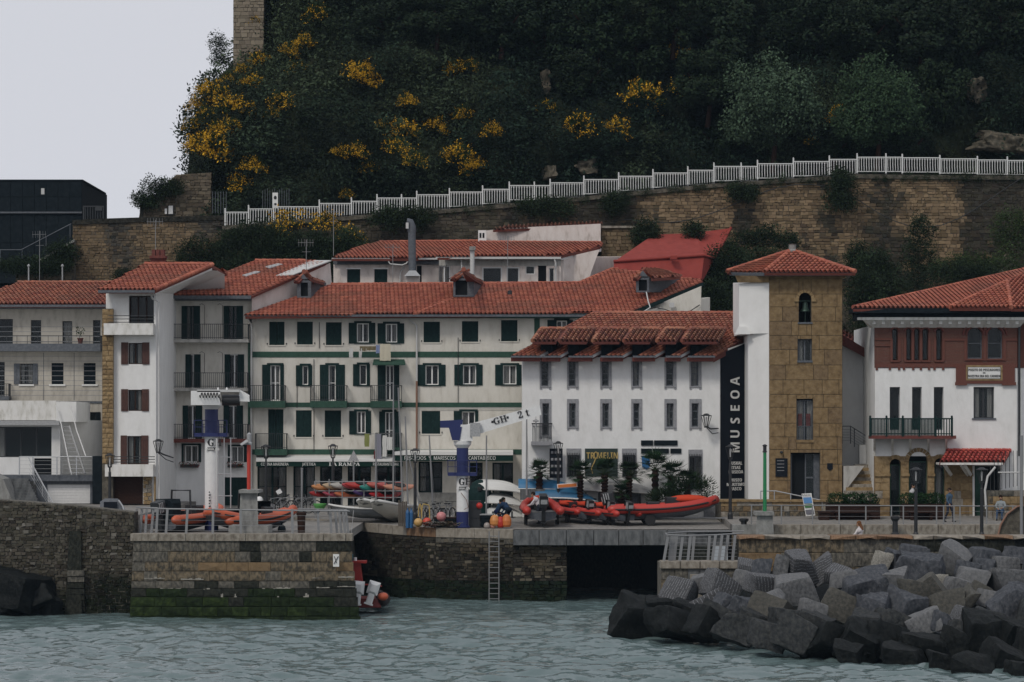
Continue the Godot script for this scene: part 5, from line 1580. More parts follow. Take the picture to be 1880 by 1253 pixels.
func laundry(rows: Array, x0: float, x1: float, y: float, d: float, label: String) -> void:
	var t := thing("washing_line", label, "laundry", W((x0 + x1) * .5, y, d))
	var m := mb()
	m.tube([W(x0, y, d), W((x0 + x1) * .5, y + 1.5, d), W(x1, y, d)], .012, -1, 4)
	m.tube([W(x0, y, d), W(x0, y, 160)], .02, -1, 4); m.tube([W(x1, y, d), W(x1, y, 160)], .02, -1, 4)
	part(t, "line", m, M("galvanised"))
	var cols := [Color(.6, .6, .58), Color(.16, .13, .08), Color(.20, .24, .38), Color(.52, .48, .38), Color(.22, .24, .09), Color(.22, .22, .26), Color(.16, .03, .03)]
	for r in rows:
		m = mb(true)
		m.col = cols[r[4]]
		var a := W(r[0], r[1], d - .02); var b := W(r[2], r[3], d - .02)
		var rings := []
		for j in 6:
			var row := []
			for i in 7:
				var f := i / 6.0; var g := j / 5.0
				row.append(Vector3(lerpf(a.x, b.x, f) + rr(-.015, .015), lerpf(a.y, b.y, g) - rr(0, .04) * g, a.z + .035 * sin(i * 2.1 + r[0]) * (.4 + g)))
			rings.append(row)
		m.loft(rings, false)
		part(t, "garment", m, M("cloth"))
func build_museum() -> void:
	var d := 150.0
	var t := thing("museum_building", "white museum with six grey framed window bays and red tiled dormer roof", "building", W(1140, 952, d))
	var wx := [[993, 1008], [1043, 1058], [1104, 1119], [1161, 1175], [1222, 1238], [1268, 1284]]
	var holes := []
	for w in wx:
		holes.append([w[0] + 1, 664, w[1] - 1, 709])
		holes.append([w[0] + 2, 741, w[1] - 1, 784])
	holes[1] = [996, 741, 1008, 800]
	var low := [[1042, 836, 1064, 876], [1144, 836, 1166, 876], [1266, 838, 1287, 900]]
	for h in low: holes.append(h)
	var m := mb()
	wall_px(m, d, 959, 656, 1322, 956, holes, .3)
	part(t, "wall", m, M("white_plaster"))
	for k in 6:
		var w: Array = wx[k]
		window(t, w[0] + 1, 664, w[1] - 1, 709, d, "lead_grey", 1, .5, .2, 3, .06)
		var y1 := 800 if k == 0 else 784
		window(t, holes[k * 2 + 1][0], 741, holes[k * 2 + 1][2], y1, d, "lead_grey", 1, .7, .2, 2, .06)
		for q in [[664, 709, 664], [741, 784, 733]]:
			if k == 0 and q[0] == 741: q = [741, 800, 733]
			var xa: float = w[0] - 2; var xb: float = w[1] + 4
			m = mb()
			if q[2] < q[0]: box_px(m, xa, q[2], xb, q[0], d, .05)
			box_px(m, xa, q[0], w[0] + 1 if q[0] == 664 else holes[k * 2 + 1][0], q[1], d, .05)
			box_px(m, w[1] - 1 if q[0] == 664 else holes[k * 2 + 1][2], q[0], xb, q[1], d, .05)
			box_px(m, xa, q[1], xb, q[1] + 2.5, d, .07); box_px(m, xa, q[1] + 2.5, xa + 4, q[1] + 6, d, .05); box_px(m, xb - 4, q[1] + 2.5, xb, q[1] + 6, d, .05)
			part(t, "window_surround", m, M("grey_stone_trim"))
	for h in low:
		window(t, h[0], h[1], h[2], h[3], d, "lead_grey", 2, .3, .22)
		m = mb()
		box_px(m, h[0] - 2, h[1] - 12, h[2] + 3, h[1], d, .05); box_px(m, h[0] - 2, h[1], h[0], h[3], d, .05); box_px(m, h[2], h[1], h[2] + 3, h[3], d, .05)
		part(t, "window_surround", m, M("grey_stone_trim"))
		m = mb()
		for k in 8:
			var xx := X(lerpf(h[0], h[2], k / 7.0), d)
			m.tube([Vector3(xx, Y(h[3], d), -d + .14), Vector3(xx, Y(h[1] - 4, d), -d + .14)], .018, -1, 4)
		for y in [h[1] + 2, h[1] + 18, h[3] - 2]: m.box(X(h[0] - 1, d), X(h[2] + 1, d), Y(y + .8, d), Y(y, d), -d + .01, -d + .15)
		part(t, "window_grille", m, M("iron"))
	# curved iron balcony
	m = mb(); box_px(m, 975, 811, 1014, 818, d, .8); var bal := part(t, "balcony", m, M("grey_stone_trim"))
	m = mb()
	for k in 15:
		var f := k / 14.0
		var xx := X(lerpf(978, 1012, f), d); var bow := .75
		m.tube([Vector3(xx, Y(778, d), -d + bow), Vector3(xx, Y(790, d), -d + bow - .12), Vector3(xx, Y(803, d), -d + bow + .1), Vector3(xx, Y(811, d), -d + bow - .05)], .018, -1, 4)
	m.tube([Vector3(X(977, d), Y(778, d), -d), Vector3(X(977, d), Y(778, d), -d + .75), Vector3(X(1013, d), Y(778, d), -d + .75), Vector3(X(1013, d), Y(778, d), -d)], .03, -1, 5)
	m.tube([Vector3(X(977, d), Y(784, d), -d + .72), Vector3(X(1013, d), Y(784, d), -d + .72)], .015, -1, 4)
	part(bal, "railing", m, M("iron"))
	# right end wall with the long banner, turned away to the right
	var e0 := W(1322, 640, 150.0); var e1 := W(1374, 620, 151.2)
	m = mb()
	m.quad(Vector3(e0.x, Y(645, 150), e0.z), Vector3(e1.x, Y(628, 151.2), e1.z), Vector3(e1.x, 3.9, e1.z), Vector3(e0.x, 3.9, e0.z))
	m.quad(Vector3(e1.x, Y(610, 151.2), e1.z), Vector3(e1.x + 3, Y(610, 151.2), e1.z - 3), Vector3(e1.x + 3, 3.9, e1.z - 3), Vector3(e1.x, 3.9, e1.z))
	m.box(X(959, 150), X(959, 150) + .3, 3.9, Y(656, 150), -158, -150.3)
	m.box(X(959, 150), e1.x + 2, 3.9, Y(640, 150), -159, -158)
	part(t, "side_walls", m, M("white_plaster"))
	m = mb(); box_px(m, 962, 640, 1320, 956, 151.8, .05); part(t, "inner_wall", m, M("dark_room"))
	# plinth blocks
	m = mb(); box_px(m, 1292, 916, 1322, 954, d, .06); part(t, "plinth", m, M("grey_stone_trim"))
	# main roof, the strips between the dormers reaching down to the eave
	var A := [938, 657, 149.0]; var R := [1088, 577, 156.0]
	tile_roof(t, A, R, [[985, 630], [1345, 634], [1378, 618], [1385, 577], [1088, 577]], OLD_TILE, [[1088, 576, 1358, 576]], "fascia_red")
	var strips := [[938, 990], [1002, 1027], [1051, 1086], [1110, 1142], [1169, 1201], [1229, 1248], [1270, 1310]]
	for k in strips.size():
		var s: Array = strips[k]
		var lean := 43.0
		var right: float = s[1] + lean
		if k == 6: right = 1350
		tile_roof(t, A, R, [[s[0], 656.5], [s[1], 656.5], [right, 633], [s[0] + lean, 633]], OLD_TILE, [], "fascia_red")
		m = mb(); box_px(m, s[0] - 8 if k else s[0], 657, s[1] + (2 if k < 6 else 0), 664, 149.1, .03, .35); part(t, "fascia", m, M("fascia_red"))
		m = mb(); box_px(m, s[0] - 7 if k else s[0], 653.5, s[1] + 3, 657, 148.95, .06); part(t, "gutter", m, M("lead_grey"))
		if k == 6: continue
		m = mb(); m.bar(W(s[1] + 1, 656, 148.95), W(s[1] + 20, 645, 150.0), .14, .05); part(t, "valley_lead", m, M("grey_stone_trim"))
	m = mb(); m.hexa(W(1310, 666, 149.3), W(1380, 628, 152.6), W(1380, 616, 152.6), W(1310, 654, 149.3), W(1310, 666, 149.1), W(1380, 628, 152.4), W(1380, 616, 152.4), W(1310, 654, 149.1)); part(t, "verge_board", m, M("fascia_red"))
	# dormers
	var dn := [[993, 1036], [1043, 1092], [1104, 1152], [1161, 1208], [1222, 1256], [1268, 1332]]
	for k in 6:
		var q: Array = dn[k]
		m = mb()
		m.hexa(W(q[0], 664, 151.2), W(q[0] + 20, 664, 151.2), W(q[0] + 20, 628, 151.2), W(q[0], 628, 151.2), W(q[0], 664, 149.75), W(q[0] + 20, 664, 149.75), W(q[0] + 20, 628, 149.75), W(q[0], 628, 149.75))
		m.quad(W(q[0] + 20, 630, 149.8), W(q[0] + 50, 622, 152.5), W(q[0] + 50, 640, 152.5), W(q[0] + 20, 656, 149.8))
		m.quad(W(q[0] + 20, 656, 150.4), W(q[0] + 44, 634, 152.0), W(q[0] + 44, 628, 152.0), W(q[0] + 20, 629, 150.4))
		var dm := part(t, "dormer", m, M("black_cladding"))
		var xl: float = q[0] - 15; var xr: float = q[1]
		tile_roof(t, [xl, 627, 148.9], [xl + 16, 605, 151.6], [[xl, 627.5], [xr - 15, 627.5], [xr + 1, 605], [xl + 16, 605]], [Color(.30, .115, .066), Color(.23, .075, .048), Color(.34, .15, .088), Color(.17, .062, .043)], [[xl, 627, xl + 16, 605], [xl + 16, 605, xr + 1, 605]], "fascia_red")
		m = mb(); m.hexa(W(xl, 632, 149.3), W(xr - 15, 632, 149.3), W(xr - 15, 628, 149.3), W(xl, 628, 149.3), W(xl - 1, 632, 148.9), W(xr - 18, 632, 148.9), W(xr - 15, 628.5, 148.9), W(xl, 628.5, 148.9)); part(dm, "fascia", m, M("fascia_red"))
	# banner
	var b := thing("museum_banner", "tall black banner with white vertical museum lettering", "banner", W(1348, 918, 151.4))
	m = mb()
	var o := Vector3(.05, 0, .05)
	var tl := Vector3(e0.x, Y(650, 150), e0.z) + o; var tr := Vector3(e1.x, Y(628, 151.2), e1.z) + o; var br := Vector3(e1.x, Y(918, 151.2), e1.z) + o; var bl := Vector3(e0.x, Y(921, 150), e0.z) + o
	var back := Vector3(-.03, 0, -.03)
	m.hexa(bl + back, br + back, tr + back, tl + back, bl, br, tr, tl)
	part(b, "cloth", m, M("banner_black"))
	var run := (e1 - e0); run.y = 0
	var ang := atan2(-run.z, run.x)
	var word := "MUSEOA"
	var ypos := [822, 797, 772.5, 750, 725, 700]
	for k in 6:
		var o3 := letters(b, word[k], Vector3.ZERO, .56, M("text_white"), "Droid Sans", 0, 1.0, true)
		o3.position = W(1348, ypos[k], 150.6) + Vector3(.06, 0, .09) - b.position
		o3.basis = Basis(Vector3.UP, ang) * Basis(Vector3.BACK, PI / 2) * Basis.from_scale(Vector3(.95, 1.15, 1))
	var lines := [["EUSKAL", 851], ["ITSAS", 859], ["MUSEOA", 867], ["MUSEO", 882], ["MARITIMO", 890], ["VASCO", 898]]
	for l in lines:
		var o3 := letters(b, l[0], Vector3.ZERO, .17, M("text_white"), "Droid Sans", 0, 1.0, true)
		o3.position = W(1349, l[1], 150.6) + Vector3(.06, 0, .09) - b.position
		o3.basis = Basis(Vector3.UP, ang) * Basis.from_scale(Vector3(1.1, 1, 1))
	# panels on the facade
	b = thing("exhibition_poster", "dark green exhibition poster with gold capital lettering", "poster", W(1104, 872, d))
	m = mb(); box_px(m, 1074, 824, 1134, 875, d, .06); part(b, "board", m, M("poster_green"))
	letters(b, "TR", W(1084, 837, d - .09), .34, M("text_gold"), "Droid Sans", 0, .8, true)
	letters(b, "MELIN", W(1115.5, 837, d - .09), .34, M("text_gold"), "Droid Sans", 0, .8, true)
	m = mb()
	var loop := []
	for k in 13: loop.append(W(1094 + 3.2 * sin(k * TAU / 12), 836.5 - 6 * cos(k * TAU / 12), d - .1))
	m.tube(loop, .035, -1, 5, false)
	m.tube([W(1094, 842, d - .1), W(1091, 850, d - .1), W(1086, 860, d - .1), W(1088, 870, d - .1)], .045, .02, 5)
	part(b, "emblem", m, M("text_gold"))
	for c in [[1081, 851], [1105, 851], [1121, 850]]:
		for k in 3:
			m = mb(); box_px(m, c[0] - 4, c[1] + k * 2.4, c[0] + 4, c[1] + k * 2.4 + .9, d - .065, .01); part(b, "small_print", m, M("text_white"))
	b = thing("information_board", "tall black notice board with a grid of pale marks on the museum", "notice board", W(1021, 878, d - .3))
	m = mb(); box_px(m, 1009, 824, 1033, 878, d - .3, .05); part(b, "board", m, M("banner_black"))
	for j in 4:
		for i in 3:
			m = mb(); box_px(m, 1011.5 + i * 7, 829 + j * 12.5, 1016 + i * 7, 833.5 + j * 12.5, d - .35, .008); part(b, "mark", m, M("grey_stone_trim"))
	b = thing("museum_lettering", "two rows of dark relief panels on the white museum wall", "sign", W(1214, 834, d))
	for q in [[1177, 809, 1199, 818.5], [1201, 809, 1244, 818.5], [1177, 824, 1197, 833], [1199, 824, 1228, 833], [1231, 824, 1251, 833]]:
		m = mb(); box_px(m, q[0], q[1], q[2], q[3], d, .07); part(b, "panel", m, M("black_cladding"))
	b = thing("blue_banner", "small blue hanging banner on the museum wall behind palms", "banner", W(1185, 862, d))
	m = mb(); m.prism([[X(1178, d), Y(838, d)], [X(1193, d), Y(838, d)], [X(1193, d), Y(858, d)], [X(1187, d), Y(862, d)], [X(1179, d), Y(858, d)]], -d + .03, -d + .06); part(b, "cloth", m, M("poster_blue"))
	m = mb(); m.tube([W(1177, 838, d - .06), W(1194, 838, d - .06)], .025, -1, 5); part(b, "rod", m, M("iron"))
func build_tower() -> void:
	var d := 147.0
	var t := thing("stone_tower", "sandstone museum tower with white side and red pyramid roof", "tower", W(1470, 920, d))
	var holes_px := [[1467, 537, 1490, 594], [1465, 623, 1491, 665], [1463, 733, 1493, 810], [1452, 832, 1506, 920]]
	var xa := X(1412, d); var xb := X(1547, d)
	var m := mb()
	wall_px(m, d + .06, 1412, 508, 1547, 922, holes_px, .4)
	part(t, "core", m, M("mortar"))
	var holes := []
	for h in holes_px: holes.append([X(h[0], d), X(h[2], d), Y(h[3], d), Y(h[1], d)])
	var rows := []
	var y := Y(512, d)
	var bot := Y(921, d)
	while y > bot + .05:
		var h: float = minf(rr(.66, .88), y - bot)
		rows.append([y, y - h, ["sandstone", "sandstone", "sandstone", "sandstone_brown", "sandstone", "sandstone"], .75, 1.5]); y -= h
	courses(t, "block", xa, xb, d, rows, .1, 0, true, holes)
	# white left side
	m = mb()
	for q in [[1374, 3.9, Y(612, d)], [1357, Y(612, d) - .01, Y(519, d)]]:
		m.hexa(Vector3(X(q[0], d + 2), q[1], -d - 6), Vector3(xb, q[1], -d - 6), Vector3(xb, q[2] + .3, -d - 6), Vector3(X(q[0], d + 2), q[2] + .3, -d - 6), Vector3(X(q[0], d + 1.2), q[1], -d - 1.2), Vector3(xa, q[1], -d + .01), Vector3(xa, q[2], -d + .01), Vector3(X(q[0], d + 1.2), q[2], -d - 1.2))
	part(t, "white_side", m, M("white_plaster"))
	m = mb(); m.hexa(W(1350, 612, d + 1.2), W(1376, 612, d + .8), W(1368, 600, d + .9), W(1357, 600, d + 1.2), W(1349, 614, d + .9), W(1378, 614, d + .5), W(1369, 600, d + .7), W(1356, 600, d + 1.0)); part(t, "skirting", m, M("white_plaster"))
	# cornice
	m = mb(); m.hexa(W(1355, 519, d + 1.3), W(1412, 519, d - .05), W(1412, 506, d - .08), W(1350, 506, d + 1.3), W(1355, 519, d + 1.0), W(1412, 519, d - .2), W(1412, 506, d - .3), W(1350, 506, d + .8)); m.box(xa - .1, xb + .12, Y(512, d), Y(506, d), -d - 5, -d + .14); part(t, "cornice", m, M("sandstone"))
	# windows
	window(t, 1466, 623, 1491, 665, d, "lead_grey", 2, .8, .25)
	window(t, 1463, 735, 1493, 810, d, "lead_grey", 2, 1.0, .25)
	slab(t, "sill", 1464, 662, 1492, 666, d, .05, "lead_grey")
	slab(t, "sill", 1462, 808, 1495, 813, d, .06, "sandstone")
	m = mb()
	for k in 9: m.tube([W(1465 + k * 3.3, 783, d - .05), W(1465 + k * 3.3, 808, d - .05)], .014, -1, 4)
	m.tube([W(1464, 783, d - .05), W(1493, 783, d - .05)], .02, -1, 4)
	part(t, "window_rail", m, M("lead_grey"))
	for x in [1469, 1484]:
		slab(t, "red_poster", x - 4, 760, x + 4, 783, d + .3, .01, "tarp_red")
	# belfry opening: round head filled by spandrels, surround stones, bell
	m = mb()
	var hx0 := 1467.0; var hx1 := 1490.0; var cx := 1478.5; var cy := 549.0; var rad := 11.5
	for side in [-1, 1]:
		var pl := [[X(cx + side * rad, d), Y(536.5, d)]]
		for k in 9:
			var an := PI / 2 * k / 8.0
			pl.append([X(cx + side * rad * cos(an), d), Y(cy - rad * sin(an), d)])
		pl.append([X(cx, d), Y(536.5, d)])
		m.prism(pl, -d - .3, -d - .004)
	part(t, "arch_spandrel", m, M("sandstone"))
	for k in 7:
		m = mb()
		var a0 := PI * k / 7.0 + .03; var a1 := PI * (k + 1) / 7.0 - .03
		var q := []
		for a in [a0, a1]:
			for r in [11.6, 17.0]: q.append([X(cx + r * cos(a), d), Y(cy - r * sin(a), d)])
		m.prism([q[0], q[1], q[3], q[2]], -d, -d + .07)
		part(t, "arch_stone", m, M("sandstone_pale"))
	for q in [[1458, 547, 1467, 554], [1490, 547, 1499, 554]]: slab(t, "impost", q[0], q[1], q[2], q[3], d, .09, "sandstone_pale")
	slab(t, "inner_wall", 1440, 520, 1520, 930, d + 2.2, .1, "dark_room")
	slab(t, "sill", 1465, 592, 1492, 595, d, .06, "lead_grey")
	m = mb(); m.lathe(W(1478.5, 572, d + .5), [[.26, 0], [.24, .06], [.17, .16], [.14, .42], [.10, .52], [.0, .56]], 14); m.tube([W(1468, 553, d + .5), W(1489, 553, d + .5)], .05, -1, 6); m.tube([W(1478.5, 573, d + .5), W(1478.5, 593, d + .5)], .02, -1, 4)
	part(t, "bell", m, M("bell_bronze"))
	# entrance
	m = mb(); box_px(m, 1452, 832, 1506, 921, d + .45, 0, .1)
	var en := part(t, "entrance", m, M("dark_room"))
	m = mb()
	for q in [[1478, 834, 1480, 920], [1452, 834, 1454.5, 920], [1480, 876, 1496, 879], [1494, 834, 1506, 920]]: box_px(m, q[0], q[1], q[2], q[3], d + .4, 0, .06)
	part(en, "door_frame", m, M("lead_grey"))
	m = mb(); box_px(m, 1480, 834, 1494, 920, d + .42, 0, .01); part(en, "door_glass", m, M("glass"))
	var pq := thing("wall_plaque", "black information plaque left of the tower door", "plaque", W(1435, 878, d))
	m = mb(); box_px(m, 1424, 842, 1446, 876, d, .05); part(pq, "board", m, M("banner_black"))
	for k in 4:
		m = mb(); box_px(m, 1427, 846 + k * 6, 1440, 847 + k * 6, d - .05, .008); part(pq, "text_line", m, M("grey_stone_trim"))
	pq = thing("wall_crest", "small black shield plaque right of the tower door", "plaque", W(1524, 865, d))
	m = mb(); m.prism([[X(1519, d), Y(851, d)], [X(1529, d), Y(851, d)], [X(1529, d), Y(861, d)], [X(1524, d), Y(865, d)], [X(1519, d), Y(861, d)]], -d, -d + .05); part(pq, "shield", m, M("banner_black"))
	pq = thing("wall_lamp", "tiny black lamp above the black plaque on the tower", "lamp", W(1435, 832, d))
	m = mb(); m.ball(W(1435, 831, d - .12), Vector3(.09, .08, .12), 6, 8); m.box(X(1434, d), X(1436, d), Y(832, d), Y(830, d), -d, -d + .1); part(pq, "housing", m, M("iron"))
	# pyramid roof: front slope, left slope, finial
	org = t.position
	tile_roof(t, [1404, 500, d - .7], [1450, 463, d + 2.2], [[1404, 501], [1571, 501], [1460, 462], [1449, 462]], TERRACOTTA, [[1404, 500, 1449, 463], [1571, 500, 1460, 463]])
	tile_roof(t, [1336, 499, d + .9], [1449, 462, d + 2.3], [[1335, 500], [1404, 501], [1450, 462]], TERRACOTTA, [[1335, 499, 1449, 462]])
	m = mb(); m.hexa(W(1340, 506, d + 3), W(1566, 506, d + 3), W(1570, 500, d + 3), W(1335, 500, d + 3), W(1402, 507, d - .65), W(1564, 507, d - .65), W(1571, 501, d - .75), W(1404, 501, d - .75)); m.quad(W(1335, 500, d + 1), W(1404, 501, d - .75), W(1402, 507, d - .65), W(1340, 506, d + 1.2)); part(t, "eave", m, M("lead_grey"))
	m = mb(); m.lathe(W(1455, 462, d + 2.3), [[.32, -.15], [.3, .05], [.2, .12], [.2, .36], [.24, .4], [0, .42]], 10); part(t, "finial", m, M("concrete"))
	# low white link behind, with its red verge, and outdoor stair
	t = thing("white_link_house", "white house wing with red verge between tower and brick building", "house", W(1580, 920, 151))
	m = mb(); m.prism([[X(1545, 151), 3.9], [X(1545, 151), Y(634, 151)], [X(1600, 151), Y(662, 151)], [X(1612, 151), Y(672, 151)], [X(1612, 151), 3.9]], -156, -151); part(t, "wall", m, M("white_plaster"))
	m = mb(); m.hexa(W(1547, 634, 151.5), W(1609, 668, 151.5), W(1609, 652, 151.5), W(1547, 615, 151.5), W(1547, 634, 150.4), W(1609, 668, 150.4), W(1609, 652, 150.4), W(1547, 615, 150.4)); part(t, "verge_board", m, M("fascia_red"))
	tile_roof(t, [1609, 650, 150.3], [1611, 642, 153], [[1545, 612], [1612, 652], [1616, 646], [1548, 606]], OLD_TILE)
	t = thing("stone_stairs", "stone steps climbing between the tower and the arcade", "stairs", W(1578, 912, 146.5))
	for k in 9:
		m = mb()
		var yy := 907.0 - k * 6.0
		box_px(m, 1552 + k * 2.2, yy - 5.6, 1607, yy + 12, 146.6 + k * .28, 0, .5)
		part(t, "step", m, M("sandstone_pale") if k % 2 else M("coping_stone"))
	m = mb(); m.prism([[X(1547, 147.5), Y(920, 147.5)], [X(1547, 147.5), Y(856, 147.5)], [X(1585, 147.5), Y(856, 147.5)], [X(1550, 147.5), Y(902, 147.5)]], -149, -147); part(t, "cheek", m, M("grey_plaster"))
	for k in 4:
		m = mb(); box_px(m, 1577 + k * 7, 817 + k * 7, 1612, 852, 150.2 - k * .05, .3); part(t, "upper_step", m, M("white_plaster"))
	m = mb(); m.tube([W(1547, 783, 150), W(1562, 783, 150), W(1594, 803, 150)], .025, -1, 5); m.tube([W(1562, 783, 150), W(1562, 815, 150)], .03, -1, 5); m.tube([W(1569, 787, 150), W(1569, 821, 150)], .03, -1, 5); m.tube([W(1547, 783, 150), W(1547, 815, 150)], .02, -1, 5)
	for k in 5: m.tube([W(1547, 789 + k * 5, 150), W(1562, 789 + k * 5, 150), W(1594, 809 + k * 5, 150)], .008, -1, 4)
	part(t, "railing", m, M("lead_grey"))
func arch_spandrels(m: MB, x0: float, x1: float, ytop: float, d: float, deep: float, front := -.003, flat := 1.0) -> void:
	# fills the corners of a square-headed opening so that its head is round
	var cx := (x0 + x1) * .5; var r := (x1 - x0) * .5
	for side in [-1, 1]:
		var pl := [[X(cx + side * r, d), Y(ytop - .05, d)]]
		for k in 9:
			var an := PI / 2 * k / 8.0
			pl.append([X(cx + side * r * cos(an), d), Y(ytop + r * flat - r * flat * sin(an), d)])
		m.prism(pl, -d - deep, -d + front)
func build_brick_house() -> void:
	var d := 146.0
	var t := thing("brick_topped_house", "white house with red brick arched upper storey and stone arcade", "house", W(1740, 945, d))
	var small := [[1638, 1649], [1664, 1674], [1679, 1689], [1694, 1705], [1719, 1730]]
	var big := [[1777, 1804], [1814, 1841]]
	var arch := []
	for s in small: arch.append([s[0], 604, s[1], 662])
	for s in big: arch.append([s[0], 602, s[1], 659])
	var m := mb()
	wall_px(m, d, 1607, 596, 1868, 676, arch, .3)
	part(t, "brick_wall", m, M("brick_red"))
	m = mb()
	for h in arch: arch_spandrels(m, h[0], h[2], h[1], d, .28)
	part(t, "arch_brickwork", m, M("brick_red"))
	for h in arch:
		window(t, h[0], h[1], h[2], h[3], d, "dark_wood" if h[2] - h[0] < 15 else "lead_grey", 1, 0, .18, 1 if h[2] - h[0] > 15 else 0, .06)
		# moulded rings of brick round the head
		var cx: float = (h[0] + h[2]) * .5; var r: float = (h[2] - h[0]) * .5; var cy: float = h[1] + r
		for rg in ([r + 2.5] if r < 10 else [r + 2.5, r + 8]):
			m = mb()
			var arc := []
			for k in 13: arc.append(W(cx + rg * cos(PI * k / 12), cy - rg * sin(PI * k / 12), d - .02))
			m.tube(arc, .06, -1, 5)
			part(t, "arch_ring", m, M("fascia_red"))
		slab(t, "sill", h[0] - 3, h[3], h[2] + 3, h[3] + 3, d, .08, "brick_red")
	# courses of brick standing proud
	for b in [[1607, 622, 1636, 625], [1733, 622, 1772, 626], [1845, 622, 1868, 626], [1607, 634, 1636, 636], [1607, 668, 1868, 675]]: slab(t, "brick_course", b[0], b[1], b[2], b[3], d, .06, "brick_red")
	for x in [1637, 1652, 1662, 1676.5, 1691.5, 1707, 1717, 1733, 1773, 1809, 1845]: slab(t, "pilaster", x - 2.3, 622, x + 2.3, 663, d, .05, "brick_red")
	for x in [1610, 1634, 1651, 1660, 1677, 1691, 1706, 1716, 1732]: slab(t, "brick_corbel", x - 2, 675, x + 2, 680, d, .06, "brick_red")
	var rows := []
	var yy := Y(603, d - .01)
	while yy > Y(668, d): rows.append(yy); yy -= .075
	m = mb()
	for q in rows:
		for c in [[1607.5, 1637], [1650, 1663], [1706, 1718], [1731, 1776], [1805, 1813], [1842, 1867.5]]: m.box(X(c[0], d), X(c[1], d), q, q + .014, -d, -d + .004)
	part(t, "mortar_joints", m, M("mortar"))
	m = mb()
	wall_px(m, d - .12, 1756, 675, 1864, 705, [[1774, 671, 1841, 697]], .12)
	part(t, "brick_apron", m, M("brick_red"))
	slab(t, "brick_corbel", 1754, 702, 1776, 708, d - .12, .05, "brick_red"); slab(t, "brick_corbel", 1840, 702, 1866, 708, d - .12, .05, "brick_red")
	# name plate
	var np := slab(t, "name_plate", 1774, 671, 1841, 699, d - .1, .04, "sandstone_pale")
	m = mb(); box_px(m, 1777, 674, 1838, 696, d - .14, .01); part(np, "panel", m, M("text_white"))
	m = mb()
	for q in [[1777, 674, 1838, 674.8], [1777, 695.2, 1838, 696], [1777, 674, 1777.8, 696], [1837.2, 674, 1838, 696]]: box_px(m, q[0], q[1], q[2], q[3], d - .15, .01)
	part(np, "border", m, M("text_black"))
	letters(t, "POSITO DE PESCADORES", W(1807.5, 679.5, d - .165), .13, M("text_black"), "Droid Sans", 0, .82, true)
	letters(t, "DE", W(1807.5, 685, d - .165), .08, M("text_black"), "Droid Sans", 0, 1, true)
	letters(t, "NUESTRA SRA DEL CARMEN", W(1807.5, 691, d - .165), .13, M("text_black"), "Droid Sans", 0, .74, true)
	# white storey
	var slots := [[1634, 711, 1653, 790], [1675, 711, 1693, 790], [1715, 711, 1733, 790]]
	var dark := [1788, 711, 1826, 769]
	m = mb()
	wall_px(m, d, 1607, 676, 1868, 838, slots + [dark], .45)
	part(t, "white_wall", m, M("white_plaster"))
	for s in slots: window(t, s[0], s[1], s[2], s[3], d + .1, "lead_grey", 1, .2, .3)
	window(t, dark[0], dark[1], dark[2], dark[3], d, "iron", 2, .4, .2, 0, .08)
	slab(t, "sill", 1785, 768, 1829, 771, d, .07, "lead_grey")
	# right flank, going back
	m = mb(); m.hexa(Vector3(X(1868, d), 3.9, -d - 9), Vector3(X(1868, d) + 8, 3.9, -d - 9), Vector3(X(1868, d) + 8, Y(596, d), -d - 9), Vector3(X(1868, d), Y(596, d), -d - 9), Vector3(X(1868, d) - .02, 3.9, -d - .4), Vector3(X(1868, d) + 8, 3.9, -d - .4), Vector3(X(1868, d) + 8, Y(596, d), -d - .4), Vector3(X(1868, d) - .02, Y(596, d), -d - .4)); m.box(X(1607, d), X(1607, d) + .3, 3.9, Y(596, d), -d - 9, -d - .46); part(t, "side_walls", m, M("white_plaster"))
	slab(t, "side_brick", 1868, 596, 1985, 676, d + .38, .02, "brick_red")
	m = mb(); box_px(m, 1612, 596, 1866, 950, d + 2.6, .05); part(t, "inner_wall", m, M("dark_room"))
	pipe(t, [[1872, 590], [1872, 838]], d - .05, "iron", .07)
	# cornice with modillions
	m = mb(); m.hexa(W(1596, 602, d + .2), W(1872, 602, d + .2), W(1884, 588, d + .2), W(1584, 588, d + .2), W(1604, 602, d - .05), W(1872, 602, d - .05), W(1884, 588, d - .55), W(1584, 588, d - .55)); part(t, "cornice", m, M("old_white"))
	m = mb(); box_px(m, 1572, 574, 1900, 588, d - .55, .1, 1.5); part(t, "frieze", m, M("black_cladding"))
	slab(t, "eave_moulding", 1574, 583, 1895, 588, d - .62, .12, "old_white")
	for k in 16:
		slab(t, "modillion", 1600 + k * 17.5, 589, 1606 + k * 17.5, 596, d - .1, .4, "old_white")
	# roofs
	tile_roof(t, [1568, 566, d - 1.0], [1650, 540, d + 3], [[1567, 567], [1762, 566], [1850, 518], [1895, 494], [1900, 492]], TERRACOTTA, [[1567, 566, 1900, 492]])
	tile_roof(t, [1745, 565, d - 1.2], [1790, 540, d + 1.0], [[1744, 566], [1857, 566], [1849, 518]], TERRACOTTA, [[1744, 565, 1849, 518], [1857, 566, 1849, 518]])
	tile_roof(t, [1857, 566, d - 1.15], [1880, 540, d + 1.2], [[1857, 567], [1960, 567], [1900, 492], [1849, 518]], TERRACOTTA)
	m = mb(); box_px(m, 1566, 566, 1905, 575, d - 1.0, .1, 1.8); part(t, "gutter", m, M("black_cladding"))
	# arcade
	var arcs := [[1634, 843, 1655, 950], [1669, 830, 1704, 950], [1716, 842, 1736, 950]]
	m = mb()
	wall_px(m, d, 1607, 838, 1786, 950, arcs + [[1786, 858, 1786.1, 859]], .5)
	part(t, "arcade_wall", m, M("sandstone_pale"))
	m = mb()
	for h in arcs: arch_spandrels(m, h[0], h[2], h[1], d, .48)
	part(t, "arcade_spandrel", m, M("sandstone_pale"))
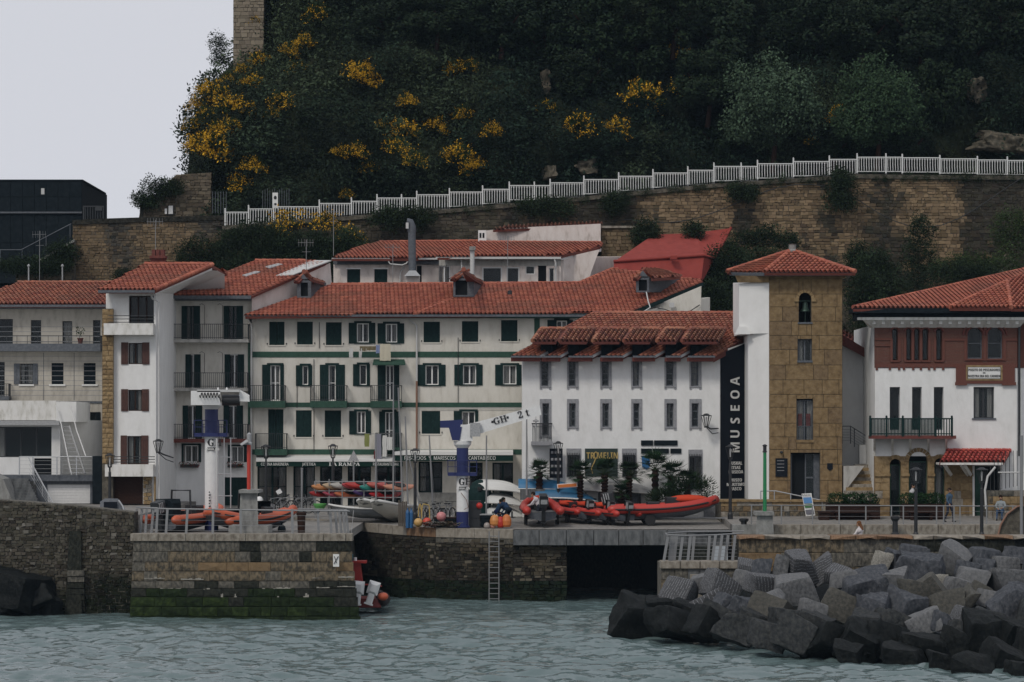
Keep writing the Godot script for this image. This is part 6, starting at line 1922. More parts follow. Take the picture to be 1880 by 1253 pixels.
	for h in arcs:
		var cx: float = (h[0] + h[2]) * .5; var r: float = (h[2] - h[0]) * .5; var cy: float = h[1] + r
		var nst := 9 if r < 14 else 11
		for k in nst:
			m = mb()
			var a0 := PI * k / nst + .02; var a1 := PI * (k + 1) / nst - .02
			var q := []
			for a in [a0, a1]:
				for rg in [r + .1, r + 7.5]: q.append([X(cx + rg * cos(a), d), Y(cy - rg * sin(a), d)])
			m.prism([q[0], q[1], q[3], q[2]], -d, -d + .05)
			part(t, "voussoir", m, M("sandstone_pale") if k % 2 else M("sandstone"))
		window(t, h[0] + 1, cy, h[2] - 1, 950, d + .3, "band_green", 1, .3, .1)
	for seg in [[1607, 1634], [1655, 1669], [1704, 1716], [1736, 1786]]:
		var rws := []
		var y := Y(873, d)
		while y > Y(948, d): rws.append([y, y - .42, ["sandstone_pale", "sandstone", "coping_stone", "sandstone_pale"], .3, .6]); y -= .42
		courses(t, "block", X(seg[0], d), X(seg[1], d), d - .04, rws, .06)
		slab(t, "impost", seg[0] - 1, 870, seg[1] + 1, 875, d - .04, .1, "sandstone_pale")
	m = mb(); wall_px(m, d, 1786, 838, 1868, 950, [[1790, 856, 1838, 950]], .4); part(t, "lower_wall", m, M("white_plaster"))
	slab(t, "doorway", 1790, 856, 1838, 950, d + .4, 0, "dark_room", .1)
	slab(t, "door_leaf", 1791, 858, 1804, 950, d + .35, 0, "band_green", .05)
	# green wooden balcony
	m = mb(); box_px(m, 1595, 800, 1750, 806, d, 1.1); var bal := part(t, "balcony", m, M("fascia_red"))
	for k in 5:
		m = mb()
		var xx := 1606 + k * 33.0
		m.hexa(W(xx - 2, 838, d), W(xx + 2, 838, d), W(xx + 2, 806, d), W(xx - 2, 806, d), W(xx - 2, 828, d - .05), W(xx + 2, 828, d - .05), W(xx + 2, 806, d - 1.0), W(xx - 2, 806, d - 1.0))
		part(bal, "bracket", m, M("old_white"))
	m = mb()
	box_px(m, 1596, 768, 1749, 770.5, d - 1.05, .05); box_px(m, 1596, 796, 1749, 798, d - 1.05, .05)
	for k in 52:
		var xx := 1598 + k * 2.62
		if k > 46: xx = 1598 + 46 * 2.62 + (k - 46) * 5.0
		box_px(m, xx - .95, 770, xx + .95, 800, d - 1.05, .03)
	part(bal, "balusters", m, M("green_paint"))
	for k in 6:
		m = mb(); var xx := 1598 + k * 30.0; box_px(m, xx - 2, 767, xx + 2, 802, d - 1.06, .06); m.ball(W(xx, 765.5, d - 1.08), Vector3(.06, .07, .06), 5, 8); part(bal, "post", m, M("green_paint"))
	# porch roof
	t = thing("porch_roof", "small bright red tiled porch roof on white brackets", "roof", W(1790, 862, 144.6))
	tile_roof(t, [1726, 849, 144.3], [1738, 829, 145.9], [[1725, 849.5], [1843, 849.5], [1856, 829], [1737, 829]], [Color(.42, .06, .045), Color(.36, .05, .04), Color(.46, .085, .06)], [[1737, 829, 1856, 829]])
	m = mb(); box_px(m, 1727, 850, 1842, 854, 144.3, .05, 1.5); part(t, "beam", m, M("old_white"))
	for x in [1734, 1765, 1770]:
		m = mb(); m.bar(W(x, 853, 144.4), W(x + 12, 872, 145.9), .16, .16); part(t, "bracket", m, M("old_white"))
func lamp_post(px: float, ytop: float, ybase: float, d: float, label: String, wide := 17.0) -> void:
	var base := W(px, ybase, d); var top := W(px, ytop, d)
	var t := thing("street_lamp", label, "street lamp", base, "street lamps along the quay")
	var h := top.y - base.y
	var m := mb(); m.lathe(base, [[.14, 0], [.14, .5], [.09, .6], [.075, h - 1.0], [.05, h - .95], [.05, h - .72]], 8); part(t, "post", m, M("black_metal"))
	lantern(t, Vector3(top.x, top.y, top.z), wide * d / FOCAL * .5)
func lantern(t: Node3D, top: Vector3, r: float) -> void:
	var m := mb(); m.lathe(top, [[r * .5, -.02], [r * 1.05, -.06], [r * 1.05, -.1], [r * .9, -.1], [r * .4, .03], [0, .05]], 10); part(t, "lamp_cap", m, M("black_metal"))
	m = mb()
	for k in 6:
		var a := TAU * k / 6
		m.tube([top + Vector3(cos(a) * r, -.1, sin(a) * r), top + Vector3(cos(a) * r * .35, -.72, sin(a) * r * .35)], .018, -1, 4, false)
	m.lathe(top, [[r * .42, -.74], [r * .42, -.68], [.02, -.68]], 8)
	part(t, "lantern_frame", m, M("black_metal"))
	m = mb(); m.lathe(top, [[.03, -.62], [.05, -.2], [.0, -.12]], 7); part(t, "bulb", m, M("pipe_white"))
func bracket_lamp(px: float, ytop: float, wall_px2: float, ywall: float, d: float, label: String) -> void:
	var t := thing("street_lamp", label, "wall lamp", W(wall_px2, ywall, d), "street lamps along the quay")
	lantern(t, W(px, ytop, d - .5) - Vector3.ZERO, .28)
	var m := mb(); m.tube([W(px, ytop + 22, d - .5), W(px + (wall_px2 - px) * .35, ytop + 27, d - .4), W(wall_px2, ywall, d)], .05, .035, 6); m.tube([W(px, ytop + 24, d - .5), W((px + wall_px2) * .5, ytop + 36, d - .3), W(wall_px2, ywall + 8, d)], .025, -1, 5); part(t, "bracket", m, M("black_metal"))
func crane(px: float, d: float, ybase: float, ywhite: float, yblue: float, ycap: float, half: float, label: String) -> Node3D:
	var t := thing("jib_crane", label, "crane", W(px, ybase, d))
	var r := half * d / FOCAL
	var b := W(px, ybase, d)
	var m := mb(); m.lathe(b, [[r * 1.25, 0], [r * 1.25, .08], [r * 1.02, .1], [r * 1.02, Y(940, d) - b.y]], 20); part(t, "base", m, M("crane_blue"))
	m = mb(); m.lathe(b, [[r, Y(940, d) - b.y], [r, Y(ywhite, d) - b.y]], 20); part(t, "column", m, M("white_paint"))
	m = mb(); m.lathe(b, [[r * .98, Y(ywhite, d) - b.y], [r * .98, Y(yblue, d) - b.y]], 20); part(t, "upper_column", m, M("crane_blue"))
	m = mb(); m.lathe(b, [[r * 1.0, Y(yblue, d) - b.y], [r * 1.45, Y(yblue, d) - b.y + .18], [r * 1.5, Y(ycap, d) - b.y - .03], [r * 1.5, Y(ycap, d) - b.y], [0, Y(ycap, d) - b.y]], 20); part(t, "slew_ring", m, M("white_paint"))
	# work platform with its rails
	m = mb()
	var w := r * 2.4; var y0 := Y(ywhite, d)
	m.box(b.x - w, b.x + w, y0 - .06, y0 + .12, b.z - w * .6, b.z + w * .6)
	for s in [-1, 1]:
		m.box(b.x + s * w - .02, b.x + s * w + .02, y0, y0 + .75, b.z + w * .55, b.z + w * .6)
		m.box(b.x + s * w * .5 - .02, b.x + s * w * .5 + .02, y0, y0 + .75, b.z + w * .55, b.z + w * .6)
	m.box(b.x - w, b.x + w, y0 + .72, y0 + .76, b.z + w * .56, b.z + w * .6)
	m.box(b.x - w, b.x + w, y0 + .4, y0 + .43, b.z + w * .57, b.z + w * .59)
	part(t, "platform", m, M("crane_blue"))
	slab(t, "square_mark", px - half * .62, ywhite + 10, px - half * .3, ywhite + 14.5, d - r, .02, "text_black")
	letters(t, "GH", W(px + half * .45, ywhite + 13, d - r - .02), .36, M("text_black"), "Droid Serif", 0, .9, true)
	m = mb(); box_px(m, px - half * .6, ywhite + 22, px + half * .75, ywhite + 28, d - r - .01, .015); part(t, "text_bar", m, M("text_black"))
	letters(t, "www.gh", W(px + half * .1, ywhite + 25, d - r - .035), .13, M("text_white"), "Droid Sans", 0, 1, true)
	return t
func build_left_quay_things() -> void:
	var m := mb()
	# bastion railing
	var t := thing("bastion_railing", "pale metal railing round the top of the stone bastion", "railing", W(445, 985, 128.4))
	var g := M("galvanised")
	m = mb(); m.tube([W(250, 932, 133.5), W(262, 933, 130), W(310, 935, 128.5), W(640, 939, 128.4)], .04, -1, 6); part(t, "handrail", m, g)
	m = mb(); m.tube([W(520, 934, 136), W(560, 935, 134), W(630, 937, 131), W(641, 939, 128.4)], .04, -1, 6); part(t, "handrail", m, g)
	for c in [[246, 251, 133], [257, 260, 131.5], [266, 269, 130.5], [277, 281, 129.5], [286, 289, 129], [304, 307, 128.5], [341, 344, 128.4], [390, 391, 128.4], [442, 441, 128.4], [537, 536, 128.4], [585, 583, 128.5], [608, 606, 128.6], [619, 615, 129], [627, 622, 129.6], [634, 629, 130.5], [640, 634, 131.5]]:
		m = mb(); m.bar(W(c[0], 984, c[2]), W(c[1], 935, c[2]), .115, .03); part(t, "post", m, g)
	m = mb()
	for k in 4: m.tube([W(250, 944 + k * 9, 132), W(280, 945 + k * 9.5, 129.3), W(310, 946 + k * 9.5, 128.4), W(640, 948 + k * 9.3, 128.4)], .008, -1, 4)
	part(t, "wires", m, g)
	# crane at the left
	t = crane(388, 133, 978, 800, 752, 741, 12.5, "left white and blue jib crane seen end on above the bastion")
	m = mb(); m.hexa(W(364, 741, 134.5), W(400, 741, 134.5), W(396, 722, 134.5), W(364, 722, 134.5), W(350, 744, 131.5), W(404, 744, 131.5), W(404, 718, 131.5), W(350, 718, 131.5)); part(t, "jib", m, M("white_paint"))
	m = mb(); m.hexa(W(437, 737, 133), W(458, 738, 133), W(458, 726, 133), W(440, 716, 133), W(437, 737, 131.8), W(458, 738, 131.8), W(457, 728, 131.8), W(440, 717, 131.8)); part(t, "hoist_box", m, M("white_paint"))
	m = mb(); m.tube([W(408, 735, 132), W(440, 735, 132)], .28, -1, 10); part(t, "hoist_drum", m, M("black_metal"))
	m = mb(); m.bar(W(362, 718, 131.6), W(440, 718, 131.6), .12, .2); part(t, "cable_tray", m, M("pipe_white"))
	m = mb()
	var coil := []
	for k in 60: coil.append(W(366 + k * .62, 726 + 4.5 * sin(k * TAU / 9.0), 131.3 + .12 * cos(k * TAU / 9.0)))
	m.tube(coil, .025, -1, 4); m.tube([W(402, 728, 131.3), W(405, 738, 131.3), W(409, 733, 131.3)], .025, -1, 4); part(t, "coiled_cable", m, M("rubber"))
	for k in 2:
		m = mb(); m.lathe(W(400 + k * 16, 717, 131.6), [[.06, 0], [.04, .1], [0, .16]], 6); part(t, "beacon", m, M("white_paint"))
	m = mb(); m.box(X(396, 132), X(399, 132), Y(930, 132), Y(805, 132), -132, -131.9); part(t, "conduit", m, M("pipe_white"))
	for k in 6: slab(t, "vertical_mark", 383, 903 + k * 5.2, 386.5 if k % 2 else 385, 905.6 + k * 5.2, 132.6, .03, "text_black")
	# frame of pipes right of the crane
	t = thing("ladder_frame", "white tubular ladder frame standing beside the left crane", "frame", W(414, 930, 134))
	for px in [411, 423]:
		m = mb(); m.tube([W(px, 940, 134), W(px, 804, 134)], .03, -1, 5); part(t, "upright", m, M("white_paint"))
	for y in [840, 871, 911]:
		m = mb(); m.tube([W(400, y, 134), W(426, y, 134)], .025, -1, 5); part(t, "crossbar", m, M("white_paint"))
	# red light post on its pedestal
	t = thing("red_light_post", "red harbour light post on a tall grey concrete pedestal", "beacon", W(456, 982, 129.5))
	m = mb(); m.hexa(W(440, 968, 131), W(474, 968, 131), W(472, 905, 131), W(442, 905, 131), W(439, 968, 129.2), W(474, 968, 129.2), W(472, 905, 129.3), W(441, 905, 129.3)); part(t, "pedestal", m, M("concrete"))
	m = mb(); box_px(m, 438, 900, 475, 906, 129.1, .1, 2.0); part(t, "pedestal_cap", m, M("concrete"))
	m = mb(); box_px(m, 420, 966, 493, 984, 128.9, .2, 2.0); part(t, "plinth", m, M("concrete"))
	m = mb(); m.tube([W(456.5, 901, 130), W(456.5, 817, 130)], .09, -1, 10); part(t, "post", m, M("red_post"))
	m = mb(); m.lathe(W(457, 817, 130), [[.16, 0], [.16, .1], [.09, .14], [.11, .5], [.0, .6]], 10); part(t, "lantern", m, M("metal_grey"))
	m = mb(); m.quad(W(440, 816, 129.9), W(452, 807, 129.9), W(456, 811, 129.6), W(444, 818, 129.6)); m.quad(W(444, 819, 129.6), W(456, 812, 129.6), W(452, 808, 129.9), W(440, 817, 129.9)); part(t, "solar_panel", m, M("metal_grey"))
	t = thing("litter_bin", "brown litter bin behind the bastion railing", "bin", W(553, 985, 131))
	m = mb(); m.lathe(W(553, 985, 131), [[.17, 0], [.2, 1.0], [.24, 1.02], [.24, 1.14], [.17, 1.16], [.15, 1.0]], 12); part(t, "body", m, M("dark_wood"))
	t = thing("rubbish_bag", "dark blue knotted bag on the bastion paving", "bag", W(517, 982, 132))
	m = mb(); m.ball(W(517, 973, 132), Vector3(.2, .26, .2), 7, 10); m.lathe(W(517, 966, 132), [[.08, 0], [.03, .08], [.09, .18]], 7); part(t, "bag", m, M("black_cladding"))
	t = thing("wall_sign", "small white no mooring sign on the bastion wall", "sign", W(616, 1041, 127.6))
	m = mb(); box_px(m, 611.5, 1018, 622.5, 1041, 127.72, .09); part(t, "plate", m, M("text_white"))
	m = mb(); m.bar(W(613, 1036, 127.6), W(621, 1022, 127.6), .035, .01); m.bar(W(613.5, 1022, 127.6), W(618, 1035, 127.6), .03, .01); part(t, "mark", m, M("text_black"))
	# lamps
	lamp_post(201, 834, 935, 148, "black street lamp in front of the brown garage door")
	bracket_lamp(290, 808, 318, 841, 151.5, "black bracket lamp at the corner of the narrow white house")
	lamp_post(611, 817, 940, 148, "black street lamp in front of the restaurant awning")
	lamp_post(762, 825, 962, 144.5, "black street lamp left of the crane with the raised jib")
	lamp_post(488, 818, 945, 150, "black street lamp beside the red light post")
	lamp_post(1025, 812, 952, 148.6, "black street lamp in front of the museum notice board")
	lamp_post(1341, 818, 962, 143.5, "black street lamp in front of the museum banner")
	lamp_post(1682, 860, 1000, 132, "black street lamp in front of the arcade's middle arch", 22)
	lamp_post(1803, 860, 1000, 132, "black street lamp in front of the red porch roof", 22)
	bracket_lamp(1297, 761, 1319, 787, 149.8, "black bracket lamp on the museum wall beside the banner")
	# parked car roof peeping over the sea wall
	t = thing("parked_car", "dark car with only its roof showing above the sea wall", "car", W(207, 945, 138))
	m = mb()
	var ring := []
	for q in [[183, 938, 923], [192, 938, 917], [216, 938, 917], [224, 940, 928], [229, 942, 936]]: ring.append([W(q[0], 960, 139.4), W(q[0], q[2], 139.2), W(q[0], q[2] - 1, 138.4), W(q[0], q[2], 137.6), W(q[0], 960, 137.4)])
	m.loft(ring, false); part(t, "body", m, M("lead_grey"))
	m = mb(); box_px(m, 190, 922, 215, 934, 137.45, .02); part(t, "window", m, M("banner_black"))
	m = mb(); m.tube([W(217, 919, 137.5), W(224, 929, 137.45), W(228, 940, 137.4)], .05, -1, 5); part(t, "pillar_trim", m, M("steel"))
	# scooter and bicycles by the restaurant
	t = thing("motor_scooter", "white and black motor scooter parked beside the red light post", "scooter", W(478, 945, 150))
	m = mb(); m.ball(W(476, 921, 150), Vector3(.22, .28, .2), 7, 10); m.bar(W(474, 922, 150), W(483, 940, 150), .2, .3); part(t, "fairing", m, M("white_paint"))
	m = mb(); m.ball(W(487, 932, 150), Vector3(.45, .22, .18), 7, 10); part(t, "seat", m, M("rubber"))
	for x in [474, 492]:
		m = mb(); m.tube([W(x, 939, 150.08), W(x, 939, 149.92)], .24, -1, 12); part(t, "wheel", m, M("rubber"))
	t = thing("menu_stand", "small white menu board on a stand by the bicycles", "sign", W(512, 940, 152))
	m = mb(); m.bar(W(508, 906, 152), W(516, 901, 152), .25, .03); part(t, "board", m, M("white_paint"))
	m = mb(); m.tube([W(512, 940, 152.05), W(512, 905, 152.05)], .025, -1, 5); part(t, "stand", m, M("iron"))
	var bike := bicycle("bicycle", "dark city bicycle parked in the rack left of the kayaks, nearest the scooter")
	bike.position = W(503, 943, 149.5); bike.rotation.y = .25
	var spots := [[519, 943, 149.2, -.2, "second bicycle from the scooter in the row by the restaurant"], [534, 942, 149.6, .15, "third bicycle from the scooter in the row by the restaurant"], [549, 943, 149.3, -.1, "fourth bicycle from the scooter in the row by the restaurant"], [563, 943, 149.8, .3, "last bicycle of the restaurant row, next to the grey pole"],
		[775, 958, 145.5, 1.2, "bicycle behind the yellow buoy at the quay edge"], [788, 957, 146, .5, "bicycle behind the red buoy at the quay edge"], [800, 958, 145.6, 1.0, "bicycle behind the pink buoy at the quay edge"], [812, 957, 146.2, .4, "bicycle left of the fishing net crates"], [822, 957, 145.7, 1.1, "bicycle leaning behind the dark net crates"], [832, 957, 146.3, .6, "bicycle right beside the blue crane base"]]
	for s in spots: copy(bike, W(s[0], s[1], s[2]), s[3], s[4])
	t = thing("grey_pole", "plain grey pole in front of the restaurant's third window", "pole", W(554, 945, 149))
	m = mb(); m.tube([W(554, 945, 149), W(554, 862, 149)], .06, -1, 7); m.lathe(W(554, 862, 149), [[.08, 0], [.08, .06], [0, .08]], 7); part(t, "pole", m, M("galvanised"))
	t = thing("traffic_sign", "back of a triangular traffic sign on a grey pole", "sign", W(649, 930, 149))
	m = mb(); m.prism([[X(639, 149), Y(847, 149)], [X(649, 149), Y(827, 149)], [X(659, 149), Y(847, 149)]], -149.03, -149); part(t, "plate", m, M("metal_grey"))
	m = mb(); m.tube([W(649, 945, 149.1), W(649, 836, 149.1)], .045, -1, 6); part(t, "pole", m, M("galvanised"))
func bicycle(called: String, label: String) -> Node3D:
	var t := thing(called, label, "bicycle", Vector3.ZERO, "bicycles parked on the quay")
	for x in [-.52, .52]:
		var m := mb()
		var c := []
		for k in 19: c.append(Vector3(x + .34 * cos(TAU * k / 18), .36 + .34 * sin(TAU * k / 18), 0))
		m.tube(c, .028, -1, 5, false)
		var w := part(t, "wheel", m, M("rubber"))
		m = mb()
		for k in 6:
			var a := PI * k / 6
			m.tube([Vector3(x + .33 * cos(a), .36 + .33 * sin(a), 0), Vector3(x - .33 * cos(a), .36 - .33 * sin(a), 0)], .006, -1, 3, false)
		part(w, "spokes", m, M("steel"))
	var m := mb()
	var bb := Vector3(-.05, .36, 0); var seat := Vector3(-.2, .86, 0); var head := Vector3(.36, .88, 0)
	for q in [[Vector3(-.52, .36, 0), bb], [bb, seat], [Vector3(-.52, .36, 0), seat + Vector3(.03, -.08, 0)], [bb, head + Vector3(.03, -.1, 0)], [seat + Vector3(.02, -.06, 0), head], [head + Vector3(-.02, .12, 0), Vector3(.52, .36, 0)]]: m.tube([q[0], q[1]], .022, -1, 5)
	part(t, "frame", m, M("galvanised"))
	m = mb(); m.tube([Vector3(.25, 1.05, -.26), Vector3(.35, 1.02, -.1), Vector3(.35, 1.02, .1), Vector3(.25, 1.05, .26)], .018, -1, 5); part(t, "handlebar", m, M("black_metal"))
	m = mb(); m.ball(Vector3(-.22, .93, 0), Vector3(.15, .045, .08), 5, 8); part(t, "saddle", m, M("rubber"))
	return t
func build_mid_quay_things() -> void:
	# right crane
	var d := 141.6
	var t := crane(849, d, 969, 872, 823, 810, 11.0, "white and blue jib crane with its lettered arm raised to the right")
	var m := mb(); m.hexa(W(843, 810, d + .4), W(866, 810, d + .4), W(862, 780, d + .4), W(846, 780, d + .4), W(841, 810, d - .4), W(868, 810, d - .4), W(864, 780, d - .4), W(846, 780, d - .4)); part(t, "head", m, M("white_paint"))
	m = mb(); m.hexa(W(808, 786, d + .3), W(848, 786, d + .3), W(850, 771, d + .3), W(808, 773, d + .3), W(808, 786, d - .3), W(848, 786, d - .3), W(850, 771, d - .3), W(808, 773, d - .3)); m.hexa(W(830, 809, d + .25), W(844, 809, d + .25), W(848, 784, d + .25), W(824, 786, d + .25), W(831, 809, d - .45), W(844, 809, d - .45), W(848, 784, d - .45), W(824, 786, d - .45)); part(t, "counterweight", m, M("crane_blue"))
	m = mb(); m.hexa(W(848, 805, d + .2), W(880, 799, d + .2), W(880, 774, d + .2), W(848, 782, d + .2), W(848, 805, d - .2), W(880, 799, d - .2), W(880, 774, d - .2), W(848, 782, d - .2)); m.hexa(W(880, 797, d + .18), W(994, 762, d + .18), W(991, 744, d + .18), W(880, 774, d + .18), W(880, 797, d - .18), W(994, 762, d - .18), W(991, 744, d - .18), W(880, 774, d - .18)); part(t, "jib", m, M("white_paint"))
	m = mb(); box_px(m, 863, 777, 882, 802, d - .25, .25); part(t, "control_cabinet", m, M("metal_grey"))
	for q in [[904, 775], [932, 767]]: slab(t, "square_mark", q[0] - 2, q[1] - 2, q[0] + 2, q[1] + 2, d - .18, .02, "text_black")
	letters(t, "GH", W(918, 771.5, d - .22), .34, M("text_black"), "Droid Serif", .285, 1.0, true)
	letters(t, "2 t", W(961, 760, d - .22), .36, M("text_black"), "Droid Serif", .285, 1.0, true)
	m = mb(); m.tube([W(984, 762, d), W(984, 772, d)], .012, -1, 4); m.lathe(W(984, 772, d), [[0, .06], [.16, -.02], [.16, -.07], [.03, -.1]], 8); m.tube([W(984, 773, d), W(984, 784, d), W(982, 786, d)], .025, -1, 5); part(t, "hook", m, M("metal_grey"))
	m = mb(); m.tube([W(846, 905, d - .36), W(856, 918, d - .36), W(860, 932, d - .38), W(852, 936, d - .38)], .015, -1, 4); part(t, "hose", m, M("pipe_rust"))
	# quay clutter
	for b in [[768, 960, 8.3, Color(.50, .30, .10), "yellow round buoy at the quay edge"], [784, 959, 8.3, Color(.50, .055, .03), "orange red round buoy beside the yellow one"], [810, 949, 9.0, Color(.52, .20, .20), "faded pink round buoy on the net crates"], [880, 929, 6.0, Color(.45, .02, .015), "small red buoy hanging on the black cabinet"]]:
		var p := W(b[0], b[1], 141.9)
		t = thing("round_buoy", b[4], "buoy", p + Vector3(0, -b[2] * .028, 0), "round buoys on the quay")
		m = mb(true); m.col = b[3]; m.ball(p, Vector3.ONE * b[2] * .0284, 10, 14); part(t, "float", m, M("painted"))
		m = mb(); m.lathe(p, [[.06, b[2] * .027], [.05, b[2] * .027 + .07], [.0, b[2] * .027 + .08]], 8); part(t, "eye", m, M("rubber"))
	t = thing("yellow_hoop", "bent yellow hose hoop above the yellow and red buoys", "hose", W(776, 950, 142.4))
	m = mb()
	for s in [0, 1]:
		var c := []
		for k in 9: c.append(W(771 + 6 * s - 3 * cos(PI * k / 8) + (9 if k > 4 else 0) * s, 952 - 26 * sin(PI * k / 8), 142.4))
		m.tube(c, .035, -1, 5)
	part(t, "hose", m, M("text_gold"))
	for b in [[797, 952, 848, 969, "low dark slatted crate of fishing nets below the pink buoy", "black_cladding"], [861, 920, 883, 970, "tall black equipment cabinet right of the blue crane base", "black_metal"], [882, 946, 906, 968, "dark square box with grey top near the crouching men", "black_cladding"]]:
		t = thing("quay_crate", b[4], "crate", W((b[0] + b[2]) * .5, b[3], 141.8))
		m = mb(); box_px(m, b[0], b[1], b[2], b[3], 142.2, .3, .3); part(t, "body", m, M(b[5]))
		for k in 3:
			m = mb(); box_px(m, b[0] - .5, b[1] + 1 + k * (b[3] - b[1]) / 3.0, b[2] + .5, b[1] - 2 + (k + 1) * (b[3] - b[1]) / 3.0, 141.9, .04); part(t, "slat", m, M(b[5]))
		if b[0] != 861: m = mb(); box_px(m, b[0] - 1, b[1] - 2, b[2] + 1, b[1], 142.2, .35, .35); part(t, "lid", m, M("metal_grey") if b[0] == 882 else M("dark_wood"))
	t = thing("fishing_net", "heap of dark fishing net and rope at the quay edge", "net", W(800, 968, 141.5))
	m = mb(true)
	for k in 90:
		m.col = [Color(.03, .025, .02), Color(.07, .05, .03), Color(.11, .07, .06), Color(.16, .15, .13)][rnd.randi() % 4]
		var p := W(rr(780, 850), rr(960, 968), rr(141.3, 141.6)); m.tube([p, p + Vector3(rr(-.25, .25), rr(0, .14), rr(-.1, .1)), p + Vector3(rr(-.4, .4), rr(-.05, .05), rr(-.1, .1))], .022, -1, 4)
	stuff(part(t, "ropes", m, M("cloth")))
	for c in [[908, 946, 9.0, 20.0, Color(.55, .22, .06), "yellow orange canvas sack on the quay"], [919, 949, 7.0, 20.0, Color(.42, .025, .015), "red fuel can between the orange sacks"], [930, 945, 9.0, 23.0, Color(.52, .16, .04), "orange yellow striped sack beside the red can"], [894, 960, 6.0, 10.0, Color(.3, .27, .25), "pale bucket at the foot of the dark square box"], [905, 962, 5.0, 8.0, Color(.42, .2, .16), "pinkish tub beside the pale bucket"]]:
		var p := W(c[0], c[1] + c[3], 141.5)
		t = thing("quay_bag" if "sack" in c[5] else "quay_can", c[5], "bag" if "sack" in c[5] else "container", p)
		m = mb(true); m.col = c[4]
		var r: float = c[2] * .0283; var h: float = c[3] * .0283
		m.lathe(p, [[r * .7, 0], [r * .95, h * .15], [r, h * .5], [r * .75, h * .85], [r * .3, h], [0, h]], 12); part(t, "body", m, M("painted"))
		m = mb(); m.tube([p + Vector3(-r * .3, h, 0), p + Vector3(0, h + .08, 0), p + Vector3(r * .3, h, 0)], .02, -1, 5); part(t, "handle", m, M("rubber"))
	t = thing("gas_bottles", "pair of blue gas bottles beside the wooden palings", "gas bottle", W(751, 970, 142.3))
	for x in [748, 755]:
		m = mb(true); m.col = Color(.02, .10, .24); m.lathe(W(x, 970, 142.3), [[.1, 0], [.1, .8], [.06, .92], [.03, .95], [.03, 1.05], [0, 1.05]], 10); part(t, "bottle", m, M("painted"))
	t = thing("wood_palings", "grey weathered upright planks beside the blue gas bottles", "planks", W(740, 968, 142.6))
	for k in 5:
		m = mb(); box_px(m, 731 + k * 3.4, 921 + rr(-3, 3), 734 + k * 3.4, 967, 142.6 + rr(-.03, .03), .03); part(t, "plank", m, M("wood_pole"))
	t = thing("recycling_container", "dark green domed recycling container behind the crane", "container", W(881, 946, 151))
	m = mb(); m.lathe(W(881, 946, 151), [[.62, 0], [.66, 1.2], [.6, 1.5], [.42, 1.8], [.15, 1.95], [0, 1.97]], 16); part(t, "body", m, M("green_paint"))
	m = mb(); m.lathe(W(881, 898, 150.4), [[.12, -.12], [.14, 0], [.12, .12]], 10); part(t, "port", m, M("rubber"))
	# masts
	for c in [[690, 797, 930, 690, "grey dinghy mast nearest the laundry"], [722, 705, 925, 722, "tall thin mast above the white dinghies"], [740, 712, 920, 731, "leaning tall mast right of the white dinghies"], [749, 765, 920, 744, "short mast beside the black street lamp"], [773, 838, 915, 750, "thin mast leaning across the black street lamp"], [796, 800, 935, 788, "thin grey mast left of the right crane"], [893, 800, 935, 893, "thin grey mast between crane and white boats"], [967, 765, 885, 967, "thin flagpole at the museum's left corner"]]:
		t = thing("boat_mast", "%s" % c[4], "mast", W(c[0], c[2], 146), "masts on the quay")
		m = mb(); m.tube([W(c[0], c[2] + 25, 146), W(c[3], c[1], 146)], .055, .035, 6); part(t, "mast", m, M("galvanised"))
		m = mb(); m.tube([W(c[0] + 5, c[2] + 20, 146.2), W(c[3], c[1] + 6, 146)], .008, -1, 3); part(t, "stay", m, M("steel"))
func hull_rings(l: float, w: float, dp: float, rise: float) -> Array:
	var out := []
	for k in 13:
		var f := k / 12.0
		var x := -l * .5 + l * f
		var ww := w * .5 * (.86 + .14 * sin(f * PI)) * sqrt(maxf(0.0, 1.0 - pow(maxf(0.0, f - .45) / .56, 2.4)))
		var yy := rise * pow(f, 3.0); var kk := dp * (1.0 - pow(f, 4.0) * .92)
		out.append([Vector3(x, yy, -ww), Vector3(x, yy - kk * .62, -ww * .86), Vector3(x, yy - kk, 0), Vector3(x, yy - kk * .62, ww * .86), Vector3(x, yy, ww)])
	return out
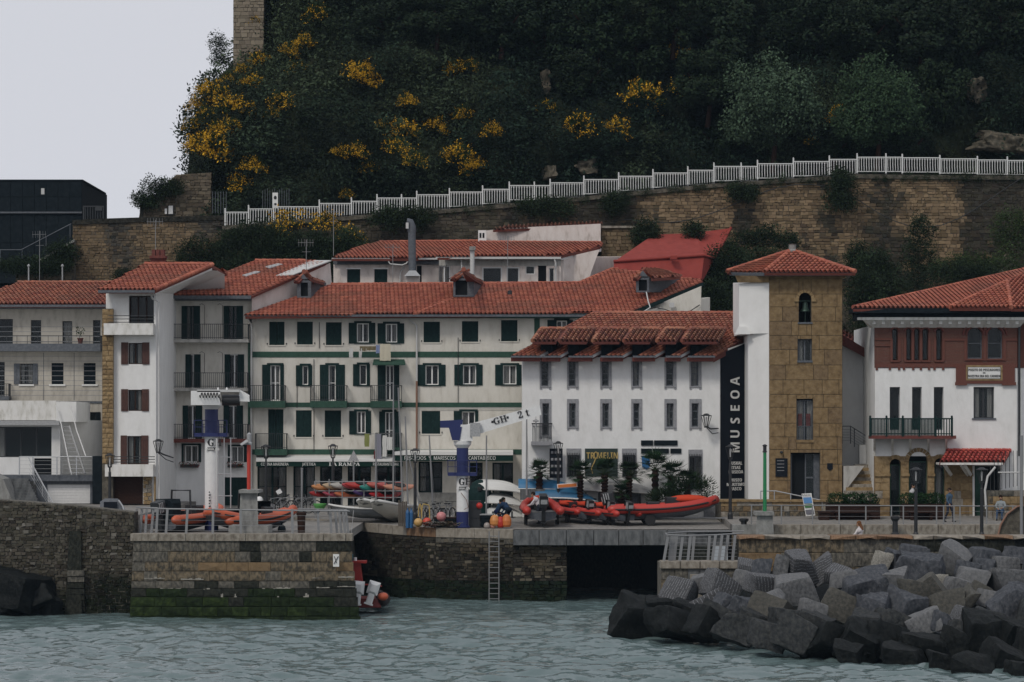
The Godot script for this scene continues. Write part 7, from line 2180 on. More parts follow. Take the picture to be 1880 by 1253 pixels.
func rib(label: String, length: float, beam: float, tube_col: Color, outboards: int, group: String, trailer := true) -> Node3D:
	var t := thing("inflatable_boat", label, "boat", Vector3.ZERO, group)
	var lift := .72 if trailer else .45
	var m := mb(); m.xf = Transform3D(Basis(), Vector3(0, lift, 0))
	m.loft(hull_rings(length * .97, beam * .78, .5, .42), false)
	m.fan(hull_rings(length * .97, beam * .78, .5, .42)[0], true)
	part(t, "hull", m, M("lead_grey"))
	m = mb(true); m.xf = Transform3D(Basis(), Vector3(0, lift, 0)); m.col = tube_col
	var path := []
	for k in 12:
		var f := k / 11.0
		path.append(Vector3(-length * .52 + length * .97 * f, .12 + .48 * pow(f, 3.0), -beam * .40 * sqrt(maxf(0.0, 1.0 - pow(maxf(0, f - .4) / .6, 2.6)))))
	var full := path.duplicate()
	for k in range(10, -1, -1): full.append(Vector3(path[k].x, path[k].y, -path[k].z))
	m.tube(full, .25, -1, 10)
	for s in [0, 22]: m.ball(full[s], Vector3(.42, .24, .24), 6, 10)
	part(t, "inflatable_collar", m, M("painted"))
	m = mb(); m.xf = Transform3D(Basis(), Vector3(0, lift, 0))
	for sg in [-1, 1]:
		var st := []
		for k in 12: st.append(Vector3(path[k].x, path[k].y - .02, sg * (absf(path[k].z) + .235)))
		m.tube(st, .055, -1, 5)
	part(t, "rubbing_strake", m, M("rubber"))
	m = mb(); m.xf = Transform3D(Basis(), Vector3(0, lift, 0)); m.box(-length * .47, length * .25, .0, .05, -beam * .3, beam * .3); part(t, "deck", m, M("concrete_dark"))
	m = mb(); m.xf = Transform3D(Basis(), Vector3(0, lift, 0)); m.bevel(-length * .02, length * .12, .05, .75, -.35, .35, .06); m.bevel(-length * .2, -length * .08, .05, .5, -.28, .28, .05); part(t, "console", m, M("black_metal"))
	for k in outboards:
		var z := (k - (outboards - 1) * .5) * .55
		m = mb(); m.xf = Transform3D(Basis(Vector3.BACK, .22), Vector3(-length * .52, lift + .1, z))
		m.bevel(-.46, .2, .3, .95, -.24, .24, .09); m.bevel(-.3, .02, -.5, .3, -.1, .1, .04); m.box(-.42, .05, -.62, -.55, -.14, .14); m.box(-.22, -.02, -.85, -.5, -.04, .04)
		var ob := part(t, "outboard_motor", m, M("black_metal") if trailer else M("iron"))
		m = mb(); m.xf = Transform3D(Basis(Vector3.BACK, .22), Vector3(-length * .52, lift + .1, z))
		for s in 3: m.box(-.38 + s * .12, -.33 + s * .12, .42, .9, -.245, .245)
		m.box(-.475, -.455, .5, .75, -.18, .18)
		part(ob, "stripes", m, M("metal_grey"))
	if trailer:
		m = mb(); m.bar(Vector3(-length * .45, .38, -.55), Vector3(length * .3, .38, -.3), .06, .08); m.bar(Vector3(-length * .45, .38, .55), Vector3(length * .3, .38, .3), .06, .08); m.bar(Vector3(length * .3, .38, 0), Vector3(length * .56, .34, 0), .07, .08); m.box(-length * .2, -length * .17, .3, .4, -.8, .8); m.box(-length * .46, -length * .43, .34, .44, -.75, .75)
		var tr := part(t, "trailer", m, M("galvanised"))
		for s in [-1, 1]:
			m = mb(); m.tube([Vector3(-length * .185, .28, s * .78), Vector3(-length * .185, .28, s * .96)], .28, -1, 14); part(tr, "wheel", m, M("rubber"))
	return t
func kayak(label: String, l: float, col: Color, at: Vector3, turn: float, group: String) -> void:
	var t := thing("kayak", label, "kayak", at, group)
	org = Vector3.ZERO
	var m := mb(true); m.col = col
	var rings := []
	for k in 13:
		var f := k / 12.0; var w := .33 * pow(maxf(0.001, sin(f * PI)), .75); var h := .15 * pow(maxf(0.001, sin(f * PI)), .5); var yy := .12 * pow(absf(f - .5) * 2.0, 3.0)
		var ring := []
		for j in 10:
			var a := TAU * j / 10; ring.append(Vector3(-l * .5 + l * f, yy + h * sin(a) + .15, w * cos(a)))
		rings.append(ring)
	m.loft(rings); part(t, "hull", m, M("painted"))
	m = mb()
	var ck := []
	for j in 13: ck.append(Vector3(.42 * cos(TAU * j / 12), .31, .2 * sin(TAU * j / 12)))
	m.tube(ck, .025, -1, 5); m.fan(ck.slice(0, 12)); part(t, "cockpit", m, M("rubber"))
	t.rotation.y = turn
	t.rotation.x = .5
func open_boat(label: String, l: float, w: float, col: Color, inside: String, at: Vector3, basis: Basis, group: String) -> void:
	var t := thing("small_boat", label, "boat", at, group)
	org = Vector3.ZERO
	var m := mb(true); m.col = col
	m.loft(hull_rings(l, w, .55, .22), false); m.fan(hull_rings(l, w, .55, .22)[0], true); part(t, "hull", m, M("painted"))
	m = mb(true); m.col = Color(.6, .6, .58)
	var rim := []
	for r in hull_rings(l, w, .55, .22): rim.append(r[0])
	for k in range(12, -1, -1): rim.append(hull_rings(l, w, .55, .22)[k][4])
	m.tube(rim, .05, -1, 5); part(t, "gunwale", m, M("painted"))
	m = mb(); var dk := []
	for r in hull_rings(l * .97, w * .94, .55, .22): dk.append([r[0] + Vector3(0, -.1, 0), (r[0] + r[4]) * .5 + Vector3(0, -.16, 0), r[4] + Vector3(0, -.1, 0)])
	m.loft(dk, false); part(t, "deck", m, M(inside))
	t.basis = basis
func build_boats() -> void:
	var red := Color(.42, .035, .022); var orange := Color(.50, .105, .045)
	var g := "red inflatable boats on trailers"
	# bastion
	var r := rib("orange inflatable boat with dark engine cover on the bastion, left of crane", 4.6, 2.3, orange, 1, "orange inflatable boats on the bastion", false)
	r.position = Vector3(X(352, 133.5), 3.95, -133.5); r.rotation.y = 1.05
	org = Vector3.ZERO
	var m := mb(); m.bevel(-2.35, -1.3, .5, 1.55, -.45, .45, .2); part(r, "engine_cover", m, M("black_cladding"))
	m = mb(); m.tube([Vector3(-.9, .6, -.6), Vector3(-.9, 1.95, -.55), Vector3(-.9, 1.95, .55), Vector3(-.9, .6, .6)], .055, -1, 6); part(r, "roll_bar", m, M("black_metal"))
	var c := copy(r, Vector3(X(432, 132.6), 3.95, -132.6), -2.2, "orange inflatable boat right of the left crane on the bastion")
	c.scale = Vector3.ONE * .9
	r = rib("small orange inflatable boat half hidden behind the red light pedestal", 3.2, 1.6, orange, 0, "orange inflatable boats on the bastion", false)
	r.position = Vector3(X(484, 132.4), 3.9, -132.4); r.rotation.y = .3
	# trailer fleet
	var big := rib("long red and grey inflatable boat in side view, bow to the right", 5.6, 2.3, red, 1, g)
	big.position = Vector3(X(1226, 144.2), deck(144.2), -144.2); big.rotation.y = .07
	org = Vector3.ZERO
	m = mb(true); m.col = Color(.48, .06, .03); m.ball(Vector3(1.1, 1.35, 0), Vector3(1.1, .24, .5), 6, 12); part(big, "orange_cover", m, M("cloth"))
	var list = [[992, 144.6, 1.62, .95, "red inflatable boat on a trailer, stern to the viewer, man in white beside it"], [1052, 146.4, 1.95, .72, "red inflatable boat directly right of the man in the white jacket"], [1086, 145.6, 2.0, .72, "red inflatable boat in the middle of the trailer row"], [1119, 144.9, 2.0, .72, "red inflatable boat just left of the long red boat's stern"]]
	for q in list: copy(big, Vector3(X(q[0], q[1]), deck(q[1]), -q[1]), q[2], q[4], q[3])
	# kayak rack and its kayaks
	var t := thing("kayak_rack", "grey tube rack holding two tiers of coloured kayaks", "rack", W(660, 950, 147))
	for px in [579, 604, 628, 668, 707, 738]:
		m = mb(); m.tube([W(px, 952, 146.2), W(px, 880, 146.2)], .035, -1, 5); m.tube([W(px - 2, 945, 148.0), W(px - 2, 884, 148.0)], .035, -1, 5); part(t, "upright", m, M("galvanised"))
	for y in [885, 902, 914]:
		m = mb(); m.tube([W(577, y, 146.2), W(741, y, 146.2)], .03, -1, 5); m.tube([W(577, y, 148), W(740, y, 148)], .03, -1, 5); part(t, "rail", m, M("galvanised"))
	var ks := [[594, 896, Color(.52, .22, .08), "orange"], [612, 894, Color(.50, .36, .22), "sand coloured"], [630, 893, Color(.42, .40, .36), "pale grey"], [648, 893, Color(.45, .06, .07), "crimson"], [660, 892, Color(.42, .03, .02), "red"], [680, 897, Color(.03, .25, .20), "teal"], [696, 892, Color(.50, .12, .09), "salmon"], [712, 892, Color(.48, .10, .09), "coral"], [730, 896, Color(.55, .25, .16), "peach"], [590, 908, Color(.35, .03, .03), "dark red"], [620, 908, Color(.38, .07, .10), "pinkish red"], [640, 909, Color(.48, .14, .06), "rust orange"], [672, 906, Color(.06, .03, .12), "purple"], [705, 910, Color(.40, .02, .025), "bright red"]]
	for q in ks: kayak("%s kayak on the %s tier of the kayak rack" % [q[3], "upper" if q[1] < 900 else "lower"], 2.6, q[2], W(q[0], q[1] + 4, 147), .95 + rr(-.12, .12), "kayaks on the rack")
	t = thing("green_tub", "bright green plastic tub at the left end of the kayak rack", "tub", W(587, 934, 146))
	m = mb(true); m.col = Color(.10, .35, .09); m.lathe(W(587, 936, 146), [[.2, 0], [.34, .22], [.36, .32], [.3, .32], [.18, .1]], 14); part(t, "tub", m, M("painted"))
	# dinghies
	open_boat("white dinghy with a blue flash, bow towards the viewer, left one", 4.2, 1.7, Color(.56, .54, .48), "concrete", W(697, 928, 146.6), Basis(Vector3.UP, -2.0).scaled(Vector3(1, 1.6, 1)), "dinghies by the kayak rack")
	open_boat("white dinghy overlapping the other on its right, bow towards viewer", 4.2, 1.7, Color(.56, .54, .48), "concrete", W(720, 930, 146.0), Basis(Vector3.UP, -1.95).scaled(Vector3(1, 1.6, 1)), "dinghies by the kayak rack")
	open_boat("grey dinghy lying in side view under the kayak rack", 3.0, 1.4, Color(.16, .17, .18), "concrete", W(655, 934, 145.6), Basis(Vector3.UP, PI + .1), "dinghies by the kayak rack")
	# upturned boats
	var over := Basis(Vector3.RIGHT, PI)
	var ups := [[922, 894, 151, 2.6, 1.2, Color(.60, .60, .58), "white upturned boat on top of the stack left of the blue boats"], [922, 918, 151, 2.6, 1.2, Color(.58, .58, .56), "white upturned boat in the middle of the white stack"], [924, 941, 151, 2.6, 1.2, Color(.55, .55, .53), "white upturned boat at the bottom of the white stack"], [1012, 893, 149.4, 3.6, 1.1, Color(.03, .16, .32), "blue upturned boat lying on top of the other blue boat"], [1040, 909, 149.0, 3.4, 1.1, Color(.028, .13, .25), "blue upturned boat with pale lettering under the upper one"], [1100, 895, 150, 3.6, 1.3, Color(.58, .58, .56), "long white upturned hull right of the blue boats"], [1152, 897, 149.7, 3.4, 1.3, Color(.52, .52, .51), "pale grey covered hull in front of the palms"]]
	for q in ups: open_boat(q[6], q[3], q[4], q[5], "black_cladding", W(q[0], q[1], q[2]) + Vector3(0, -.15, 0), over, "upturned boats by the museum")
	t = thing("orange_sign", "orange plate with white edge on the blue upturned boats", "sign", W(1040, 893, 148.2))
	m = mb(); m.bar(W(1023, 893.5, 148.2), W(1060, 890.5, 148.2), .24, .03); part(t, "plate", m, M("text_white"))
	m = mb(true); m.col = Color(.52, .16, .03); m.bar(W(1024.5, 893.3, 148.17), W(1058.5, 890.7, 148.17), .16, .04); part(t, "face", m, M("painted"))
	t = thing("boat_rack", "dark trestle rack under the upturned boats", "rack", W(1050, 950, 149.6))
	for px in [905, 940, 965, 1000, 1040, 1075, 1100, 1140, 1175]:
		m = mb(); m.box(X(px, 149.8) - .05, X(px, 149.8) + .05, deck(149.6), Y(905 if px > 950 else 940, 149.6), -150.2, -149.3); part(t, "trestle", m, M("iron"))
	m = mb(); box_px(m, 1100, 904, 1172, 928, 150, .3, .4); part(t, "covered_load", m, M("lead_grey"))
	m = mb(); box_px(m, 955, 898, 1000, 918, 149, .4, .6); part(t, "covered_load", m, M("concrete_dark"))
	# harbour boat with white outboards behind the bastion
	t = thing("rescue_boat", "red rescue boat with white outboards moored behind the bastion", "boat", W(665, 1110, 131))
	m = mb(true); m.col = Color(.03, .02, .02)
	m.tube([W(703, 1100, 131), W(700, 1098, 134), W(690, 1092, 139)], .36, .3, 12); m.ball(W(704, 1101, 131), Vector3(.3, .34, .42), 8, 12)
	m.tube([W(630, 1100, 131.2), W(630, 1097, 134)], .36, .3, 12); part(t, "collar", m, M("painted"))
	m = mb(true); m.col = Color(.50, .10, .04); m.ball(W(703, 1096, 130.7), Vector3(.26, .2, .3), 8, 12); part(t, "collar_end", m, M("painted"))
	m = mb(true); m.col = Color(.20, .02, .018); m.hexa(W(645, 1117, 133), W(700, 1117, 133), W(698, 1095, 133), W(645, 1095, 133), W(645, 1116, 130.8), W(699, 1116, 130.8), W(697, 1100, 130.8), W(645, 1100, 130.8)); part(t, "transom", m, M("painted"))
	for x in [657, 683]:
		m = mb(); var p := W(x, 1088, 130.3)
		m.xf = Transform3D(Basis(Vector3.BACK, -.3 if x > 670 else -.1), p); m.bevel(-.27, .27, -.1, .52, -.35, .2, .14); m.bevel(-.16, .16, -.6, -.05, -.2, .12, .06); m.box(-.22, .22, -.62, -.56, -.2, .16)
		part(t, "outboard_motor", m, M("white_paint"))
	m = mb(true); m.col = Color(.33, .02, .016); m.hexa(W(648, 1074, 131.8), W(667, 1074, 131.8), W(662, 1032, 131.8), W(648, 1032, 131.8), W(648, 1074, 131.2), W(665, 1074, 131.2), W(660, 1032, 131.2), W(648, 1032, 131.2)); m.box(X(644, 131), X(672, 131), Y(1035, 131), Y(1031, 131), -132, -131); part(t, "mast_frame", m, M("painted"))
	m = mb(true); m.col = Color(.36, .03, .02); m.tube([W(650, 1074, 130.7), W(685, 1074, 130.7), W(700, 1077, 131.4)], .04, -1, 6); part(t, "rail", m, M("painted"))
	m = mb(); m.tube([W(652, 1031, 131.4), W(652, 1024, 131.4)], .08, -1, 8); part(t, "lantern", m, M("white_paint"))
	m = mb(); m.tube([W(640, 1030, 131), W(649, 937, 131)], .018, .01, 4); part(t, "aerial", m, M("pipe_white"))
	m = mb(true); m.col = Color(.03, .16, .22); m.box(X(638, 131.5), X(648, 131.5), Y(1045, 131.5), Y(1018, 131.5), -131.6, -131.5); part(t, "flag", m, M("cloth"))
func build_right_quay_things() -> void:
	org = Vector3.ZERO
	var m := mb()
	var x0 := X(1345, 139)
	m.hexa(Vector3(x0, 3.0, -152), Vector3(60, 3.0, -152), Vector3(60, 4.4, -152), Vector3(x0, 4.4, -152), Vector3(x0, 3.0, -139.6), Vector3(60, 3.0, -139.6), Vector3(60, 4.0, -139.6), Vector3(x0, 4.0, -139.6))
	struct("promenade", m, M("paving"))
	# terrace in front of the tower
	var t := thing("tower_terrace", "low rough stone terrace wall with a railed ramp before the tower", "terrace", W(1440, 950, 145.6))
	m = mb(); m.box(X(1324, 145.8), X(1552, 145.8), 3.9, Y(920, 145.8), -152, -145.8); part(t, "core", m, M("mortar"))
	courses(t, "stone", X(1324, 145.7), X(1552, 145.7), 145.7, [[Y(921, 145.7), Y(930, 145.7), ["sandstone_pale", "coping_stone"], .5, 1.1], [Y(930, 145.7), Y(940, 145.7), ["quay_tan", "coping_stone", "sandstone_brown"], .25, .6], [Y(940, 145.7), Y(953, 145.7), ["quay_tan", "quay_grey", "coping_stone"], .25, .6]], .1)
	slab(t, "coping", 1322, 918, 1553, 922, 145.7, .12, "sandstone_pale", 1.0)
	m = mb(); m.tube([W(1396, 902, 145.8), W(1424, 902, 145.8), W(1532, 924, 145.6)], .035, -1, 6); part(t, "handrail", m, M("steel"))
	for c in [[1397, 902, 922], [1422, 902, 922], [1452, 908, 924], [1510, 920, 936]]:
		m = mb(); m.tube([W(c[0], c[2], 145.7), W(c[0], c[1], 145.7)], .03, -1, 5); part(t, "post", m, M("steel"))
	m = mb(); m.hexa(W(1508, 950, 146), W(1552, 950, 146), W(1552, 938, 146), W(1508, 938, 146), W(1506, 952, 145.2), W(1552, 952, 145.2), W(1552, 940, 145.2), W(1508, 940, 145.2)); part(t, "step", m, M("sandstone_pale"))
	# quay railing
	t = thing("promenade_railing", "thin grey railing along the right promenade edge", "railing", W(1630, 965, 139.3))
	var posts := []
	for px in [1380, 1435, 1492, 1541, 1590, 1637, 1659, 1720, 1733, 1752, 1763, 1812, 1860, 1900]: posts.append(W(px, 964, 139.3))
	railing_run(t, [W(1376, 964, 139.3), W(1910, 966, 139.3)], 1.0, posts, M("galvanised"), .024, 3)
	# green beacon
	t = thing("green_light_post", "slim green harbour light post with black lantern on a grey pedestal", "beacon", W(1404, 980, 138))
	m = mb(); m.hexa(W(1389, 982, 139.2), W(1420, 982, 139.2), W(1418, 946, 139.2), W(1390, 946, 139.2), W(1388, 982, 138), W(1421, 982, 138), W(1419, 946, 138), W(1390, 946, 138)); part(t, "pedestal", m, M("concrete"))
	m = mb(); box_px(m, 1387, 940, 1421, 947, 137.9, .1, 1.3); part(t, "cap", m, M("concrete"))
	m = mb(); m.tube([W(1404.5, 941, 138.5), W(1404.5, 831, 138.5)], .1, .085, 10); part(t, "post", m, M("green_post"))
	m = mb(); m.lathe(W(1404.5, 831, 138.5), [[.12, 0], [.12, .05], [.09, .07], [.09, .3], [.12, .32], [.12, .36], [.05, .4], [0, .42]], 10); part(t, "lantern", m, M("black_metal"))
	for c in [[1366, 978, 139.2, 15.0, 26.0, "black iron mooring bollard left of the green light post"], [1644, 982, 138.2, 14.0, 34.0, "black iron mooring bollard left of the arcade street lamp"]]:
		var p := W(c[0], c[1], c[2]); var r: float = c[3] * .0138; var h: float = c[4] * .0277
		t = thing("mooring_bollard", c[5], "bollard", p, "mooring bollards")
		m = mb(); m.lathe(p, [[r * 1.15, 0], [r * 1.1, .05], [r * .75, .12], [r * .7, h * .7], [r * 1.2, h * .85], [r * 1.2, h * .95], [r * .8, h], [0, h]], 12); part(t, "body", m, M("black_metal"))
	# A-board
	t = thing("sandwich_board", "white leaning sign board with a coast picture before the tower", "sign", W(1484, 948, 143.5))
	m = mb(); m.hexa(W(1480, 947, 143.7), W(1497, 946, 143.7), W(1490, 906, 143.9), W(1472, 907, 143.9), W(1480, 948, 143.6), W(1497, 947, 143.6), W(1490, 906, 143.85), W(1472, 907, 143.85)); part(t, "board", m, M("text_white"))
	for q in [[.1, .42, Color(.10, .22, .42)], [.42, .62, Color(.06, .16, .06)], [.66, .92, Color(.14, .14, .16)]]:
		m = mb(true); m.col = q[2]
		var a := W(1473, 907, 143.8); var b := W(1481, 947, 143.55); var a1 := W(1488.5, 906, 143.8); var b1 := W(1495.5, 946, 143.55)
		m.quad(a.lerp(b, q[0] + .08), a1.lerp(b1, q[0] + .08), a1.lerp(b1, q[1] + .03), a.lerp(b, q[1] + .03)); part(t, "picture", m, M("cloth"))
	letters(t, "KARTE", W(1481, 909.5, 143.75), .12, M("text_black"))
	# planters with hedges and benches
	for c in [[1520, 1615, 1505, "large dark planter with round hedge and bench right of the sign board"], [1657, 1732, 1655, "dark planter with clipped hedge in front of the arcade arches"]]:
		t = thing("hedge_planter", c[3], "planter", W((c[0] + c[1]) * .5, 955, 143.4))
		m = mb(); box_px(m, c[0], 926, c[1], 955, 143.6, .3, 1.0); part(t, "box", m, M("dark_wood"))
		for k in 4:
			m = mb(); box_px(m, c[0] - 1, 927 + k * 6.6, c[1] + 1, 932.5 + k * 6.6, 143.25, .05); part(t, "board", m, M("dark_wood"))
		m = mb(); box_px(m, c[0] + 12, 939, c[1] - 18, 942, 142.8, .3, .4); part(t, "bench_seat", m, M("dark_wood"))
		for x in [c[0] + 16, c[1] - 24]:
			m = mb(); box_px(m, x, 942, x + 4, 956, 142.7, .1, .3); part(t, "bench_leg", m, M("dark_wood"))
		m = mb(true)
		for k in 2600:
			var f := rnd.randf(); var n := 3 if c[0] == 1520 else 4
			var lobe := int(f * n); var cx := lerpf(c[0] + 4, c[1] - 6, (lobe + .5) / n)
			var v := Vector3(rr(-1, 1), rr(-1, 1), rr(-1, 1)).normalized() * rr(.75, 1.0)
			var p := W(cx, 918, 144) + v * Vector3(.62, .42, .55)
			m.col = Color(.012, .03, .011) * rr(.5, 1.7)
			var a := Vector3(rr(-1, 1), rr(-1, 1), rr(-1, 1)).normalized() * .075; var b := a.cross(v).normalized() * .04
			m.tri(p + a, p + b, p - b)
		part(t, "hedge", m, M("leaf"))
	t = thing("low_wall_seat", "low dark wooden box seat left of the large planter", "bench", W(1510, 958, 143))
	m = mb(); box_px(m, 1504, 942, 1522, 958, 143, .3, .4); part(t, "body", m, M("dark_wood"))
	m = mb(); box_px(m, 1503, 939, 1523, 942, 142.9, .3, .5); part(t, "lid", m, M("dark_wood"))
	# gangway and rail at the far right
	t = thing("gangway", "rusty grey curved gangway plate at the right edge", "gangway", W(1862, 988, 131))
	m = mb(); m.prism([[X(1832, 131), Y(988, 131)], [X(1838, 131), Y(965, 131)], [X(1850, 131), Y(945, 131)], [X(1868, 131), Y(932, 131)], [X(1900, 131), Y(926, 131)], [X(1900, 131), Y(988, 131)]], -131.1, -131); part(t, "plate", m, M("mortar"))
	m = mb(); m.tube([W(1832, 988, 130.9), W(1838, 964, 130.9), W(1850, 944, 130.9), W(1868, 931, 130.9), W(1900, 925, 130.9)], .05, -1, 6); part(t, "rim", m, M("pipe_rust"))
	m = mb(); m.tube([W(1876, 990, 130.6), W(1876, 800, 130.6)], .08, -1, 8); part(t, "pole", m, M("galvanised"))
	t = thing("iron_gate_screen", "tall curved iron bar screen beside the porch at the right edge", "gate", W(1845, 900, 143))
	for k in 11:
		m = mb(); m.tube([W(1812 + k * 7, 905 - k * 1.5, 143), W(1812 + k * 7, 868 - 40 * sin(minf(1.0, k / 5.0) * PI / 2), 143)], .018, -1, 4); part(t, "bar", m, M("iron"))
	m = mb(); m.tube([W(1811, 935, 142.8), W(1809, 900, 142.8), W(1814, 875, 142.8), W(1828, 858, 142.8)], .06, -1, 6); m.tube([W(1833, 868, 142.8), W(1880, 868, 142.8)], .04, -1, 5); part(t, "edge", m, M("pipe_white"))
	t = thing("right_steps_wall", "rough stone wall end behind the seated woman", "wall", W(1850, 952, 144.2))
	m = mb(); m.box(X(1816, 144.3), 34, 4.0, Y(902, 144.3), -145.9, -144.3); part(t, "core", m, M("mortar"))
	courses(t, "stone", X(1815, 144.2), X(1900, 144.2), 144.2, [[Y(902, 144.2), Y(912, 144.2), ["coping_stone", "quay_grey"], .5, .9], [Y(912, 144.2), Y(926, 144.2), ["sandstone_pale", "quay_tan"], .3, .6], [Y(926, 144.2), Y(938, 144.2), ["quay_tan", "sandstone"], .3, .6], [Y(938, 144.2), Y(954, 144.2), ["quay_tan", "coping_stone"], .3, .6]], .1)
	# palms and low shrubs before the museum
	for c in [[1203, 922, 862, 148.4, 1.35, "taller fan palm with a shaggy trunk in front of the museum"], [1233, 922, 876, 148.2, 1.2, "shorter fan palm right of the taller one"], [1262, 915, 888, 148.0, 1.15, "low fan palm in front of the tall barred window"], [990, 905, 868, 148.8, .95, "small fan palm below the iron balcony"], [1065, 895, 872, 148.6, 1.0, "low palm in front of the green poster's left side"], [1110, 895, 870, 148.5, 1.25, "wide dark palm in front of the green poster"], [1155, 895, 872, 148.3, 1.15, "low palm below the museum's lettering panels"], [1140, 925, 905, 147.8, .7, "small palm behind the trailer boats"]]:
		palm(c)
	for c in [[1222, 918, 1.1, "dark round shrub at the foot of the two palms"], [1268, 905, 1.7, "broad dark shrub below the tall barred window"]]:
		t = thing("low_shrub", c[3], "shrub", W(c[0], 935, 147.6))
		m = mb(true)
		for k in 1600:
			var v = Vector3(rr(-1, 1), rr(-.7, 1), rr(-1, 1)).normalized() * rr(.4, 1.0) * c[2]
			var p = W(c[0], c[1], 147.4) + v * Vector3(.95, .62, .6); m.col = Color(.016, .028, .014) * rr(.5, 1.7)
			var a = v.normalized() * .16 + Vector3(rr(-.08, .08), rr(-.02, .12), rr(-.08, .08)); var b = a.cross(Vector3(rr(-1, 1), rr(-1, 1), 1)).normalized() * .022
			m.tri(p + a, p + b, p - b)
		part(t, "leaves", m, M("leaf"))
		m = mb(); m.tube([W(c[0], 938, 147.5), W(c[0], c[1], 147.5)], .08, .04, 5); part(t, "stem", m, M("wood_pole"))
func palm(c: Array) -> void:
	var base := W(c[0], c[1] + 28, c[3]); var top := W(c[0], c[2], c[3])
	var t := thing("fan_palm", c[5], "palm tree", base, "fan palms in front of the museum")
	var m := mb()
	var h := top.y - base.y
	var prof := []
	for k in 19: prof.append([(.13 if k % 2 else .19) * (1.0 + .25 * k / 18.0), h * k / 18.0])
	m.lathe(base, prof, 9); part(t, "trunk", m, M("dark_wood"))
	m = mb(true)
	for k in 30:
		var az := TAU * k * .381966; var el := lerpf(1.35, -.5, pow(k / 29.0, .9))
		var dir := Vector3(cos(az) * cos(el), sin(el), sin(az) * cos(el)); var ln: float = c[4] * rr(.42, .6)
		var tip := top + dir * ln + Vector3(0, -.04, 0)
		m.col = Color(.03, .045, .02) * rr(.7, 1.3); m.tube([top, tip], .014, -1, 3, false)
		m.col = Color(.016, .034, .016) * rr(.55, 1.6)
		var side := dir.cross(Vector3(0, 1, 0)).normalized(); var up := side.cross(dir)
		for j in 11:
			var a := lerpf(-1.35, 1.35, j / 10.0)
			var bd := (dir * cos(a) + side * sin(a) + up * .18 * absf(sin(a)) - Vector3(0, .22, 0) * cos(a)).normalized(); var bw := bd.cross(up).normalized() * .03
			m.tri(tip, tip + bd * ln * .35 + bw, tip + bd * ln * .35 - bw); m.tri(tip + bd * ln * .35 + bw, tip + bd * ln * .85, tip + bd * ln * .35 - bw)
	part(t, "crown", m, M("leaf"))
func ordinal(n: int) -> String:
	var w := ["first", "second", "third", "fourth", "fifth", "sixth", "seventh", "eighth", "ninth", "tenth", "eleventh", "twelfth", "thirteenth", "fourteenth", "fifteenth", "sixteenth", "seventeenth", "eighteenth", "nineteenth", "twentieth"]
	return w[n] if n < w.size() else "%dth" % (n + 1)
func rock_mesh(w: float, h: float, dp: float, rough: float) -> ArrayMesh:
	org = Vector3.ZERO
	var m := mb()
	var cr := []
	for z in [-1, 1]:
		for c in [[-1, -1], [1, -1], [1, 1], [-1, 1]]: cr.append(Vector3(c[0] * w * rr(.26, .6), c[1] * h * rr(.28, .6), z * dp * rr(.3, .58)))
	var n := 9
	for f in [[7, 6, 5, 4], [2, 3, 0, 1], [3, 2, 6, 7], [4, 5, 1, 0], [3, 7, 4, 0], [6, 2, 1, 5]]:
		var g := []
		for j in n + 1:
			var row := []
			for i in n + 1:
				var p: Vector3 = (cr[f[0]] as Vector3).lerp(cr[f[1]], i / float(n)).lerp((cr[f[3]] as Vector3).lerp(cr[f[2]], i / float(n)), j / float(n))
				var q = p * 2.4 + cr[0] * 7.0
				var e := absf(i / float(n) - .5) * 2.0; var e2 := absf(j / float(n) - .5) * 2.0
				p *= 1.0 - .05 * (pow(e, 6.0) + pow(e2, 6.0))
				row.append(p * (1.0 + noise.get_noise_3d(q.x * 5, q.y * 5, q.z * 5) * rough + noise.get_noise_3d(q.x * 16, q.y * 16, q.z * 16) * rough * .5))
			g.append(row)
		for j in n:
			for i in n:
				for c in [[i, j], [i + 1, j], [i + 1, j + 1], [i, j], [i + 1, j + 1], [i, j + 1]]:
					var du: Vector3 = g[c[1]][mini(c[0] + 1, n)] - g[c[1]][maxi(c[0] - 1, 0)]; var dv: Vector3 = g[mini(c[1] + 1, n)][c[0]] - g[maxi(c[1] - 1, 0)][c[0]]
					m.put(g[c[1]][c[0]], dv.cross(du).normalized())
					m.uv.append(Vector2(c[0], c[1]) / n)
	return m.mesh()
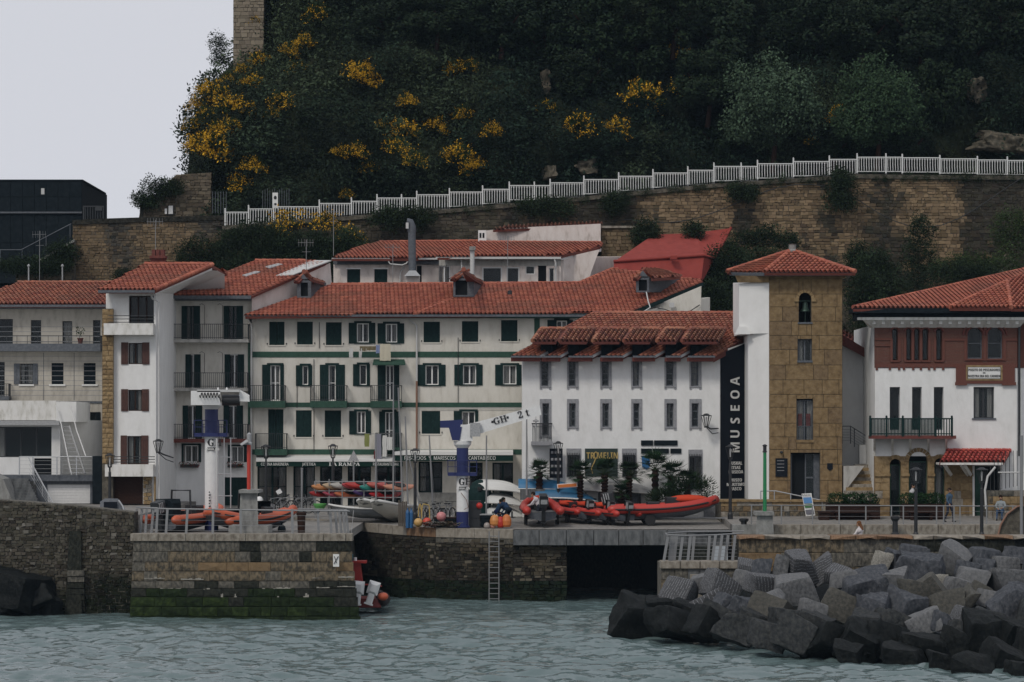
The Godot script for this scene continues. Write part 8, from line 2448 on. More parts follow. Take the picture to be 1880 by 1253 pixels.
func build_rocks() -> void:
	# slate with pale parallel drill marks
	var im := Image.create(256, 256, false, Image.FORMAT_RGB8)
	for y in 256:
		for x in 256:
			var nn := noise.get_noise_2d(x * 1.4, y * 1.4)
			var v := .062 + .05 * nn
			var k := fposmod(x + 2.5 * sin(y * .05) + 4.0 * noise.get_noise_2d(3, y * .5), 25.6)
			if k < 4.4 and noise.get_noise_2d(floorf(x / 25.6) * 31.0, y * .55) > -.16: v = lerpf(v, .34 + .1 * nn, 1.0 - absf(k - 2.2) / 2.9)
			im.set_pixel(x, y, Color(v * .97, v, v * 1.07).linear_to_srgb())
	var sm := StandardMaterial3D.new()
	sm.albedo_texture = ImageTexture.create_from_image(im)
	sm.roughness = .88
	mats["slate_drilled"] = sm
	# px, py, width, height (as seen), style, roll
	var L := [[1165, 1140, 100, 72, 3, .35], [1246, 1092, 66, 52, 4, .5], [1294, 1068, 48, 24, 1, -.1], [1326, 1078, 58, 50, 4, .75], [1372, 1052, 34, 38, 4, .1], [1398, 1052, 32, 40, 0, .3], [1357, 1066, 24, 40, 1, .5], [1402, 1078, 62, 36, 4, .15], [1434, 1048, 26, 50, 1, .1], [1472, 1048, 72, 44, 4, 1.6], [1462, 1088, 72, 48, 1, -.1], [1402, 1106, 66, 24, 1, -.55], [1290, 1110, 60, 30, 4, -.5], [1330, 1112, 40, 42, 0, .6], [1366, 1118, 50, 40, 0, .4], [1420, 1124, 70, 44, 2, .5], [1492, 1126, 50, 48, 1, .1], [1510, 1046, 50, 38, 4, 1.5], [1540, 1056, 50, 26, 4, .2], [1616, 1037, 34, 40, 5, .3], [1646, 1030, 38, 46, 0, .0], [1678, 1018, 44, 32, 0, .4], [1694, 1050, 84, 48, 0, .2], [1722, 1072, 36, 34, 5, .3], [1756, 1030, 62, 44, 1, .6], [1775, 1050, 44, 34, 0, .2], [1804, 1022, 54, 34, 0, .3], [1842, 1040, 52, 30, 1, .1], [1810, 1042, 36, 26, 0, .2], [1866, 1022, 40, 30, 0, .1], [1586, 1078, 92, 52, 0, -.2], [1548, 1070, 66, 30, 1, -.25], [1644, 1080, 40, 56, 1, .1], [1788, 1066, 58, 38, 1, .3], [1852, 1066, 76, 38, 1, .05], [1684, 1092, 62, 40, 2, .3], [1718, 1092, 40, 56, 2, -.7], [1756, 1082, 50, 44, 1, .4], [1800, 1094, 44, 40, 2, .5], [1546, 1116, 68, 56, 2, .5], [1606, 1124, 66, 54, 0, .1], [1660, 1118, 56, 52, 0, .3], [1736, 1112, 76, 44, 2, -.3], [1768, 1112, 24, 66, 2, .8], [1700, 1148, 66, 44, 1, -.5], [1724, 1150, 44, 40, 0, .5], [1778, 1142, 60, 38, 4, .4], [1814, 1108, 46, 32, 1, .3], [1846, 1128, 72, 70, 0, -.6], [1880, 1100, 50, 40, 0, .2],
		[1240, 1150, 90, 50, 3, .4], [1296, 1152, 74, 50, 3, .6], [1352, 1158, 76, 50, 3, .5], [1410, 1166, 76, 50, 3, .3], [1466, 1170, 76, 56, 3, .5], [1520, 1174, 70, 56, 3, .3], [1578, 1182, 72, 60, 3, .55], [1560, 1200, 50, 26, 3, .3], [1630, 1180, 72, 56, 3, .2], [1690, 1192, 84, 56, 3, .1], [1656, 1206, 70, 40, 3, .3], [1752, 1192, 66, 58, 3, .5], [1802, 1172, 80, 70, 3, .2], [1860, 1172, 70, 60, 3, .4], [1730, 1218, 60, 30, 3, .3], [1790, 1228, 70, 36, 3, .4], [1846, 1218, 76, 50, 3, .5], [1880, 1236, 66, 40, 3, .3], [1640, 1146, 60, 40, 3, .4], [1586, 1150, 60, 44, 3, .2], [1500, 1150, 56, 40, 3, .6], [1446, 1142, 56, 40, 3, .2], [1384, 1140, 50, 36, 3, .4], [1810, 1140, 50, 40, 3, .3], [1762, 1166, 50, 40, 3, .5], [1206, 1118, 54, 44, 3, .2], [1262, 1128, 56, 40, 3, .4], [1318, 1136, 54, 40, 3, .6], [1900, 1140, 70, 70, 3, .4], [1900, 1200, 70, 70, 3, .2], [1910, 1060, 60, 60, 0, .3], [18, 1082, 110, 64, 3, .15], [62, 1100, 60, 40, 3, -.4], [0, 1116, 90, 34, 3, .1], [90, 1112, 44, 30, 3, .3]]
	var styles := ["slate", "slate_pale", "slate_brown", "slate_wet", "slate_drilled", "salt_white"]
	var says := ["blue grey rough boulder", "pale grey flat-faced boulder", "brownish grey boulder", "dark wet boulder", "drill-marked striped boulder", "tan and white streaked boulder"]
	var order := range(L.size())
	order.sort_custom(func(a, b): return L[a][0] < L[b][0])
	var count := {}
	for i in order:
		var q: Array = L[i]
		var left: bool = q[0] < 120
		var d := 130.2
		if not left:
			var far := clampf((1420.0 - q[0]) / 260.0, 0, 1)
			d = 119.0 - maxf(0.0, q[1] - 1035.0) * lerpf(.098, .028, far)
		var p := W(q[0], q[1], d)
		var s := d / FOCAL
		var key: String = "left" if left else str(q[4])
		count[key] = count.get(key, -1) + 1
		var lab := "%s %s from the left in the pile before the jetty" % [ordinal(count[key]), says[q[4]]]
		if left: lab = "%s dark wet boulder from the left at the sea wall foot" % ordinal(count[key])
		var o := MeshInstance3D.new()
		o.name = numbered("boulder")
		var sharp: bool = q[4] in [4, 1, 2]
		o.mesh = rock_mesh(q[2] * s * 1.12, q[3] * s * 1.2, maxf(q[2], q[3]) * s * .95, .06 if sharp else .18)
		o.material_override = M("slate_damp" if q[4] == 3 and q[1] < 1172 and q[0] > 1300 else styles[q[4]])
		add_child(o)
		o.position = p
		o.rotation = Vector3(rr(-.35, .35), rr(-.5, .5), -q[5] * .8)
		tag(o, lab, "boulder", "boulders at the sea wall foot" if left else "boulders piled before the jetty")
	# core of the pile
	org = Vector3.ZERO
	var m := mb()
	var rows := []
	for j in 12:
		var row := []
		for k in 40:
			var px := 1225.0 + k * 20.0
			var f := j / 11.0
			var d1 := lerpf(118.0, 104.0, clampf((px - 1220) / 500.0, 0, 1))
			var dd := lerpf(121.8, d1, f)
			row.append(Vector3(X(px, 118), lerpf(2.5, -.9, f) + noise.get_noise_2d(px * .7, dd * 9.0) * .5 - (.9 if px < 1290 else 0.0), -dd))
		rows.append(row)
	m.loft(rows, false)
	struct("boulder_bed", m, M("slate_wet"))
func leaf_blob(count: int, size: Vector2, hollow := .5) -> ArrayMesh:
	org = Vector3.ZERO
	var m := mb()
	for k in count:
		var v := Vector3(rr(-1, 1), rr(-1, 1), rr(-1, 1)).normalized() * pow(rr(hollow, 1.0), .7)
		var s := rr(size.x, size.y)
		var a := Vector3(rr(-1, 1), rr(-1, 1), rr(-1, 1)).normalized() * s
		var b := a.cross(Vector3(rr(-1, 1), rr(-1, 1), rr(-1, 1))).normalized() * s * .48
		m.quad(v - a, v + b, v + a, v - b)
	return m.mesh()
func scatter(called: String, mesh: Mesh, list: Array, label := "") -> void:
	var mm := MultiMesh.new()
	mm.transform_format = MultiMesh.TRANSFORM_3D
	mm.use_colors = true
	mm.mesh = mesh
	mm.instance_count = list.size()
	for k in list.size():
		mm.set_instance_transform(k, list[k][0])
		mm.set_instance_color(k, list[k][1])
	var o := MultiMeshInstance3D.new()
	o.name = called
	o.multimesh = mm
	o.material_override = M("leaf")
	add_child(o)
	stuff(o)
	o.set_meta("label", label)
func tuft(p: Vector3, s: float, c: Color) -> Array:
	c.a = 1.0
	return [Transform3D(Basis.from_euler(Vector3(rr(0, TAU), rr(0, TAU), rr(0, TAU))).scaled(Vector3(s * rr(.8, 1.3), s * rr(.7, 1.2), s)), p), c]
func build_vegetation() -> void:
	var blob := leaf_blob(150, Vector2(.06, .145), .3)
	var fine := leaf_blob(130, Vector2(.05, .15), .3)
	var list := []; var list2 := []
	var y := 20.0
	while y < 54.0:
		var s := .1
		while s < 96.0:
			var p := hill_point(maxf(0.02, s + rr(-.4, .4)), y + rr(-.4, .4))
			s += .72
			var d := -p.z
			var px := p.x / d * FOCAL + 940.0; var py := LEVEL - (p.y - EYE) / d * FOCAL
			if px > 1960 or py < -60 or p.y < path_y(p.x) - 1.0: continue
			if px > 424 and px < 480 and py < 70: continue
			var wild := noise.get_noise_2d(p.x * 1.3 + 50, p.y * 1.3)
			var tone := Color(.014, .026, .017).lerp(Color(.026, .040, .023), clampf((900.0 - px) / 500.0, 0, 1))
			if wild > .12: tone = tone.lerp(Color(.042, .056, .029), .5)
			if wild < -.15: tone = tone * .65
			if px > 1660 and py > 150 and wild > -.05 and rnd.randf() < .55: continue
			var e := tuft(p + Vector3(rr(-.3, .3), 0, .2), rr(.6, 1.4), tone * rr(.45, 1.8))
			if wild > .05: list2.append(e)
			else: list.append(e)
		y += .62
	# growth over walls and cliff
	var ivy := []
	for c in [[470, 455, 70, 42, 176.5, 260], [560, 470, 70, 40, 176.5, 260], [640, 470, 40, 40, 177, 120], [430, 500, 50, 20, 176, 80], [740, 400, 60, 14, 179, 90], [1000, 380, 60, 12, 179, 60], [1130, 372, 22, 14, 179.4, 40], [1185, 430, 22, 24, 177.5, 60], [1272, 424, 12, 12, 177.6, 26], [1545, 350, 24, 36, 179.3, 70], [1365, 352, 26, 12, 179.4, 36], [1400, 440, 70, 16, 178, 80], [1340, 500, 40, 50, 174, 130], [1310, 560, 30, 40, 172, 80], [1610, 500, 34, 36, 176.5, 60], [1690, 470, 26, 70, 177.6, 80], [1800, 488, 80, 18, 176, 80], [1860, 430, 40, 40, 177, 60], [1770, 500, 60, 14, 174, 60], [1590, 560, 30, 60, 173, 110], [60, 488, 70, 10, 183.4, 90], [110, 466, 30, 16, 183.6, 40], [365, 470, 40, 30, 184.4, 60], [380, 510, 40, 14, 184, 40], [225, 505, 12, 8, 184.4, 14], [300, 345, 40, 12, 188.6, 40], [272, 372, 14, 8, 188.8, 12], [1640, 560, 40, 50, 174, 90], [1580, 470, 20, 30, 178, 40], [1420, 480, 40, 20, 176, 50], [405, 90, 14, 26, 203, 26], [255, 366, 9, 6, 189, 9]]:
		for k in c[5]:
			var a := rr(0, TAU); var f := sqrt(rnd.randf())
			var tone := Color(.018, .030, .014) * rr(.5, 1.6)
			if c[0] > 1780 and c[1] < 520: tone = Color(.035, .055, .02) * rr(.6, 1.5)
			ivy.append(tuft(W(c[0] + c[2] * f * cos(a), c[1] + c[3] * f * sin(a), c[4] + rr(-.5, .25)), rr(.3, .75), tone))
	for k in 240:
		var px := rr(700, 1900); var x := X(px, 179.6)
		ivy.append(tuft(Vector3(x, path_y(x) - rr(.0, .5), -179.7), rr(.14, .34), Color(.02, .034, .015) * rr(.6, 1.5)))
	for k in 340:
		var px := rr(1240, 1900)
		ivy.append(tuft(W(px, rr(490, 640), rr(172.5, 178)), rr(.25, .7), Color(.018, .027, .015) * rr(.5, 1.6)))
	scatter("hillside_scrub", blob, list, "dark green scrub covering the hillside")
	scatter("hillside_grass", fine, list2, "lighter tufted growth covering the hillside")
	scatter("wall_ivy", fine, ivy, "dark ivy and weeds growing on walls and cliff")
	# broom bushes in flower
	var spots := [[582, 19, 44, 0], [469, 33, 26, 1], [530, 90, 34, 2], [557, 72, 36, 2], [478, 105, 40, 2], [442, 126, 26, 2], [419, 140, 26, 1], [461, 148, 44, 2], [384, 160, 50, 2], [432, 190, 62, 2], [378, 208, 44, 1], [515, 178, 48, 1], [395, 260, 76, 3], [400, 232, 32, 2], [462, 300, 44, 2], [442, 332, 44, 2], [662, 130, 52, 3], [834, 121, 42, 2], [862, 118, 30, 0], [748, 182, 32, 2], [742, 234, 54, 2], [726, 266, 48, 1], [799, 228, 42, 2], [850, 205, 34, 1], [904, 234, 36, 1], [838, 278, 58, 2], [872, 300, 42, 2], [620, 276, 28, 2], [652, 272, 38, 1], [675, 305, 30, 0], [636, 352, 24, 1], [1241, 78, 46, 2], [1181, 170, 70, 2], [1129, 231, 50, 2], [1064, 220, 52, 1], [1250, 158, 44, 0], [1544, 204, 46, 1], [908, 236, 24, 1], [1004, 194, 34, 0], [1489, 256, 26, 0], [528, 401, 64, 1], [597, 400, 54, 1], [642, 430, 54, 0], [760, 290, 40, 0], [540, 120, 34, 0], [366, 186, 40, 2], [352, 226, 36, 1], [410, 172, 40, 2], [356, 262, 40, 2], [450, 76, 30, 1], [425, 225, 34, 1], [700, 228, 24, 0], [500, 205, 28, 0]]
	var kinds := []
	for v in 4:
		org = Vector3.ZERO
		var mg := mb(true); var my := mb(true)
		for k in 420:
			var az := rr(0, TAU); var el := rr(-.1, 1.45)
			var dir := Vector3(cos(az) * cos(el), sin(el), sin(az) * cos(el)); var ln := rr(.35, 1.0)
			var p := dir * ln * Vector3(1, .95, 1)
			mg.col = Color(.03, .05, .018) * rr(.5, 1.5)
			var up := (dir + Vector3(rr(-.3, .3), .5, rr(-.3, .3))).normalized() * rr(.12, .26); var sd := up.cross(Vector3(rr(-1, 1), rr(-1, 1), 1)).normalized() * .028
			mg.tri(p - sd, p + up, p + sd)
		var nfl: int = [420, 900, 1700, 2600][v]
		for k in nfl:
			var az := rr(0, TAU); var el := asin(rr(-.15, 1.0))
			var lump := .82 + .75 * noise.get_noise_3d(cos(az) * 30 + v * 9, el * 22, sin(az) * 30)
			var p := Vector3(cos(az) * cos(el), sin(el), sin(az) * cos(el)) * lump * rr(.82, 1.12)
			if noise.get_noise_3d(p.x * 26 + v * 40, p.y * 26, p.z * 26) < .0: continue
			my.col = Color(.60, .345, .03) * rr(.5, 1.25)
			var a := Vector3(rr(-1, 1), rr(-1, 1), rr(-1, 1)).normalized() * rr(.035, .07); var b := a.cross(Vector3(rr(-1, 1), rr(-1, 1), rr(-1, 1))).normalized() * .03
			my.quad(p - a, p + b, p + a, p - b)
		kinds.append([mg.mesh(), my.mesh()])
	spots.sort_custom(func(a, b): return a[0] < b[0])
	for k in spots.size():
		var s: Array = spots[k]
		var front: bool = s[1] > 395
		var d := 178.6
		var p := W(s[0], s[1], d)
		if not front:
			p = W(s[0], s[1], slope_depth(s[0], s[1]) - 1.2)
		var size: float = s[2] * -p.z / FOCAL * .62
		var how: String = ["sparsely flowering", "half flowering", "thickly flowering", "brilliant full-flowering"][s[3]]
		var t := thing("broom_bush", "%s yellow broom bush, %s from the left on the hill%s" % [how, ordinal(k), ", before the white fence" if front else ""], "bush", p + Vector3(0, -size * .5, 0), "yellow broom bushes on the hill")
		piece(t, "foliage", kinds[s[3]][0], M("leaf"), Vector3.ZERO, Vector3(size, size * rr(.85, 1.2), size))
		stuff(piece(t, "flowers", kinds[s[3]][1], M("leaf"), Vector3.ZERO, Vector3(size, size * rr(.9, 1.2), size)))
		t.rotation = Vector3(rr(-.3, .5), rr(0, TAU), rr(-.35, .35))
	# trees
	var crowns := []
	for v in 4:
		org = Vector3.ZERO
		var m := mb(true)
		var lobes := []
		for k in (34 if v == 3 else 22):
			var dir := Vector3(rr(-1, 1), rr(-.75, 1), rr(-1, 1)).normalized()
			lobes.append([dir * rr(.35, .78), rr(.22, .40)])
		var fine_leaf := .62 if v == 3 else 1.0
		for k in (15000 if v == 3 else 7600):
			var l: Array = lobes[rnd.randi() % lobes.size()]
			var dir := Vector3(rr(-1, 1), rr(-1, 1), rr(-1, 1)).normalized()
			var p: Vector3 = l[0] + dir * l[1] * pow(rr(.25, 1.0), .5)
			m.col = Color(1, 1, 1) * rr(.5, 1.4)
			var a := Vector3(rr(-1, 1), rr(-.9, .6), rr(-1, 1)).normalized() * rr(.03, .062) * fine_leaf; var b := a.cross(dir + Vector3(.1, .2, .3)).normalized() * rr(.02, .034) * fine_leaf
			m.quad(p - a, p + b, p + a, p - b)
		crowns.append(m)
	var trees := [[1420, 190, 125, 115, 3, Color(.052, .082, .050), "large grey green tree standing out on the hillside above the fence"], [1612, 190, 100, 110, 3, Color(.034, .060, .031), "feathery dark green tree right of the large grey green tree"], [1100, 45, 95, 85, 2, Color(.020, .034, .018), ""], [1000, 70, 90, 80, 0, Color(.018, .030, .017), ""], [1235, 20, 95, 80, 1, Color(.022, .036, .019), ""], [1170, 95, 85, 70, 2, Color(.019, .032, .017), ""], [1320, 60, 90, 85, 0, Color(.021, .034, .02), ""], [1490, 40, 95, 80, 1, Color(.017, .028, .016), ""], [1580, 60, 90, 75, 2, Color(.020, .032, .018), ""], [1690, 50, 100, 85, 0, Color(.017, .027, .016), ""], [1770, 90, 90, 80, 1, Color(.019, .030, .017), ""], [1840, 40, 100, 90, 2, Color(.016, .026, .015), ""], [920, 30, 85, 70, 1, Color(.019, .031, .018), ""], [1065, 140, 75, 60, 0, Color(.018, .029, .016), ""], [1300, 150, 80, 75, 2, Color(.022, .036, .02), ""], [1720, 170, 85, 85, 1, Color(.018, .03, .016), ""], [800, 30, 80, 60, 2, Color(.02, .032, .018), ""], [1530, 260, 70, 50, 0, Color(.02, .033, .018), ""], [1660, 265, 70, 55, 2, Color(.018, .03, .017), ""], [1320, 255, 60, 50, 1, Color(.02, .034, .018), ""], [700, 40, 70, 50, 1, Color(.022, .034, .02), ""]]
	var dark := []
	for s in trees:
		if s[6] == "": dark.append(s)
	dark.sort_custom(func(a, b): return a[0] < b[0])
	for s in trees:
		var d := slope_depth(s[0], s[1]) - (3.2 if s[6] != "" else .5)
		var p := W(s[0], s[1], d - 1.5)
		var sc: float = d / FOCAL
		var lab: String = s[6]
		if lab == "": lab = "dark evergreen tree on the upper slope, %s of the dark trees from the left" % ordinal(dark.find(s))
		var t := thing("hillside_tree", lab, "tree", p + Vector3(0, -s[3] * sc * 1.1, -.4), "trees on the hillside")
		var m: MB = crowns[s[4]]
		var cm := MB.new(); cm.colours = true; cm.v = m.v; cm.n = m.n
		for c in m.c: cm.c.append(Color(c.r * s[5].r, c.g * s[5].g, c.b * s[5].b))
		piece(t, "crown", cm.mesh(), M("leaf"), p - t.position, Vector3(s[2] * sc, s[3] * sc, s[2] * sc * .75)).rotation.y = rr(0, TAU)
		m = mb(); var b0 := t.position
		m.tube([b0, p + Vector3(.2, -s[3] * sc * .4, -.2), p + Vector3(-.1, .4, -.2)], .2, .09, 7); m.tube([p + Vector3(.1, -s[3] * sc * .5, -.2), p + Vector3(s[2] * sc * .5, s[3] * sc * .2, 0)], .13, .05, 5); m.tube([p + Vector3(.1, -s[3] * sc * .4, -.2), p + Vector3(-s[2] * sc * .5, s[3] * sc * .25, 0)], .13, .05, 5)
		part(t, "trunk", m, M("dark_wood"))
	# bare rock showing through on the right
	for c in [[1790, 170, 26, 40, "pale rock face showing among trees at the right"], [1850, 262, 90, 30, "broad brown rock ledge behind the fence's right end"], [1000, 155, 14, 44, "narrow grey concrete slab standing in the dark scrub"], [1010, 318, 22, 20, "small rock outcrop behind the white fence"], [1078, 305, 24, 20, "second small rock outcrop behind the white fence"]]:
		var d := slope_depth(c[0], c[1]) + 1.2
		var o := MeshInstance3D.new()
		o.name = numbered("rock_outcrop")
		o.mesh = rock_mesh(c[2] * .045, c[3] * .045, 2.0, .45)
		o.material_override = M("cliff")
		add_child(o)
		o.position = W(c[0], c[1], d - 1.8)
		o.rotation = Vector3(rr(-.2, .2), rr(-.3, .3), rr(-.2, .2))
		tag(o, c[4], "rock")
	# notice and gate at the start of the path
	var t := thing("path_gate", "grey iron gate with a white notice at the start of the hill path", "gate", W(507, 380, 183))
	for k in 12:
		var m := mb(); m.tube([W(482 + k * 4.4, 384, 183), W(482 + k * 4.4, 350 - (k % 3) * 2, 183)], .02, -1, 4); part(t, "bar", m, M("lead_grey"))
	var m := mb(); box_px(m, 500, 354, 510, 382, 182.9, .03); part(t, "notice", m, M("text_white"))
	m = mb(); m.ball(W(505, 363, 182.85), Vector3(.1, .13, .02), 6, 8); m.ball(W(505, 375, 182.85), Vector3(.1, .08, .02), 6, 8); part(t, "notice_mark", m, M("text_black"))
	t = thing("path_gate", "dim iron railing beside the sloping stone ruin", "railing", W(400, 400, 186))
	for k in 6:
		m = mb(); m.tube([W(390 + k * 5, 392, 186), W(390 + k * 5, 352, 186)], .025, -1, 4); part(t, "bar", m, M("lead_grey"))
# bones: [from, to, radius, radius, colour]; one skin over all of them by surface nets
func skin(m: MB, bones: Array, cell: float) -> void:
	var lo := Vector3.ONE * 1e9; var hi := -lo
	for b in bones:
		var r: float = maxf(b[2], b[3]) + cell * 2
		lo = lo.min(b[0] - Vector3.ONE * r).min(b[1] - Vector3.ONE * r); hi = hi.max(b[0] + Vector3.ONE * r).max(b[1] + Vector3.ONE * r)
	var n := Vector3i((hi - lo) / cell) + Vector3i.ONE * 2
	var field := PackedFloat32Array(); field.resize(n.x * n.y * n.z); field.fill(1.0)
	for b in bones:
		var r: float = maxf(b[2], b[3]) + cell * 3
		var a0 := Vector3i(((b[0] as Vector3).min(b[1]) - Vector3.ONE * r - lo) / cell).max(Vector3i.ZERO); var a1 := Vector3i(((b[0] as Vector3).max(b[1]) + Vector3.ONE * r - lo) / cell).min(n - Vector3i.ONE)
		var ab: Vector3 = b[1] - b[0]; var l2 := maxf(ab.length_squared(), 1e-6)
		for z in range(a0.z, a1.z + 1):
			for y in range(a0.y, a1.y + 1):
				for x in range(a0.x, a1.x + 1):
					var p := lo + Vector3(x, y, z) * cell
					var t := clampf((p - b[0]).dot(ab) / l2, 0, 1)
					var s: float = (p - b[0] - ab * t).length() - lerpf(b[2], b[3], t)
					var i := (z * n.y + y) * n.x + x
					var h := clampf(.5 + .5 * (field[i] - s) / .035, 0, 1)
					field[i] = lerpf(field[i], s, h) - .035 * h * (1.0 - h)
	var at := {}
	var corner := [Vector3i(0, 0, 0), Vector3i(1, 0, 0), Vector3i(0, 1, 0), Vector3i(1, 1, 0), Vector3i(0, 0, 1), Vector3i(1, 0, 1), Vector3i(0, 1, 1), Vector3i(1, 1, 1)]
	var ed := [[0, 1], [2, 3], [4, 5], [6, 7], [0, 2], [1, 3], [4, 6], [5, 7], [0, 4], [1, 5], [2, 6], [3, 7]]
	for z in n.z - 1:
		for y in n.y - 1:
			for x in n.x - 1:
				var i := (z * n.y + y) * n.x + x
				var f := [field[i], field[i + 1], field[i + n.x], field[i + n.x + 1], field[i + n.x * n.y], field[i + n.x * n.y + 1], field[i + n.x * n.y + n.x], field[i + n.x * n.y + n.x + 1]]
				var neg := 0
				for v in f: neg += int(v < 0)
				if neg == 0 or neg == 8: continue
				var sum := Vector3.ZERO; var c := 0
				for e in ed:
					var u: float = f[e[0]]; var w: float = f[e[1]]
					if (u < 0) != (w < 0): sum += Vector3(corner[e[0]]).lerp(Vector3(corner[e[1]]), u / (u - w)); c += 1
				at[i] = lo + (Vector3(x, y, z) + sum / c) * cell
	var grad := func(p: Vector3) -> Array:
		var best := 1e9; var col := Color.WHITE; var nn := Vector3.UP
		for b in bones:
			var ab: Vector3 = b[1] - b[0]; var t := clampf((p - b[0]).dot(ab) / maxf(ab.length_squared(), 1e-6), 0, 1)
			var q: Vector3 = p - b[0] - ab * t; var s := q.length() - lerpf(b[2], b[3], t)
			if s < best: best = s; col = b[4]; nn = q.normalized()
		return [nn, col]
	for z in range(1, n.z - 1):
		for y in range(1, n.y - 1):
			for x in range(1, n.x - 1):
				var i := (z * n.y + y) * n.x + x
				for ax in [[1, n.x, n.x * n.y], [n.x, n.x * n.y, 1], [n.x * n.y, 1, n.x]]:
					if (field[i] < 0) == (field[i + ax[0]] < 0): continue
					var q := [i, i - ax[1], i - ax[1] - ax[2], i - ax[2]]
					if not (at.has(q[0]) and at.has(q[1]) and at.has(q[2]) and at.has(q[3])): continue
					if field[i] < 0: q.reverse()
					var v := []
					for k in q: v.append([at[k], grad.call(at[k])])
					for k in [0, 1, 2, 0, 2, 3]:
						m.col = v[k][1][1]
						m.put(v[k][0], v[k][1][0])
# joints of one figure, in metres from the ground point between the feet; facing +x
func person(label: String, at: Vector3, turn: float, j: Dictionary, shirt: Color, legs: Color, hair: Color, long_hair := false) -> void:
	var t := thing("person", label, "person", at)
	org = Vector3.ZERO
	var skin_c := Color(.30, .18, .12)
	var shoe := Color(.03, .03, .03)
	var B := []
	var pelvis: Vector3 = j.pelvis; var chest: Vector3 = j.chest; var neck: Vector3 = j.neck; var head: Vector3 = j.head
	var fwd: Vector3 = (j.face as Vector3).normalized()
	var side := Vector3(0, 0, 1)
	B.append([pelvis + side * .07, pelvis - side * .07, .13, .13, legs]); B.append([pelvis, pelvis.lerp(chest, .5), .125, .125, shirt])
	B.append([chest + side * .1, chest - side * .1, .125, .125, shirt]); B.append([pelvis.lerp(chest, .4), chest, .13, .135, shirt])
	B.append([chest, neck, .08, .055, shirt]); B.append([neck, head, .05, .055, skin_c]); B.append([head + Vector3(0, .02, 0) - fwd * .015, head - Vector3(0, .045, 0) + fwd * .02, .098, .07, skin_c])
	B.append([head + fwd * .085, head + fwd * .105 - Vector3(0, .02, 0), .018, .02, skin_c])
	for s in [-1, 1]:
		var k: String = "l" if s < 0 else "r"
		var hip = pelvis + side * s * .09; var sh = chest + side * s * .175 + Vector3(0, .06, 0)
		B.append([hip, j["knee_" + k], .09, .062, legs]); B.append([j["knee_" + k], j["foot_" + k] + Vector3(0, .07, 0), .06, .042, legs])
		B.append([j["foot_" + k] + Vector3(-.03, .04, 0), j["foot_" + k] + Vector3(.13, .03, 0), .045, .035, shoe])
		B.append([sh, j["elbow_" + k], .06, .048, shirt]); B.append([j["elbow_" + k], j["hand_" + k], .045, .032, shirt])
		var hd: Vector3 = (j["hand_" + k] - j["elbow_" + k]).normalized()
		B.append([j["hand_" + k], j["hand_" + k] + hd * .07, .034, .036, skin_c])
		B.append([head + side * s * .092, head + side * s * .098 + Vector3(0, .03, 0), .018, .02, skin_c])
	var m := mb(true)
	skin(m, B, .026)
	for s in [-1, 1]:
		var k: String = "l" if s < 0 else "r"
		var h: Vector3 = j["hand_" + k]; var hd: Vector3 = (h - j["elbow_" + k]).normalized(); var w := hd.cross(Vector3(1, 0, 0)).normalized()
		m.col = skin_c
		for f in 4: m.tube([h + hd * .08 + w * (f - 1.5) * .02, h + hd * (.115 + .01 * (f % 3)) + w * (f - 1.5) * .022, h + hd * (.14 + .012 * (f % 3)) + w * (f - 1.5) * .022 + fwd * .02], .009, .007, 5)
		m.tube([h + hd * .03 + w * .03, h + hd * .06 + w * .055, h + hd * .09 + w * .05], .011, .008, 5)
		m.col = Color(.02, .015, .01); m.ball(head + fwd * .083 + side * s * .035 + Vector3(0, .012, 0), Vector3(.012, .01, .012), 4, 6)
	m.col = Color(.22, .08, .07); m.ball(head + fwd * .088 - Vector3(0, .045, 0), Vector3(.012, .008, .025), 4, 6)
	part(t, "body", m, M("cloth"))
	m = mb(true); m.col = hair
	m.ball(head + Vector3(0, .035, 0) - fwd * .028, Vector3(.115, .105, .112), 8, 12)
	if long_hair: m.tube([head - fwd * .06, neck - fwd * .1, chest - fwd * .15], .085, .05, 8)
	part(t, "hair", m, M("cloth"))
	t.rotation.y = turn
func V(x: float, y: float, z: float) -> Vector3: return Vector3(x, y, z)
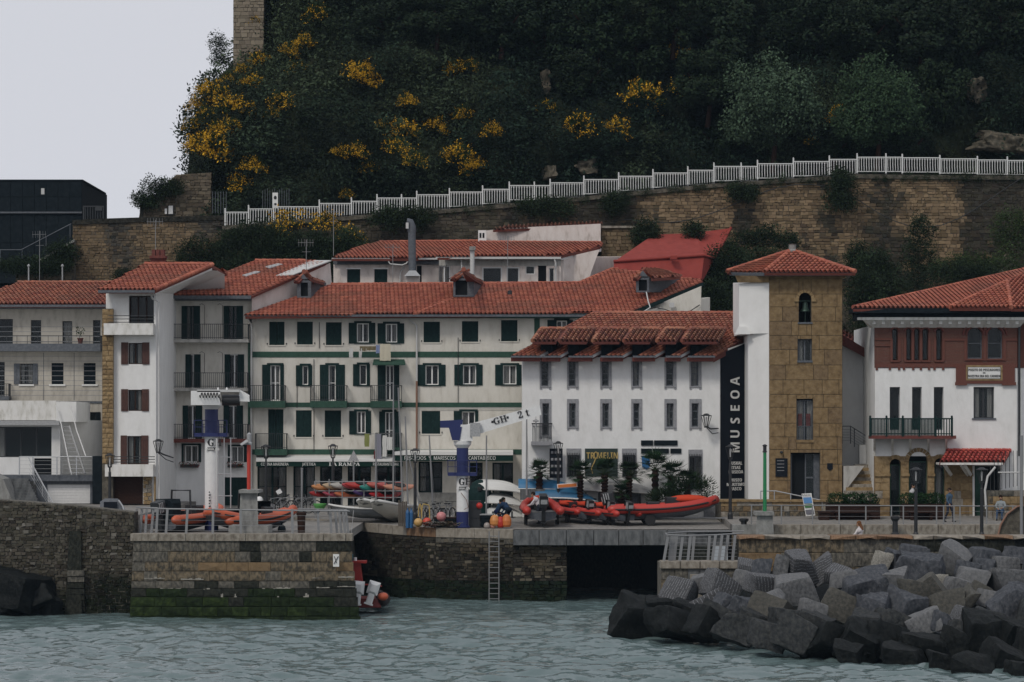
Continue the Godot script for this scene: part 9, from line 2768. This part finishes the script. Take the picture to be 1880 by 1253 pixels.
func build_people() -> void:
	var walk := {"pelvis": V(0, .93, 0), "chest": V(.02, 1.33, 0), "neck": V(.03, 1.5, 0), "head": V(.06, 1.64, 0), "face": V(1, -.1, 0), "knee_l": V(.16, .5, -.1), "foot_l": V(.2, 0, -.1), "knee_r": V(-.02, .5, .1), "foot_r": V(-.25, 0, .1), "elbow_l": V(-.1, 1.1, -.24), "hand_l": V(.02, .88, -.24), "elbow_r": V(.06, 1.1, .24), "hand_r": V(.2, .92, .24)}
	var bent := {"pelvis": V(-.16, .82, 0), "chest": V(.18, 1.08, 0), "neck": V(.33, 1.17, 0), "head": V(.44, 1.22, 0), "face": V(1, -.8, 0), "knee_l": V(.08, .46, -.12), "foot_l": V(-.06, 0, -.12), "knee_r": V(.04, .46, .12), "foot_r": V(-.12, 0, .12), "elbow_l": V(.36, .84, -.22), "hand_l": V(.5, .64, -.12), "elbow_r": V(.36, .84, .22), "hand_r": V(.52, .62, .1)}
	var kneel := {"pelvis": V(-.1, .62, 0), "chest": V(.12, .98, 0), "neck": V(.22, 1.13, 0), "head": V(.3, 1.24, 0), "face": V(1, -.6, 0), "knee_l": V(.32, .5, -.12), "foot_l": V(.24, 0, -.12), "knee_r": V(.22, .2, .14), "foot_r": V(-.22, 0, .14), "elbow_l": V(.34, .78, -.22), "hand_l": V(.52, .66, -.1), "elbow_r": V(.32, .78, .22), "hand_r": V(.5, .62, .12)}
	var sit := {"pelvis": V(0, .5, 0), "chest": V(-.02, .88, 0), "neck": V(0, 1.05, 0), "head": V(.04, 1.19, 0), "face": V(1, -.25, 0), "knee_l": V(.42, .5, -.12), "foot_l": V(.4, 0, -.12), "knee_r": V(.4, .5, .12), "foot_r": V(.46, 0, .14), "elbow_l": V(.1, .72, -.26), "hand_l": V(.3, .66, -.12), "elbow_r": V(.1, .72, .26), "hand_r": V(.32, .62, .1)}
	var stand := walk.duplicate()
	stand.foot_l = V(0, 0, -.1); stand.foot_r = V(.02, 0, .1); stand.knee_l = V(.03, .5, -.1); stand.knee_r = V(.03, .5, .1)
	person("bending man in dark blue working beside the orange sacks", W(930, 965, 142.4), PI * .75, bent, Color(.022, .04, .085), Color(.015, .02, .035), Color(.015, .012, .01))
	person("crouching man in blue left of the other man in blue", W(915, 962, 143.0), .35, kneel, Color(.03, .055, .10), Color(.012, .022, .07), Color(.015, .012, .01))
	person("man in white jacket leaning over the red boat's stern", W(989, 962, 142.9), PI - .25, bent.merged({"pelvis": V(-.05, .9, 0), "chest": V(.14, 1.25, 0), "neck": V(.24, 1.4, 0), "head": V(.32, 1.52, 0), "elbow_l": V(.36, 1.02, -.2), "hand_l": V(.56, .95, -.1), "elbow_r": V(.34, 1.02, .2), "hand_r": V(.55, .93, .12)}, true), Color(.52, .50, .52), Color(.025, .028, .04), Color(.02, .014, .01))
	person("man in blue shirt walking past the right planter", Vector3(X(1743, 141.2), 4.06, -141.2), PI * .35 - PI * .6, walk, Color(.06, .10, .15), Color(.03, .035, .05), Color(.025, .018, .012))
	person("seated long-haired woman in a pale and dark jacket at right", Vector3(X(1838, 142.6), 4.1, -142.6), -1.9, sit, Color(.24, .27, .28), Color(.05, .08, .14), Color(.02, .013, .01), true)
	var t := thing("stone_bench", "low stone seat under the seated woman at right", "bench", Vector3(X(1840, 142.9), 4.1, -142.9))
	var m := mb(); m.bevel(X(1826, 142.9), X(1854, 142.9), 4.08, 4.5, -143.2, -142.7, .03); part(t, "block", m, M("coping_stone"))
	person("person with dark cap and white shirt behind the right hedge", Vector3(X(1675, 145.2), 4.2, -145.2), -.6, stand, Color(.5, .5, .5), Color(.03, .03, .04), Color(.012, .012, .014))
	person("brown-haired person in white sitting behind the jetty wall", Vector3(X(1578, 124.9), 3.35, -124.9), 2.6, sit, Color(.55, .52, .52), Color(.04, .05, .08), Color(.13, .06, .03), true)
